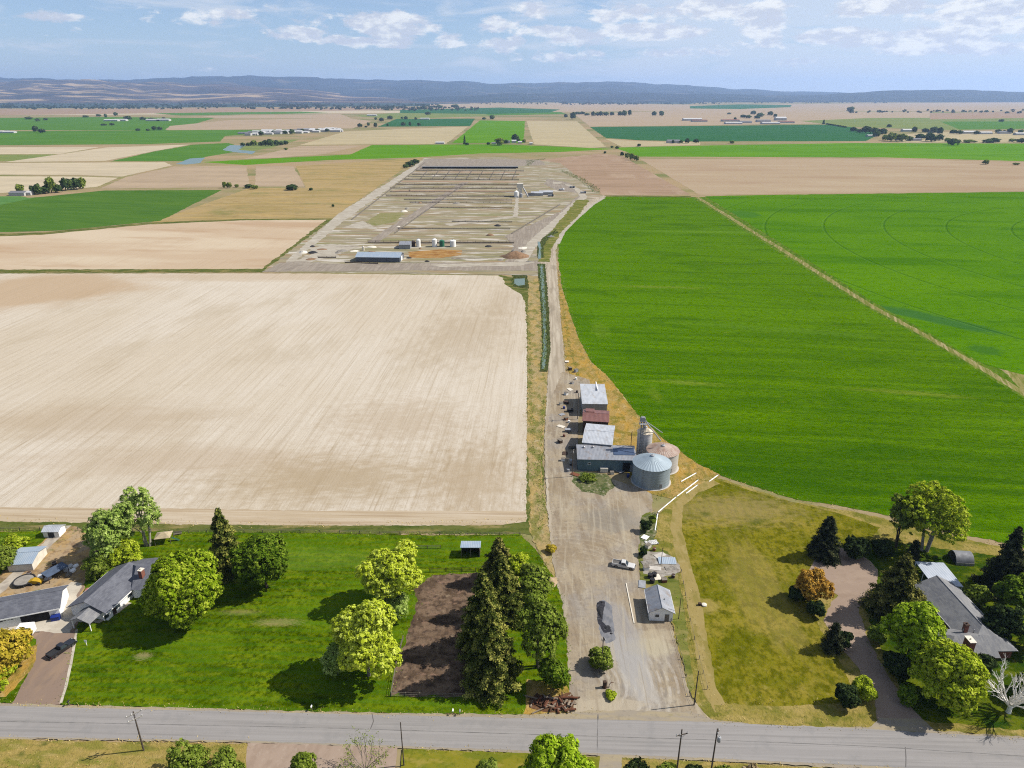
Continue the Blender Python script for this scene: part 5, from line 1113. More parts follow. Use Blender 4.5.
pp = G(630, 458); pl = thing('auger_pole', 'thin rusty upright pole behind the machine shed roof', 'pole', pp); part('pole', MB().tube((0, 0, 0), (0, 0, 9.5), .12, .1, 8), darkw, pl); part('crossarm', MB().box((0, 0, 8.4), (2.4, .1, .1)), darkw, pl)

# --- the small white office by the yard
c0, an, L_, W_ = rect([(646, 589.5), (668, 588), (676.5, 610), (648, 610)], 2.9)
a = G(657.5, 586.5, 3.8); b = G(662, 608, 3.8); an = math.atan2((b-a).y, (b-a).x); c0 = (a+b)/2; c0.z = 0
of = thing('farm_office', 'small white house with grey and white gable roof at the gravel yard', 'house', c0, an)
Lo, Wo = (b-a).length, 5.2
gable(of, Lo, Wo, 2.7, 4.0, white, rgr, .35, fascia=trimw)
window(of, Lo/2, -.9, 1.6, 1.0, .9, '+x'); door(of, Lo/2, -2.0 if False else 1.3, .95, 2.05, '+x', greyw); window(of, 0, -Wo/2, 1.5, 1.0, .9, '-y'); door(of, -Lo*.2, -Wo/2, .95, 2.0, '-y', darkw)
part('roof_vent', MB().tube((Lo*.1, 1, 3.3), (Lo*.1, 1, 4.1), .09, k=8), steel, of)
sl_ = [G(626, 584), G(640, 583), G(651, 614), G(634, 624)]
mb = MB(); vs = [(p.x, p.y, 0) for p in sl_]+[(p.x, p.y, .16) for p in sl_]; mb.add(vs, [(4, 5, 6, 7), (0, 1, 5, 4), (1, 2, 6, 5), (2, 3, 7, 6), (3, 0, 4, 7)])
solo('concrete_pad', mb, slabm, 'pale concrete pad beside the small white office', 'pad')
k0, k1 = G(626, 584), G(634, 624)
solo('concrete_kerb', MB().tube(k0+Vector((0, 0, .2)), k1+Vector((0, 0, .2)), .16, k=4), offw, 'low concrete kerb along the west side of the office pad', 'kerb')

# --- right house
rail = [(918.4, 583.6), (944.3, 623.4)]
a = G(936, 584.5, 3.0); b = G(993, 648, 3.0)
wm = 8.8; d = (b-a).normalized(); an = math.atan2(d.y, d.x); Lm = (b-a).length; c0 = (a+b)/2; c0.z = 0
rh = thing('ranch_house', 'long grey shingled ranch house with tall brick chimney among trees', 'house', c0, an)
gable(rh, Lm, wm, 2.8, 5.0, brick, shg2, .6, hip1=True, fascia=trimw)
irh = Matrix.Rotation(-an, 3, 'Z')
def lr_(px, py, z): return irh @ (G(px, py, z)-c0)
for x in (-6, -2): window(rh, x, -wm/2, 1.5, 1.6, 1.2, '-y')
for x in (-7, -3, 2): window(rh, x, wm/2, 1.5, 1.5, 1.2, '+y')
q = lr_(936, 636, 3.0); k = lr_(968, 640, 4.6)
# west wing, its ridge square to the main roof
ww = MB(); lenw = abs(q.y)+1.0; xw = (q.x+k.x)/2+0.5
part('wall', MB().box((xw, -lenw/2-1, 1.38), (7.4, lenw-2, 2.76)), brick, rh)
hw = 4.3
V = [(xw-hw, 0, 2.62), (xw-hw, -lenw-.5, 2.62), (xw+hw, -lenw-.5, 2.62), (xw+hw, 0, 2.62), (xw, 0.2, 4.6), (xw, -lenw-.5+hw*.9, 4.6)]
part('roof', MB().add([(x, y, z+.18) for x, y, z in V], [(0, 4, 5, 1), (3, 2, 5, 4), (1, 5, 2), (0, 1, 2, 3), (0, 3, 4)]), shg2, rh)
k = lr_(967, 651, 3.6); chimney(rh, k.x, k.y, .0, 6.6, 1.9, 1.2)
k = lr_(965.5, 628, 4.9); chimney(rh, k.x, k.y, 4.0, 5.9, .8, .8, darkw)
for px, py in ((963, 630.5), (974, 631.5), (979, 637)):
    k = lr_(px, py, 4.4); part('roof_vent', MB().tube((k.x, k.y, 3.6), (k.x, k.y, 4.9), .1, k=8), steel, rh)
c0, an, L_, W_ = rect([(915.2, 561.5), (943.7, 562.8), (965.8, 589), (931.7, 583.6)], 2.9)
cpm = corr('white patio roof', K(214, 222, 234), K(198, 208, 222), .6)
P4 = [G(915.2, 561.5, 2.9), G(943.7, 562.8, 2.9), G(963.5, 587, 2.9), G(931.7, 583.6, 2.9)]
cp = thing('carport', 'flat white metal roofed carport joined to the ranch house', 'carport', (c0.x, c0.y, 0))
P4 = [p-c0 for p in P4]
part('roof', MB().add([(p.x, p.y, 2.78) for p in P4]+[(p.x, p.y, 2.95) for p in P4], [(3, 2, 1, 0), (4, 5, 6, 7), (0, 1, 5, 4), (1, 2, 6, 5), (2, 3, 7, 6), (3, 0, 4, 7)]), cpm, cp)
for i, (p, s) in enumerate([(P4[0]*.96, 1), (P4[1]*.96, 1), (P4[2]*.95, 1), (P4[3]*.95, 1), ((P4[0]+P4[3])*.48, 1)]): part('post', MB().box((p.x, p.y, 1.38), (.14, .14, 2.76)), trimw, cp)
# quonset shed
p0 = G(957, 566); p1 = G(974, 566)
qs = thing('quonset_shed', 'small arched grey metal shed with dark open front beside big spruce', 'shed', ((p0.x+p1.x)/2, p0.y+2.2, 0), R(-6))
Lq = (p1-p0).length; rq = 2.3
arc = [(rq*math.cos(math.pi*i/14), rq*1.15*math.sin(math.pi*i/14)) for i in range(15)]
m = MB()
m.add([(-Lq/2, u, v) for u, v in arc]+[(Lq/2, u, v) for u, v in arc], [(i, i+1, 16+i, 15+i) for i in range(14)])
part('roof', m, plain('arched grey steel', K(150, 152, 158), .6, .1, var=.25, size=1.0, streak=True), qs, True)
for s in (-1, 1): part('end_wall', MB().add([(s*(Lq/2-.12), u*.97, v*.97) for u, v in arc], [tuple(range(15))]), plain('dark end wall', K(84, 88, 96), .7), qs)
part('door', MB().box((-Lq/2+.03, 0, 1.05), (.06, 1.6, 2.1)), plain('shed door', K(58, 60, 66), .7), qs)
part('trim', MB().box((0, -rq-.03, .5), (Lq, .05, .9)), plain('pale base board', K(190, 186, 180), .7), qs)

# ================================================================== fences
def fence(label, pts, hh, step, mat, rails=3, name='rail_fence', world=False, post=.07):
    P = [Vector(p) if world else G(*p) for p in pts]
    t = thing(name, label, 'fence', P[0]); o = P[0]
    rm = MB(); first = None
    for i in range(len(P)-1):
        a, b = P[i]-o, P[i+1]-o; L = (b-a).length; k = max(1, int(L/step))
        for j in range(k+(i == len(P)-2)):
            q = a.lerp(b, j/k)
            if first is None:
                first = part('post', MB().box((0, 0, hh/2), (post*2, post*2, hh)), mat, t); first.location = q
            else:
                d = first.copy(); C.objects.link(d); d.parent = t; d.location = q; d.rotation_euler = (rng.uniform(-.04, .04), rng.uniform(-.04, .04), rng.uniform(0, 1))
        for r_ in range(rails):
            z = hh*(.92-.32*r_); rm.tube(a+Vector((0, 0, z)), b+Vector((0, 0, z)), .014 if 'wire' in label else .035, k=5)
    part('rail', rm, mat, t)
    return t
fence('dark board fence along the lawn above the corral', [(430, 573), (446, 572.5), (462, 572), (476, 572)], 1.4, 2.4, darkw, 3)
fence('short wooden fence panel on the lawn behind the pale yellow tree', [(414, 549), (441, 549)], 1.2, 2.5, greyw, 3)
fence('pale plank fence closing the corral at its road side', [(391, 697), (420, 697.6), (454, 698), (486, 698)], 1.3, 2.4, greyw, 3)
fence('wooden fence along the west side of the corral', [(391, 697), (396, 668), (403, 640)], 1.3, 2.6, greyw, 3)
fence('wire fence running from the rubble slabs down to the road corner', [(681, 573), (690, 622), (699, 660), (707, 690)], 1.2, 4, greyw, 2, post=.05)
fence('wire fence along the east edge of the gravel yard', [(671, 622), (682, 660), (690, 697), (694, 706)], 1.1, 4, greyw, 2, post=.05)
fence('post and rail fence along the far edge of the left lawn', [(-20, 531), (60, 530), (170, 533.5), (300, 533), (400, 535), (520, 536)], 1.2, 5, greyw, 2)
# white irrigation pipes lying in rows
whp = plain('white pipe', K(232, 230, 224, .85), .5, var=.1)
for i, (a, b, lab) in enumerate((((655, 531), (657.5, 514), 'white irrigation pipe lying nearest the rubble, pointing up the field'), ((658, 512.5), (676, 497.5), 'long white irrigation pipe beside the weeds, second in the line'), ((677, 496.8), (698, 480.5), 'long white irrigation pipe at the upper end of the line'), ((686, 494), (697.5, 485.5), 'short white pipe lying parallel right of the long pipes'), ((681, 482), (696, 473.5), 'white pipe lying in the ochre grass above the line'), ((709, 482), (718, 475.5), 'white pipe lying at the corner of the wheat field'))):
    A, B = G(*a), G(*b); o = A
    t = thing('irrigation_pipe', lab, 'pipe', o, 0, 'white irrigation pipes'); part('pipe', MB().tube((0, 0, .16), B-A+Vector((0, 0, .16)), .17, k=10), whp, t)
    d = (B-A).normalized(); part('coupling', MB().tube(B-A+Vector((0, 0, .16))-d*.4, B-A+Vector((0, 0, .16)), .21, k=10), steel, t)

# ================================================================== utility poles
pole_m = plain('grey pole timber', K(110, 98, 86), .9, var=.3, size=.5); ins = plain('pale porcelain', K(230, 228, 222), .4, var=.05)
def pole(label, base, h, arms=(), trans=False, rz=0.0, r=.16, lean=(0, 0)):
    t = thing('utility_pole', label, 'pole', G(*base), rz); t.rotation_euler = (lean[0], lean[1], rz)
    part('pole', MB().tube((0, 0, -.2), (0, 0, h), r, r*.68, 10), pole_m, t)
    for z, w_ in arms:
        ar = part('crossarm', MB().box((0, -.18, z), (w_, .12, .14)), plain('pale crossarm', K(196, 190, 178), .8) if trans is None else pole_m, t)
        for s in (-.46, -.15, .46) if w_ > 1.5 else (-.4, .4):
            part('insulator', MB().lathe([(.05, 0), (.11, .06), (.06, .14), (.1, .2), (.03, .3)], 10, (s*w_, -.18, z+.07)), ins, ar)
        part('brace', MB().tube((-w_*.32, -.2, z-.05), (0, -.17, z-.75), .03, k=5).tube((w_*.32, -.2, z-.05), (0, -.17, z-.75), .03, k=5), steel, ar)
    if trans:
        tr = part('transformer', MB().lathe([(0, 0), (.3, 0), (.32, .1), (.32, .95), (.26, 1.05), (0, 1.08)], 18, (-.05, -.52, h-2.6)), plain('transformer paint', K(200, 202, 204), .5), t, True)
        part('bushing', MB().tube((-.05, -.52, h-1.55), (-.05, -.52, h-1.2), .06, .04, 8), ins, tr)
    return t
pole('utility pole with two pale crossarms and insulators beside the left lawn', (144, 751), 9.6, ((9.2, 2.6), (8.0, 2.4)), None, R(38))
pole('thin bare pole with no crossarm beside the clay driveway', (404, 766), 10.5, (), False, 0, .12)
pole('roadside pole with a single crossarm, left of the right hand pair', (676, 777), 11.3, ((10.3, 2.2),), False, R(15))
pole('roadside pole carrying a small transformer, right of the right hand pair', (710.5, 775), 11.0, ((10.4, 1.0),), True, R(60))
pole('bare pole at the yard corner casting a long shadow over the gravel', (694, 705.5), 8.8, (), False, 0, .14)
pole('bare pole standing in the round yard shrub', (601.5, 668), 8.2, ((7.6, .9),), False, 0, .13)
pole('short dark pole between the office and the wire fence', (678.5, 619.5), 6.0, (), False, 0, .1)
pole('tall pole by the corner of the machine shed, shadow crossing the farm road', (572, 477), 9.6, ((9.0, 1.8),), False, R(80), .14)
pole('tall pole beside the red brown shed, shadow crossing the farm road', (577.5, 419.5), 10.5, ((9.8, 1.8),), False, R(80), .14)
pole('slim dark pole standing among the rubble slabs', (661, 565), 5.2, (), False, 0, .1)
# ================================================================== vehicles
def carpaint(name, col, rough=.3):
    m, nt_, b = nmat(name); b.inputs['Base Color'].default_value = col; b.inputs['Roughness'].default_value = rough; b.inputs['Coat Weight'].default_value = .4; b.inputs['Coat Roughness'].default_value = .1
    return m
chrome = plain('chrome', K(200, 200, 204), .2, .9, var=.1); lampm = plain('headlight glass', K(220, 220, 216), .15, var=.05); tailm = plain('tail lamp red', K(150, 24, 20), .3, var=.1)
def pickup(label, loc, rz, paint, cover=None):
    t = thing('pickup_truck', label, 'pickup truck', loc, rz)
    lower = [(-2.85, .52), (-2.85, 1.02), (-.62, 1.04), (-.6, 1.06), (1.02, 1.06), (2.55, .98), (2.8, .86), (2.84, .5), (2.38, .42), (2.3, .66), (2.06, .82), (1.72, .82), (1.48, .66), (1.4, .42), (-1.3, .42), (-1.38, .66), (-1.62, .82), (-1.96, .82), (-2.2, .66), (-2.28, .42)]
    b = part('body', MB().prism(lower, 1, -.95, .95), paint, t, bevel=.05)
    part('cab', MB().add([(-.72, -.92, 1.05), (1.12, -.92, 1.05), (1.12, .92, 1.05), (-.72, .92, 1.05), (-.58, -.74, 1.82), (.42, -.74, 1.82), (.42, .74, 1.82), (-.58, .74, 1.82)], [(4, 5, 6, 7), (0, 1, 5, 4), (1, 2, 6, 5), (2, 3, 7, 6), (3, 0, 4, 7)]), paint, t, bevel=.05)
    part('windscreen', MB().add([(1.08, -.78, 1.12), (1.08, .78, 1.12), (.50, .66, 1.76), (.50, -.66, 1.76)], [(0, 1, 2, 3)]), glass, t).location = (.035, 0, .02)
    part('rear_window', MB().box((-.665, 0, 1.46), (.03, 1.2, .42), ry=R(10)), glass, t)
    for s in (-1, 1):
        part('side_window', MB().add([(-.5, s*.9, 1.14), (.9, s*.9, 1.14), (.36, s*.775, 1.72), (-.46, s*.775, 1.72)], [(0, 1, 2, 3)]), glass, t)
        part('headlight', MB().box((2.76, s*.7, .8), (.14, .34, .2)), lampm, t); part('tail_light', MB().box((-2.86, s*.86, .84), (.05, .14, .34)), tailm, t)
        part('mirror', MB().box((.86, s*1.04, 1.2), (.12, .2, .16)), paint, t, bevel=.02)
        part('bed_side', MB().box((-1.74, s*.88, 1.16), (2.2, .12, .26)), paint, t, bevel=.02)
    part('tailgate', MB().box((-2.82, 0, 1.14), (.08, 1.64, .28)), paint, t); part('bed_floor', MB().box((-1.74, 0, 1.06), (2.1, 1.62, .03)), cover or blk, t)
    part('front_bumper', MB().box((2.86, 0, .56), (.16, 1.9, .22)), chrome, t, bevel=.03); part('rear_bumper', MB().box((-2.94, 0, .56), (.16, 1.8, .2)), chrome, t, bevel=.03)
    part('grille', MB().box((2.83, 0, .8), (.05, 1.0, .26)), blk, t)
    for x in (1.89, -1.79):
        for s in (-1, 1):
            w_ = part('wheel', MB().tube((x, s*.70, .40), (x, s*.96, .40), .40, k=20), blk, t, bevel=.04)
            part('rim', MB().tube((x, s*.955, .40), (x, s*.975, .40), .24, k=14), chrome, w_)
    return t
pickup('white pickup truck parked on the gravel yard', G(623.5, 567), R(-17), carpaint('white paint', K(236, 234, 230)), plain('bed load', K(120, 116, 112), .9))
pickup('black pickup truck parked on the brown driveway of the left house', G(62.5, 651), R(64), carpaint('black paint', (.012, .012, .014, 1)))
pickup('tiny white pickup on the far farm road beside the feedlot', G(551, 237.5), R(30), carpaint('far white paint', K(220, 216, 212)))

# ================================================================== clutter of the left yard
ypl = plain('yellow paint', K(222, 178, 40), .5, var=.15); wtp = plain('white tarpaulin', K(232, 230, 226), .7, var=.1)
t = thing('enclosed_trailer', 'white box trailer parked before the garage front', 'trailer', G(28, 634), R(8))
part('box', MB().box((0, 0, 1.45), (3.0, 1.9, 2.0)), white, t, bevel=.06); part('drawbar', MB().tube((1.5, 0, .5), (2.6, 0, .45), .06), steel, t)
for s in (-1, 1): part('wheel', MB().tube((-.2, s*.8, .33), (-.2, s*1.04, .33), .33, k=16), blk, t)
t = thing('bin', 'blue lidded bin standing at the garage corner', 'bin', G(56.5, 620), .3); blu = plain('blue plastic', K(36, 60, 150), .5)
part('body', MB().box((0, 0, .6), (1.7, 1.2, 1.2)), blu, t, bevel=.06); part('lid', MB().box((0, -.05, 1.27), (1.8, 1.3, .12), rx=R(4)), blu, t, bevel=.03)
t = thing('yellow_loader', 'small yellow machine body among the yard clutter behind the garage', 'machine', G(36.5, 584), .1)
part('body', MB().prism([(-1.4, .5), (-1.4, 1.2), (-.4, 1.5), (.7, 1.3), (1.5, 1.0), (1.5, .5)], 1, -.7, .7), ypl, t, bevel=.06)
for x in (-.9, .9):
    for s in (-1, 1): part('wheel', MB().tube((x, s*.7, .42), (x, s*.95, .42), .42, k=14), blk, t)
t = thing('tarpaulin_heap', 'white arched tarpaulin cover behind the garage', 'tarpaulin', G(46, 578), .4)
arc = [(1.5*math.cos(math.pi*i/10), 1.2*math.sin(math.pi*i/10)) for i in range(11)]
part('cover', MB().add([(-1.5, u, v) for u, v in arc]+[(1.5, u*.9, v*.9) for u, v in arc], [(i, i+1, 12+i, 11+i) for i in range(10)]+[tuple(range(11))]), wtp, t, True)
t = thing('trampoline', 'round dark trampoline ring in the bare yard behind the garage', 'trampoline', G(25, 583)); ring = MB()
for i in range(20):
    a0, a1 = 6.2832*i/20, 6.2832*(i+1)/20; ring.tube((2.3*math.cos(a0), 2.3*math.sin(a0), .9), (2.3*math.cos(a1), 2.3*math.sin(a1), .9), .18, k=6)
part('frame', ring, blk, t); part('mat', MB().lathe([(0, .86), (2.2, .86)], 24), plain('grey mat', K(180, 172, 160), .8), t)
for i in range(6): part('leg', MB().tube((2.3*math.cos(i*1.047), 2.3*math.sin(i*1.047), 0), (2.3*math.cos(i*1.047), 2.3*math.sin(i*1.047), .9), .05), steel, t)
t = thing('lean_to', 'dark blue grey flat roofed lean-to in the cluttered yard', 'shed', G(57, 577), R(62))
part('roof', MB().box((0, 0, 2.2), (5.2, 2.8, .12), rx=R(5)), plain('blue grey roof felt', K(96, 112, 136), .8), t)
for x in (-2.4, 2.4):
    for y in (-1.2, 1.2): part('post', MB().box((x, y, 1.08), (.12, .12, 2.16)), darkw, t)
part('wall', MB().box((0, 1.25, 1.05), (4.6, .08, 2.1)), darkw, t)
for i, (x, y, lab, mt, s) in enumerate(((67, 571, 'white bag nearest the grey house in the stack of bags', wtp, 1.0), (70.5, 567.5, 'white bag topmost of the stack of bags', wtp, .9), (73, 572, 'pale bag leaning on the right of the bag stack', trimw, .9), (76, 567, 'small pale bag behind the bag stack', white, .8), (69, 576, 'grey white bag in front of the bag stack', greyw, .9),
                                       (88, 592, 'rose pink garden chair cushion heap by the house path', plain('pink cushion', K(214, 140, 124), .8), .9), (84, 597, 'grey planter heap by the house path', greyw, .8), (95, 588, 'dark planter heap nearest the house wall', darkw, .9), (80, 602, 'brown planter heap by the porch', darkw, .8))):
    t = MB().lathe([(0, 0), (.62, .02), (.8, .3), (.66, .68), (.3, .86), (0, .9)], 12); o = solo('sack', t, mt, lab, 'sack', G(x, y), rng.uniform(0, 3), None, True); o.scale = (s*1.3, s, s*rng.uniform(.8, 1.2))
for i, (x, y, lab) in enumerate(((30, 576, 'dark scrap metal drum behind the round trampoline'), (52, 571, 'brown rusty drum beside the dark lean-to'), (55, 566, 'rusty drum farthest up the cluttered yard'))):
    t = thing('drum', lab, 'drum', G(x, y)); part('body', MB().lathe([(0, 0), (.5, 0), (.52, .35), (.5, .36), (.52, .7), (.5, 1.1), (0, 1.1)], 16), darkw, t); part('rim', MB().lathe([(.5, 1.08), (.54, 1.1), (.5, 1.13)], 16), steel, t)
# garden play frame
t = thing('play_gazebo', 'tan topped garden gazebo on the lawn under the willow', 'gazebo', G(165, 542), .2); tan = plain('tan canvas', K(214, 196, 160), .8)
part('canopy', MB().add([(-2, -1.7, 2.2), (2, -1.7, 2.2), (2, 1.7, 2.2), (-2, 1.7, 2.2), (-.4, 0, 3.0), (.4, 0, 3.0)], [(0, 1, 5, 4), (1, 2, 5), (2, 3, 4, 5), (3, 0, 4)]), tan, t)
for x in (-1.9, 1.9):
    for y in (-1.6, 1.6): part('post', MB().box((x, y, 1.1), (.12, .12, 2.2)), greyw, t)
part('slide', MB().add([(1.9, -.5, 1.3), (1.9, .2, 1.3), (3.8, -.5, .1), (3.8, .2, .1)], [(0, 1, 3, 2)]), plain('green slide', K(40, 90, 60), .5), t)
t = thing('garden_bench', 'grey wooden bench right of the garden gazebo', 'bench', G(178, 535), .3)
part('seat', MB().box((0, 0, .46), (2.0, .5, .07)), greyw, t); part('backrest', MB().box((0, .26, .8), (2.0, .06, .45), rx=R(-8)), greyw, t)
for x in (-.85, .85): part('leg', MB().box((x, 0, .22), (.08, .45, .42)), greyw, t)
# mailboxes and posts on the verge
def mailbox(label, px, py, c, rz=0):
    t = thing('mailbox', label, 'mailbox', G(px, py), rz); part('post', MB().box((0, 0, .55), (.12, .12, 1.1)), greyw, t)
    part('box', MB().prism([(-.13, 1.1), (.13, 1.1), (.13, 1.26), (.08, 1.36), (-.08, 1.36), (-.13, 1.26)], 1, -.3, .3), c, t, bevel=.01)
    return t
mailbox('dark mailbox on a post at the left driveway mouth', 69.5, 706, plain('dark mailbox tin', K(60, 58, 60), .5)); mailbox('white mailbox on the verge below the bright yellow tree', 312, 711, trimw)
mailbox('white mailbox, left of the two below the corral', 453, 715, trimw); mailbox('grey mailbox, right of the two below the corral', 460, 715.5, steel)
t = thing('sign_post', 'small white notice board on a post beside the black pickup', 'sign', G(87, 646)); part('post', MB().box((0, 0, .8), (.1, .1, 1.6)), trimw, t); part('board', MB().box((0, -.07, 1.4), (.5, .04, .6)), trimw, t)
# scrap timber heap at the yard corner
wds = [plain('reddish old timber', K(130, 82, 58), .9, var=.4, size=.4), plain('grey old timber', K(168, 150, 130), .9, var=.3, size=.4), plain('brown old timber', K(96, 66, 48), .9, var=.4, size=.4)]
pal = []
ph = [('log', 1.4), ('plank', 2.6)]
adj = ['thick', 'short', 'long', 'split', 'cracked', 'rough', 'broken', 'narrow', 'bent', 'weathered']
for i in range(44):
    px = rng.uniform(530, 574); py = rng.uniform(697, 713) if i > 8 else 702+rng.uniform(-2, 4)
    L = rng.uniform(1.0, 3.4); isl = i % 3 == 0; m = MB()
    k = 'log' if isl else 'plank'
    if isl: m.path([(-L/2, 0, 0), (0, .06, .04), (L/2, 0, 0)], [.26, .22, .2], 9)
    else: m.box((0, 0, 0), (L, .28, .09))
    o = solo(k, m, wds[i % 3] if i > 4 else wds[1], f'{adj[i%10]} {["reddish","grey","dark brown"][i%3]} {k} in the scrap timber heap by the road', 'timber', G(px, py)+Vector((0, 0, .2+rng.uniform(0, .5))), rng.uniform(0, 3.1), 'scrap timber heap', False)
    o.rotation_euler = (rng.uniform(-.2, .2), rng.uniform(-.14, .14), o.rotation_euler.z)
def heap(name, label, cat, px, py, rx, ry, hh, mat, seed, rz=0.0, bumpy=.35, kx=26):
    m = MB(); k = kx; vs = []; fs = []
    for j in range(9):
        s = j/8
        for i in range(k):
            a = 6.28318*i/k; q = 1+bumpy*mnoise.noise(Vector((math.cos(a)*1.7+seed, math.sin(a)*1.7, s*2)))
            z = hh*(1-s**1.6)*(1+.5*bumpy*mnoise.noise(Vector((math.cos(a)*s*3, math.sin(a)*s*3, seed))))
            vs.append((rx*s*q*math.cos(a), ry*s*q*math.sin(a), z if j < 8 else -.15))
    for j in range(8):
        for i in range(k): fs.append((j*k+i, (j+1)*k+i, (j+1)*k+(i+1) % k, j*k+(i+1) % k))
    m.add(vs, fs)
    return solo(name, m, mat, label, cat, G(px, py), rz, None, True)
rubm = plain('broken grey rubble', K(176, 168, 156), .95, var=.45, size=.5); earth = plain('brown earth heap', K(168, 132, 98), .95, var=.35, size=1.5); dkr = plain('black rubble', K(50, 50, 54), .9, var=.5, size=.35)
heap('earth_mound', 'brown earth and straw mound at the feedlot entrance', 'mound', 515, 257, 11, 8, 4.2, earth, 3.3)
heap('rubble_heap', 'pale rubble heap right of the brown earth mound', 'heap', 523.5, 252, 2.2, 3, 1.6, rubm, 4.2); heap('dirt_heap', 'small tan dirt heap beside the farm road verge', 'heap', 552, 582, 1.6, 2.6, .6, plain('tan dirt', K(206, 178, 140), .95, var=.2), 5.1)
heap('asphalt_heap', 'low black heap of asphalt lumps on the grey wet strip', 'heap', 600, 612, .9, 2.6, .45, dkr, 6.2, .05); heap('asphalt_heap', 'second smaller black heap of lumps above the shrub pole', 'heap', 607.5, 628, 1.2, 1.0, .35, dkr, 7.7, .3)
for i, (x, y, lab) in enumerate(((598.5, 604, 'black lump at the head of the asphalt strip'), (602, 603, 'blue grey lump beside the asphalt strip head'), (611, 634, 'black lump at the tail of the asphalt strip'), (604, 640, 'small black lump just above the shrub pole'))):
    heap('asphalt_lump', lab, 'lump', x, y, .5, .5, .35, dkr, 9+i)
# stump and post by the yard mouth
t = thing('sign_stump', 'dark wooden box on a stump near the yard mouth', 'stump', G(604.5, 688), .1); part('base', MB().lathe([(0, 0), (.5, 0), (.42, .5), (.4, .9), (0, .9)], 12), wds[2], t); part('box', MB().box((0, 0, 1.3), (.7, .6, .9)), darkw, t, bevel=.03)
t = thing('bent_pipe', 'rusty bent pipe beside the dark stump box', 'pipe', G(609, 688)); part('pipe', MB().path([(0, 0, 0), (0, 0, .9), (.4, .2, 1.3), (.9, .3, 1.2)], [.07]*4, 8), wds[0], t)
leafy('yellow green weeds at the foot of the stump', (611, 697), 692, 14, L_yg, 131, 'weed_clump', 'weeds', nl=5, under=0)
# rubble slabs and junk above the office
t = thing('metal_cover', 'light bluish metal sheet lying tilted on the rubble slabs', 'metal sheet', G(667, 562), -.05); part('sheet', MB().box((0, 0, .45), (4.4, 2.4, .07), rx=R(9)), rbl, t); part('prop', MB().box((0, 1.0, .22), (3.8, .2, .4)), greyw, t)
t = thing('tarpaulin_sheet', 'crumpled white sheet among dark weeds above the slabs', 'tarpaulin', G(651.5, 543.5), .2)
m = MB(); gx = 8
vs = [((i/gx-.5)*3.4, (j/gx-.5)*1.9, .35+.35*mnoise.noise(Vector((i*.8, j*.9, 2)))) for i in range(gx+1) for j in range(gx+1)]
m.add(vs, [(i*(gx+1)+j, (i+1)*(gx+1)+j, (i+1)*(gx+1)+j+1, i*(gx+1)+j+1) for i in range(gx) for j in range(gx)]); part('sheet', m, wtp, t)
for i, (x, y, lab) in enumerate(((650, 578, 'dark junk drum left in the pair above the office'), (654, 577, 'dark junk drum right in the pair above the office'), (652, 583, 'black drum nearest the office roof'))):
    t = thing('drum', lab, 'drum', G(x, y)); part('body', MB().lathe([(0, 0), (.6, 0), (.62, .5), (.6, 1.2), (0, 1.2)], 14), dkr, t); part('rim', MB().lathe([(.6, 1.18), (.64, 1.2), (.6, 1.24)], 14), darkw, t)
for i, (x, y, a, lab) in enumerate(((647, 563, .3, 'pale broken slab left of the tilted metal sheet'), (655, 569, -.2, 'pale broken slab in front of the tilted metal sheet'), (671, 569, .1, 'grey slab at the lower right of the rubble'), (660, 556, .5, 'pale slab above the tilted metal sheet'))):
    solo('concrete_slab', MB().box((0, 0, .18), (3.0, 1.5, .26), rx=.05), slabm if i % 2 else rubm, lab, 'slab', G(x, y), a, None, False, None, .03)
t = thing('pipe_loop', 'dark bent hose curving along the slab edge', 'hose', G(668, 573)); part('hose', MB().path([(-4, 1, .1), (-2.5, -.2, .1), (0, -.9, .1), (2.5, -.6, .1), (3.6, .8, .1), (3.4, 2.4, .1)], [.11]*6, 7), blk, t)
# object on the dry lawn
t = thing('well_cap', 'pale round well cap with dark box on the dry lawn', 'well', G(702, 606)); part('cap', MB().lathe([(0, 0), (.6, 0), (.6, .5), (.2, .6), (0, .6)], 16, (.5, 0, 0)), offw, t); part('box', MB().box((-.5, .1, .4), (.7, .6, .8)), darkw, t, bevel=.03)
# clutter in the shade of the farm sheds
for i, (x, y, lab, sz, mt) in enumerate(((570, 412, 'dark implement frame in the shade beside the red brown shed', (2.6, 1.6, 1.0), dkr), (568, 432, 'grey implement frame in the shade beside the wide shed', (2.4, 1.5, .9), steel), (573, 449, 'long implement frame in the shade beside the machine shed', (3.2, 1.4, 1.1), greyw), (571, 465, 'upright pale tank on legs at the machine shed corner', (1.2, 1.2, 1.5), lgr), (566, 404, 'low wooden cart north of the shed shadows', (2.4, 1.4, .9), darkw))):
    t = thing('implement', lab, 'farm implement', G(x, y), rng.uniform(-.4, .4)); a, b, c = sz
    part('frame', MB().box((0, 0, c*.6), (a, .14, .14)).box((0, b*.4, c*.6), (a, .12, .12)).box((0, -b*.4, c*.6), (a, .12, .12)).box((a*.4, 0, c*.6), (.12, b, .12)).box((-a*.4, 0, c*.6), (.12, b, .12)), mt, t)
    part('hopper', MB().add([(-a*.35, -b*.35, c*.68), (a*.35, -b*.35, c*.68), (a*.35, b*.35, c*.68), (-a*.35, b*.35, c*.68), (-a*.45, -b*.45, c*1.3), (a*.45, -b*.45, c*1.3), (a*.45, b*.45, c*1.3), (-a*.45, b*.45, c*1.3)], [(3, 2, 1, 0), (4, 5, 6, 7), (0, 1, 5, 4), (1, 2, 6, 5), (2, 3, 7, 6), (3, 0, 4, 7)]), mt, t)
    for s in (-1, 1): part('wheel', MB().tube((0, s*b*.5, .35), (0, s*(b*.5+.2), .35), .35, k=14), blk, t)
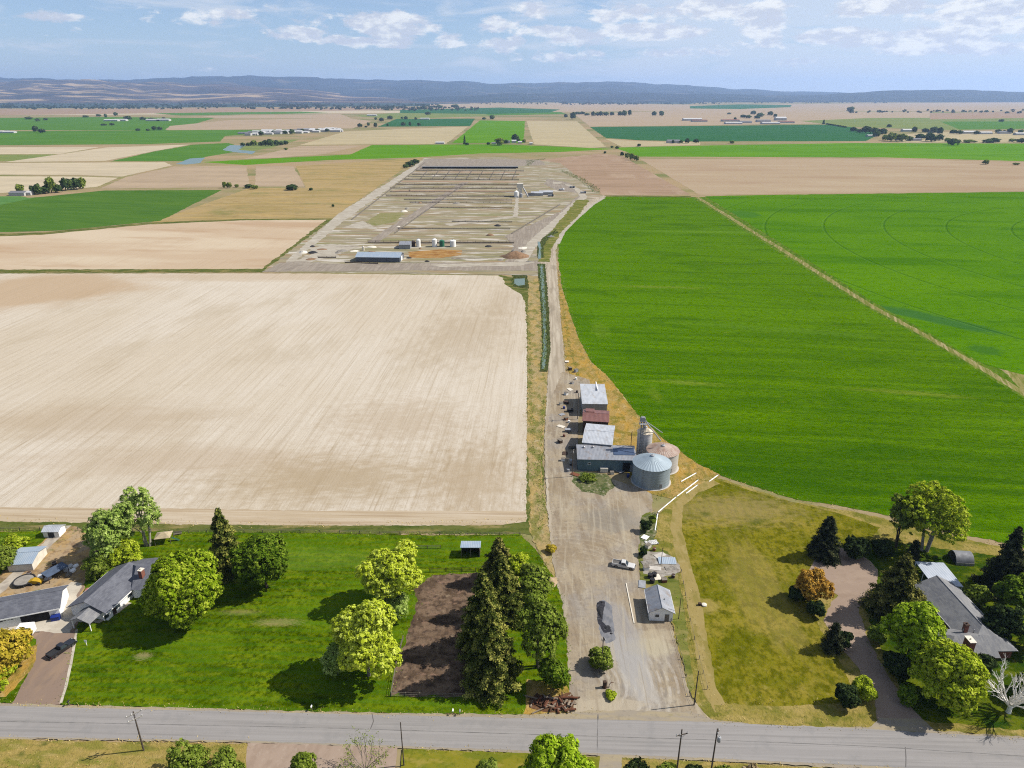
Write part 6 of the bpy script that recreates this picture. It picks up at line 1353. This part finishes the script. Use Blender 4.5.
t = thing('storage_tank', 'white round tank between the two northern sheds', 'tank', G(594, 408)); part('shell', MB().lathe([(0, 0), (1.0, 0), (1.0, 3.8), (.3, 4.4), (0, 4.4)], 20), whp, t, True); part('cap', MB().lathe([(.3, 4.36), (.3, 4.6), (0, 4.6)], 12), steel, t)
t = thing('storage_box', 'cream storage box beside the white round tank', 'container', G(601.5, 408.5)); part('body', MB().box((0, 0, 2.0), (2.6, 2.2, 4.0)), offw, t, bevel=.05); part('lid', MB().box((0, 0, 4.06), (2.8, 2.4, .12)), trimw, t)

# litter of a working farm: crates, barrels and pallets, each a thing of its own
cl_m = {'pale': offw, 'rusty': plain('rusty iron', K(150, 92, 62), .9, var=.4, size=.4), 'dark': darkw, 'grey': steel, 'white': whp, 'blue': blu}
spots_ = [('crate', 'pale', 561, 405), ('barrel', 'blue', 564, 409), ('pallet', 'grey', 562, 415), ('crate', 'rusty', 566, 420), ('barrel', 'white', 569, 423), ('pallet', 'pale', 561, 427), ('barrel', 'rusty', 564, 437), ('crate', 'dark', 560, 443), ('pallet', 'dark', 565, 454), ('crate', 'white', 563, 461), ('barrel', 'grey', 568, 472), ('pallet', 'rusty', 575, 475),
          ('crate', 'grey', 572, 384), ('barrel', 'white', 576, 380), ('pallet', 'pale', 570, 390), ('crate', 'white', 566, 395), ('barrel', 'dark', 577, 393), ('crate', 'pale', 612, 474), ('pallet', 'grey', 620, 472), ('barrel', 'blue', 628, 477), ('pallet', 'white', 645, 538), ('crate', 'pale', 648, 548), ('barrel', 'rusty', 654, 551), ('crate', 'white', 646, 570), ('pallet', 'pale', 657, 578), ('barrel', 'dark', 673, 578), ('crate', 'rusty', 664, 582), ('pallet', 'grey', 642, 585), ('crate', 'dark', 570, 370), ('pallet', 'pale', 567, 362), ('crate', 'grey', 576, 372)]
near_ = lambda x, y: 'north of the white roofed shed' if y < 398 else 'in the shade west of the farm sheds' if x < 580 else 'before the machine shed wall' if y < 480 else 'on the rubble slabs above the office'
for i, (k, cnm, x, y) in enumerate(spots_):
    t = thing(k, f'{cnm} {k} {near_(x, y)}', k, G(x, y), rng.uniform(0, 3), 'farmyard litter'); mt = cl_m[cnm]; q = rng.uniform(.8, 1.3)
    if k == 'crate': part('body', MB().box((0, 0, .5*q), (1.3*q, 1.1, 1.0*q)), mt, t, bevel=.04); part('lid', MB().box((0, 0, 1.03*q), (1.4*q, 1.2, .07)), greyw, t)
    elif k == 'barrel': part('body', MB().lathe([(0, 0), (.42, 0), (.46, .5), (.42, 1.05), (0, 1.05)], 14), mt, t, True); part('rim', MB().lathe([(.42, 1.02), (.46, 1.05), (.42, 1.08)], 14), steel, t)
    else:
        part('deck', MB().box((0, 0, .3), (2.2*q, 1.7, .07)), mt, t)
        for v in (-.7, 0, .7): part('bearer', MB().box((0, v, .14), (2.1*q, .12, .24)), darkw, t)
# ================================================================== the feedlot
c0, an, L_, W_ = rect([(358, 251.5), (402, 252), (401, 257), (358.6, 256.5)], 4.2)
t = thing('feed_barn', 'long low feed barn with pale blue roof at the feedlot edge', 'barn', c0, an); gable(t, L_, max(11, W_*.85), 3.6, 5.6, plain('grey barn wall', K(120, 126, 134), .7), rbl, .5)
part('end_door', MB().box((L_/2+.04, 0, 1.7), (.08, 4, 3.2)), trimw, t)
c0, an, L_, W_ = rect([(400, 240.5), (411, 240.5), (411.5, 244), (400.5, 244)], 4.0)
t = thing('tank_shed', 'grey metal shed left of the row of white tanks', 'shed', c0, an); gable(t, L_, max(6, W_), 3.4, 4.6, lgr, rgr, .3)
for x, y, r_, h_, mt, lab in ((413.4, 246.5, 1.5, 4.8, darkw, 'brown upright tank beside the grey metal shed'), (418.6, 246.8, 1.7, 6.2, whp, 'white upright tank, leftmost of the white ones'), (434.6, 246.6, 1.9, 6.4, whp, 'white upright tank beside the green one'), (442, 246.6, 2.0, 5.4, plain('green tank', K(50, 130, 96), .5), 'green upright tank between two white tanks'), (453, 246.6, 2.3, 5.4, whp, 'white upright tank at the right end of the row'), (363.5, 250.5, .8, 3.6, offw, 'narrow white post tank behind the pale blue barn')):
    t = thing('storage_tank', lab, 'tank', G(x, y), 0, 'tanks at the feedlot'); part('shell', MB().lathe([(0, 0), (r_, 0), (r_, h_*.86), (r_*.35, h_), (0, h_)], 22), mt, t, True); part('hatch', MB().lathe([(r_*.3, h_-.03), (r_*.3, h_+.25), (0, h_+.25)], 12), steel, t)
# pens: long rail fences, each a few pixels high
def penfence(label, a, b, hh=1.7, mat=darkw, w_=.5):
    A, B = G(*a), G(*b); L = (B-A).length; o = A; m = MB(); d = (B-A); k = max(2, int(L/6))
    for z in (.5, 1.0, 1.55): m.tube(Vector((0, 0, z*hh/1.7)), d+Vector((0, 0, z*hh/1.7)), .09, k=4)
    for i in range(k+1): m.box(d*(i/k)+Vector((0, 0, hh/2)), (.22, .22, hh))
    m.box(d*.5+Vector((0, 0, .3)), (L, w_, .6), math.atan2(d.y, d.x))
    return solo('pen_fence', m, mat, label, 'fence', o, 0, 'feedlot pen fences')
ordn = ['first', 'second', 'third', 'fourth', 'fifth', 'sixth', 'seventh', 'eighth', 'ninth', 'tenth', 'eleventh']
for i, (y, xa, xb) in enumerate(((170.6, 416, 524), (174.5, 412, 519), (179.5, 404, 519), (184.6, 396, 517), (188.2, 390, 516), (196, 386, 514), (203, 410, 512), (242.6, 368, 514))):
    penfence(f'{ordn[i]} dark rail fence across the feedlot counted from the far end', (xa, y), (xb, y+.4), 1.9)
penfence('rail fence along the west lane of the feedlot', (352, 220), (425, 163), 1.5, greyw); penfence('rail fence running diagonally beside the inner feedlot lane', (395, 233.5), (465, 184), 1.5, greyw)
penfence('rail fence along the diagonal lane right of the pens', (512, 234), (560, 205), 1.6, greyw, .8); penfence('short dark fence left of the pale blue barn', (318, 258), (336, 258), 1.6); penfence('dark equipment rail in front of the pale blue barn', (345, 263), (378, 264), 1.6)
for i in range(9):
    xa = 424+i*11.5; penfence(f'short cross rail fence between the far pens, number {ordn[i]} from the west lane', (xa-3.4*(i < 9), 179.5), (xa+4-.4*i, 170.6), 1.6, greyw, .3)
for i, (ya, xa, xb) in enumerate(((177, 408, 517), (192, 390, 514), (200, 404, 512), (208, 430, 512), (229, 398, 510), (222, 452, 512))):
    penfence(f'thin pale rail fence, {ordn[i]} of the thin ones in the feedlot pens', (xa, ya), (xb, ya+.4), 1.4, greyw, .8)
for i in range(26):
    px, py = rng.uniform(300, 356) if i < 8 else rng.uniform(366, 530), rng.uniform(246, 263) if i < 18 else rng.uniform(186, 240)
    sx = rng.uniform(1.5, 5); mt = [rubm, dkr, earth, offw][i % 4]
    heap('spoil_heap', ['pale rubble', 'dark manure', 'brown earth', 'whitish chalk'][i % 4]+' spoil heap among the clutter of the feedlot ground', 'heap', px, py, sx, sx*.8, rng.uniform(.6, 1.8), mt, 20+i, rng.uniform(0, 3), .4, 12)['group'] = 'feedlot spoil heaps'
for k_, (px, py, w_, h_) in enumerate(((300, 262.5, 30, 2), (322, 256, 26, 2.4), (336, 250.4, 22, 1.6), (350, 246.5, 20, 1.6), (480, 252.5, 34, 2), (495, 259, 30, 2), (470, 258.5, 26, 1.6), (438, 262, 40, 2.2), (545, 188, 22, 2.2), (566, 184.6, 22, 2), (476, 224, 18, 1.6), (445, 212, 24, 1.6), (492, 209, 16, 1.6), (470, 199, 20, 1.6), (430, 205, 16, 1.6), (497, 232, 14, 1.4))):
    a = G(px, py); strip('path', [(a.x-w_/2, a.y), (a.x, a.y+h_*.4), (a.x+w_/2, a.y-h_*.2)], [h_*.7, h_*1.8, h_*.6], pale if k_ % 3 else greyg, .9, world=True)
c0 = G(470, 168.6)
t = thing('shade_shed', 'very long dark open shade shed across the far pens', 'shed', c0, 0); Ls = 95*mpp(168)
part('roof', MB().box((0, 0, 3.4), (Ls, 7, .2), rx=R(7)), plain('dark shade roof', K(150, 148, 146), .8), t); part('back_wall', MB().box((0, 3.2, 1.6), (Ls, .2, 3.2)), plain('dark shade wall', K(70, 70, 70), .9), t)
for i in range(14): part('post', MB().box((-Ls/2+i*Ls/13+.3, -3.2, 1.5), (.3, .3, 3.0)), greyw, t)
# feed mill
p = G(520, 197); t = thing('feed_mill', 'white feed mill tower with sloping conveyor in the feedlot', 'feed mill', p)
part('tower', MB().box((0, 4, 5), (5, 5, 10)).box((0, 4, 12.5), (7.5, 6, 5)), offw, t, bevel=.1); part('bin', MB().lathe([(0, 0), (2.6, 0), (2.6, 6), (.5, 7.6), (0, 7.6)], 20, (-4.2, -1.5, 0)), whp, t, True)
part('conveyor', MB().tube((3.2, 4, 11), (9.5, -4, .6), .7, k=6), steel, t); part('bin', MB().lathe([(0, 0), (1.8, 0), (1.8, 4), (.4, 5), (0, 5)], 16, (1.2, -4, 0)), steel, t, True)
for x, y, w_, d_, h_, lab, mt in ((537, 195.5, 14, 8, 4.5, 'low shed with white roof beside the feed mill', rwh), (546, 194.5, 16, 8, 4.5, 'longer shed with white roof right of the feed mill', rwh), (531, 196, 7, 5, 3.5, 'dark roofed hut next to the feed mill', plain('dark hut roof', K(70, 70, 74), .8))):
    t = thing('feedlot_shed', lab, 'shed', G(x, y), 0); gable(t, w_, d_, h_*.7, h_, lgr, mt, .3)
def vehicle_far(label, px, py, mt, rz):
    t = thing('farm_truck', label, 'truck', G(px, py), rz); part('cab', MB().box((2.6, 0, 1.6), (1.8, 2.2, 2.0)), mt, t, bevel=.1); part('bed', MB().box((-.8, 0, 1.5), (4.6, 2.3, 1.5)), steel, t); part('chassis', MB().box((0, 0, .65), (6.6, 1.0, .3)), blk, t)
    for x in (2.4, -2.0):
        for s in (-1, 1): part('wheel', MB().tube((x, s*.8, .5), (x, s*1.15, .5), .5, k=12), blk, t)
vehicle_far('white farm truck on the gravel right of the feed mill', 561.5, 190.5, trimw, .4); vehicle_far('dark farm truck nearest the feedlot sheds', 550.5, 196.6, plain('dark truck paint', K(50, 56, 66), .4), .1); vehicle_far('grey farm truck parked near the creek bend', 572, 188, plain('grey truck paint', K(120, 124, 130), .4), -.3); vehicle_far('blue grey farm truck at the lane end by the creek', 583, 193.5, plain('blue truck paint', K(90, 100, 130), .4), .2)

# ================================================================== far farmsteads and trees
def farhouse(label, px, py, L, W, h, wall, roof, rz=0.0, name='farm_building', group=None):
    t = thing(name, label, 'building', G(px, py), rz, group)
    part('wall', MB().prism([(-W/2, 0), (W/2, 0), (W/2, h*.68), (0, h), (-W/2, h*.68)], 0, -L/2, L/2), wall, t)
    k = h*.32/(W/2); r = MB()
    for s in (-1, 1): r.add([(-L/2-.4, 0, h+.12), (L/2+.4, 0, h+.12), (L/2+.4, s*(W/2+.4), h*.68+.12-.4*k), (-L/2-.4, s*(W/2+.4), h*.68+.12-.4*k)], [(0, 1, 2, 3)])
    part('roof', r, roof, t)
    return t
wf = plain('far white wall', K(226, 224, 220), .8, var=.05, size=4); rf_ = plain('far white roof', K(236, 234, 232), .6, var=.05, size=4); rfg = plain('far grey roof', K(140, 140, 146), .8, var=.1, size=4); rfr = plain('far red roof', K(150, 96, 84), .8, var=.1, size=4)
FB = [(20, 195.2, 26, 12, 5, 0, 1, 'low grey barn in the grove farmstead at the far left'), (30, 195, 10, 8, 5, 0, 0, 'small white shed beside the low grey barn'), (-2, 133, 60, 18, 7, 0, 0, 'white farm building at the left frame edge'), (10, 133, 50, 16, 6, 0, 0, 'second white farm building near the left frame edge'),
      (112, 121.2, 90, 24, 9, 0, 0, 'white barn left of the far green field grove'), (121, 121, 80, 24, 9, 0, 0, 'white barn beside the far dark tree'), (154, 121, 90, 26, 9, 0, 0, 'white shed in the far left farmstead'), (164, 121, 80, 26, 10, 0, 0, 'white shed at the right of the far left farmstead'),
      (508, 143, 14, 9, 6, 0, 1, 'grey roofed farmhouse at the wheat strip'), (514, 142.8, 16, 10, 7, 0, 0, 'white farmhouse at the wheat strip'), (520, 143.4, 14, 8, 5, 0, 0, 'white shed right of the farmhouse'), (531, 144.5, 10, 8, 5, 0, 0, 'tiny white shed by the field road'), (440, 143.8, 30, 12, 5, 0, 0, 'low white shed at the sand field corner'), (494, 144.4, 16, 9, 5, 0, 1, 'grey shed left of the farmhouse grove'),
      (673, 143, 44, 16, 8, 0, 1, 'dark roofed barn standing alone on the right fields'), (692, 120.6, 190, 34, 11, 0, 0, 'long white dairy barn roof, leftmost'), (699, 121.8, 150, 30, 9, 0, 2, 'long red roofed dairy barn'), (730, 121.5, 170, 34, 9, 0, 2, 'second red roofed dairy barn'), (733, 124, 150, 30, 8, 0, 0, 'white dairy shed in front'), (763, 122, 130, 30, 10, 0, 1, 'grey dairy barn below the trees'), (780, 120.4, 70, 34, 16, 0, 0, 'tall white dairy building'), (786, 123, 140, 30, 8, 0, 2, 'red roofed dairy barn at the right end'), (770, 124, 160, 30, 8, 0, 0, 'low white shed at the front of the dairy'), (745, 123, 110, 30, 9, 0, 1, 'grey shed between the dairy barns'),
      (914, 140.6, 46, 14, 6, 0, 1, 'low grey house under the dark trees of the right hamlet'), (906, 131.5, 40, 18, 8, 0, 0, 'white house behind the right hamlet trees'), (871, 136.5, 40, 12, 5, .2, 0, 'white shed at the left of the right hamlet'), (969, 133.5, 60, 20, 8, 0, 0, 'white house right of the hamlet trees'), (985, 134, 50, 18, 7, 0, 0, 'white house farther right in the hamlet'), (1004, 133.6, 50, 18, 7, 0, 1, 'grey house near the right frame edge'), (1019, 135, 40, 16, 7, 0, 0, 'white house at the right frame edge'), (933, 132.6, 34, 16, 7, 0, 0, 'white house hidden among the hamlet trees'),
      (425, 119.6, 60, 20, 8, 0, 0, 'white shed on the far blue green field'), (372, 116, 80, 20, 8, 0, 0, 'white far building in the town belt')]
for px, py, L, W, h, rz, k, lab in FB: farhouse(lab, px, py, L*(.45 if L > 100 else .7), W, h, wf, (rf_, rfg, rfr)[k], rz)
town = []
for i in range(46):
    u = i/45; px = 246+94*u+rng.uniform(-2, 2); py = 134.2-3.6*u+rng.uniform(-1.2, 1.4)
    farhouse('white roofed dairy shed in the bright cluster on the left plain', px, py, rng.uniform(14, 40), rng.uniform(12, 20), rng.uniform(5, 9), wf, rf_ if rng.random() < .75 else rfg, 0, 'dairy_shed', 'white dairy cluster')
L_dkf = LM('dark far leaves', (34, 50, 26), (58, 78, 40), (92, 110, 62), .15)
# low detail crowns for trees hundreds of metres away
protos = []
for k, (mt, nl) in enumerate(((L_hz, 8), (L_dkf, 7), (L_oli, 9))):
    lobes = [((0, 0, 3.4), (4.2, 4.2, 3.4))]+round_lobes(5, 10, 0, nl, 200+k, .56, (.36, .5)); c, no, v = crown_pts(lobes, 1.3, 8, .75, .9); ok = c[:, 2] > 0; c, no, v = c[ok], no[ok], v[ok]
    c = np.concatenate([c, np.array([[0, 0, z] for z in np.linspace(.2, 3, 6)])]); no = np.concatenate([no, nr.normal(size=(6, 3))]); v = np.concatenate([v, np.full(6, .1)])
    protos.append(leafmesh('far_tree', c, no, .8*nr.uniform(.6, 1.4, len(c)), v, mt))
c, no, v = conifer_pts(14, 3.4, 5, .6, .02, .7); protos.append(leafmesh('far_poplar', c[::3], no[::3], .8*nr.uniform(.6, 1.4, len(c[::3])), v[::3], L_hz))
def fartree(px, py, top, wpx, k, label, group):
    h = max(3.0, hgt(py, top)); r = wpx*mpp(py)/2; ph_, pr_ = (10, 5) if k < 3 else (14, 3.4)
    o = link('poplar_tree' if k == 3 else 'distant_tree', protos[k]); o.location = G(px, py); s = r/pr_; o.scale = (s, s, h/ph_); o.rotation_euler = (0, 0, rng.uniform(0, 6.28))
    return tag(o, label, 'tree', group)
gA = [(20.5, 192.6, 183.6, 8, 2), (34, 194.6, 185, 6, 0), (38.5, 194.6, 183, 7, 0), (45, 193.6, 185.6, 10, 1), (52, 193, 176.4, 10, 2), (58, 192.6, 184, 9, 1), (66, 190.6, 177, 8, 1), (71, 190, 178, 7, 0), (76.5, 189.6, 177, 9, 1), (82.5, 188.8, 177, 8, 2)]
lA = ['brownish rounded tree at the left end of the grove farmstead', 'thin grey tree left in the grove farmstead', 'grey green tree behind the white shed', 'low dark tree in the middle of the grove farmstead', 'tallest yellow green tree of the grove farmstead', 'dark wide tree right of the tallest grove tree', 'dark tall tree after the gap in the grove', 'hazy narrow tree in the right part of the grove', 'dark tall tree near the right end of the grove', 'light green tree at the right end of the grove']
for a, l in zip(gA, lA): fartree(*a, l, 'grove farmstead trees')
def cluster(lst, label, group):
    for i, a in enumerate(lst): fartree(*a, label, group)
cluster([(225, 188, 181.5, 5, 2), (229.5, 188, 182, 5, 2), (237, 187.6, 184, 4, 2), (249, 188, 184, 9, 1), (255, 189, 185, 7, 2)], 'small bush like tree along the creek bed scrub', 'creek bed trees')
cluster([(311, 190.4, 187.5, 4, 1), (333, 207, 204, 3, 1), (292, 190, 184, 12, 1)], 'small dark thorn bush alone in the dry scrub pasture', 'scrub bushes')
cluster([(410, 166.5, 161, 10, 1), (415, 163.5, 159, 9, 1), (406, 168, 164, 6, 0)], 'dark leafless looking tree at the head of the feedlot lane', 'lane head trees')
cluster([(622, 156, 151.5, 4, 1), (627.5, 158, 152.5, 6, 2), (632, 160, 153, 6, 2), (636.5, 161, 155, 5, 2), (605, 153.6, 151, 3, 1), (617, 149, 146, 4, 0), (612, 148, 145.6, 3, 0), (639, 146.5, 143.5, 4, 1)], 'small tree at the right end of the pinkish bare field', 'trees at the field road bend')
cluster([(464.6, 144.4, 135.5, 2.6, 3)], 'single tall dark poplar on the wheat strip', None); cluster([(488.5, 145, 142, 4, 1), (499.5, 145.5, 137.6, 9, 2), (506, 143.5, 139.5, 5, 1), (515, 141.6, 133.5, 7, 1), (518, 142, 137, 4, 0), (524, 143, 139, 4, 2), (467, 145.2, 142.4, 4, 1)], 'tree around the farmhouse on the wheat strip', 'farmhouse trees')
cluster([(565.7, 117.5, 113.6, 4, 1), (573, 119.4, 111.6, 6, 1), (578, 114.5, 111.5, 6, 0), (582, 114.5, 111.3, 6, 1), (593, 116.4, 111, 4, 1), (597, 116, 112, 4, 0), (600.5, 116, 111, 5, 1), (606, 115.8, 111.6, 6, 0), (612, 115.6, 111.6, 5, 1), (620, 116, 111, 5, 1), (624.6, 116, 110, 5, 0), (629.6, 115.6, 109.4, 4, 1), (587, 115.5, 113, 6, 0), (654, 116, 111, 5, 1), (661.5, 116, 110.6, 5, 0)], 'dark windbreak tree behind the pale square field', 'windbreak trees')
cluster([(360, 127.4, 123, 5, 1), (366, 127.6, 125.6, 3, 1), (368.6, 126, 122.2, 3, 0), (375.6, 127.4, 122.4, 4, 1), (381.5, 121.4, 117.4, 5, 1), (390, 119.4, 115.4, 6, 1), (406, 119.6, 116, 4, 1), (402, 119, 116.6, 3, 0), (403.4, 126, 121.8, 5, 1), (410, 126, 121.4, 3, 1), (419, 126, 122.6, 4, 1), (387.6, 126, 123.4, 2.6, 0), (428, 115, 111.6, 6, 1), (439, 108.4, 105, 8, 0), (454.6, 108, 104.2, 8, 0), (492, 119.6, 114.6, 5, 0), (484, 119.8, 117, 4, 0), (416, 120, 117, 3, 0), (376, 120, 117, 3, 0)], 'dark tree dotted along the far blue green fields', 'far field trees')
cluster([(36, 132, 125.4, 6, 1), (42.5, 133, 128.4, 7, 1), (29, 119.4, 116.4, 7, 0), (38, 121.4, 118, 5, 0), (46, 120.4, 117.6, 4, 0), (106, 117.6, 113.6, 3, 0), (99, 116.5, 114, 5, 0), (116, 116, 112, 4, 0), (128, 120, 115.6, 8, 1), (143, 120.2, 116.6, 6, 1), (151.5, 120.2, 117.6, 6, 1), (104, 125.6, 123.4, 6, 1), (112, 125.4, 122.8, 5, 1), (138, 131, 128.2, 5, 1), (148, 131, 128.4, 4, 0), (154.5, 130.4, 125.8, 5, 1), (160, 130.2, 126.4, 5, 1), (86, 117.4, 115.2, 6, 0), (164, 120, 117, 4, 1)], 'dark tree scattered over the far left green fields', 'far left trees')
cluster([(243, 146.2, 142.4, 5, 1), (249, 145.8, 142.4, 6, 1), (254, 145.6, 140, 7, 2), (261, 145.6, 141.6, 6, 1), (265.5, 145.8, 139.6, 6, 1), (271, 146, 138.6, 7, 0), (276, 145.6, 139.8, 7, 1), (281, 145.2, 141, 6, 0), (285.5, 144.6, 140.4, 6, 1), (286, 150, 147.6, 4, 2)], 'grey green tree of the grove beside the creek water', 'creek grove trees')
cluster([(252+k*10.5+rng.uniform(-3, 3), 135.4-k*.42+rng.uniform(-.6, .6), 131.2-k*.42+rng.uniform(-.8, .8), rng.uniform(4, 6), k % 2) for k in range(9)], 'dark tree between the white roofs of the dairy cluster', 'dairy cluster trees')
cluster([(823.4, 124.2, 119.6, 2.6, 3)], 'single dark poplar at the end of the dark hedge', None); cluster([(827+2.6*i, 124.8+.42*i, 123+.42*i, 3.2, 1) for i in range(8)], 'dark bush of the straight hedge right of the poplar', 'hedge bushes')
cluster([(853, 131.6, 126.6, 6, 1), (859, 132.4, 128.6, 6, 0), (866, 133, 125.6, 10, 1), (874, 133.4, 127.2, 9, 0), (882, 135, 128, 9, 1), (876, 137, 131, 7, 0), (885, 140.4, 134.4, 7, 2), (891, 141.4, 132, 9, 2), (897, 141, 134, 7, 0), (902, 141.4, 133.4, 9, 2), (889, 127.4, 124, 5, 1), (914, 132.8, 126.2, 5, 1), (925, 132.8, 128, 7, 1), (933, 133, 126.4, 7, 0), (939.5, 134.6, 126.8, 6, 1), (920, 139.4, 133.4, 10, 1), (931, 141.6, 133.6, 12, 1), (939, 140.6, 133.8, 8, 1), (947, 142, 137.6, 6, 2), (953, 145, 138, 12, 0), (910, 141, 136, 6, 0), (929, 138, 132, 7, 1)], 'dark leafy tree in the dense right hamlet grove', 'right hamlet trees')
cluster([(953, 134, 129.4, 7, 1), (959, 134.2, 130, 6, 0), (976, 134.6, 130.4, 5, 1), (993, 142.6, 137.6, 12, 1), (987, 142.8, 139, 9, 0), (969, 142.6, 139.4, 12, 2), (998, 133.4, 129, 6, 0), (1009.5, 133.6, 127.8, 6, 1), (1020, 134, 129.4, 5, 0), (1021.6, 142.8, 138, 10, 1), (1004, 133.4, 130, 4, 1), (1012, 142, 138.4, 7, 2), (985.5, 164.4, 159.4, 6, 2), (1016, 165, 162.6, 6, 2), (1001, 122, 119, 5, 0), (986, 112.4, 110, 4, 0), (961, 101.6, 99.6, 4, 1)], 'grey green tree in the loose row right of the hamlet', 'loose row trees')
cluster([(753, 114.6, 110.4, 6, 1), (760, 117, 112.4, 7, 0), (770, 115.6, 111, 6, 1), (743, 118, 114.4, 6, 1), (748, 118.4, 114.8, 6, 0), (757, 119, 115, 6, 1), (735, 120, 117, 3, 1), (775, 117.4, 113.6, 4, 1), (850, 112, 106.4, 7, 0), (673, 143.6, 139.6, 3, 1), (687, 143.4, 138, 5, 1), (696, 143, 138.6, 6, 1), (681, 143.4, 140, 4, 0), (732, 143.6, 140.4, 5, 2), (729, 114.4, 112.4, 4, 0)], 'dark tree standing among the far dairy barns', 'dairy trees')
# the belts of woodland far across the plain, one mass each
def wood(label, areas, mat, count, hh, seed):
    r_ = np.random.default_rng(seed); cs, ns, vs = [], [], []
    for (x0, x1, y0, y1), k in zip(areas, count):
        for i in range(k):
            px = r_.uniform(x0, x1); py = r_.uniform(y0, y1); p = G(px, py)
            if mnoise.noise(Vector((px/14, py/1.4, seed))) < -.12: continue
            h = hh*r_.uniform(.5, 1.25); rr_ = h*r_.uniform(.45, .9); q = 26
            d = r_.normal(size=(q, 3)); d /= np.linalg.norm(d, axis=1, keepdims=True); d[:, 2] = np.abs(d[:, 2])
            cs.append(np.array([p.x, p.y, h*.3])+d*np.array([rr_, rr_, h*.7])*r_.uniform(.7, 1, (q, 1))); ns.append(d+r_.normal(size=(q, 3))*.3); vs.append(np.clip(r_.normal(.45, .2)+r_.normal(0, .1, q), 0, 1))
    c = np.concatenate(cs); o = link('far_woods', leafmesh('far_woods', c, np.concatenate(ns), np.full(len(c), hh*.3)*r_.uniform(.6, 1.3, len(c)), np.concatenate(vs), mat))
    return tag(o, label, 'woods', kind='stuff')
wood('dark belt of woodland below the left hills', [(-20, 140, 103.5, 108.5), (140, 330, 103, 107.5), (280, 440, 104.5, 110), (0, 300, 108, 109.6)], L_dks, [420, 520, 520, 160], 17, 5)
wood('thin dark belt of woodland below the central and right hills', [(480, 720, 102.4, 104.6), (560, 640, 103, 105), (690, 900, 102, 103.4), (380, 480, 108, 111), (850, 1040, 111, 114)], L_dks, [340, 130, 220, 130, 70], 16, 6)
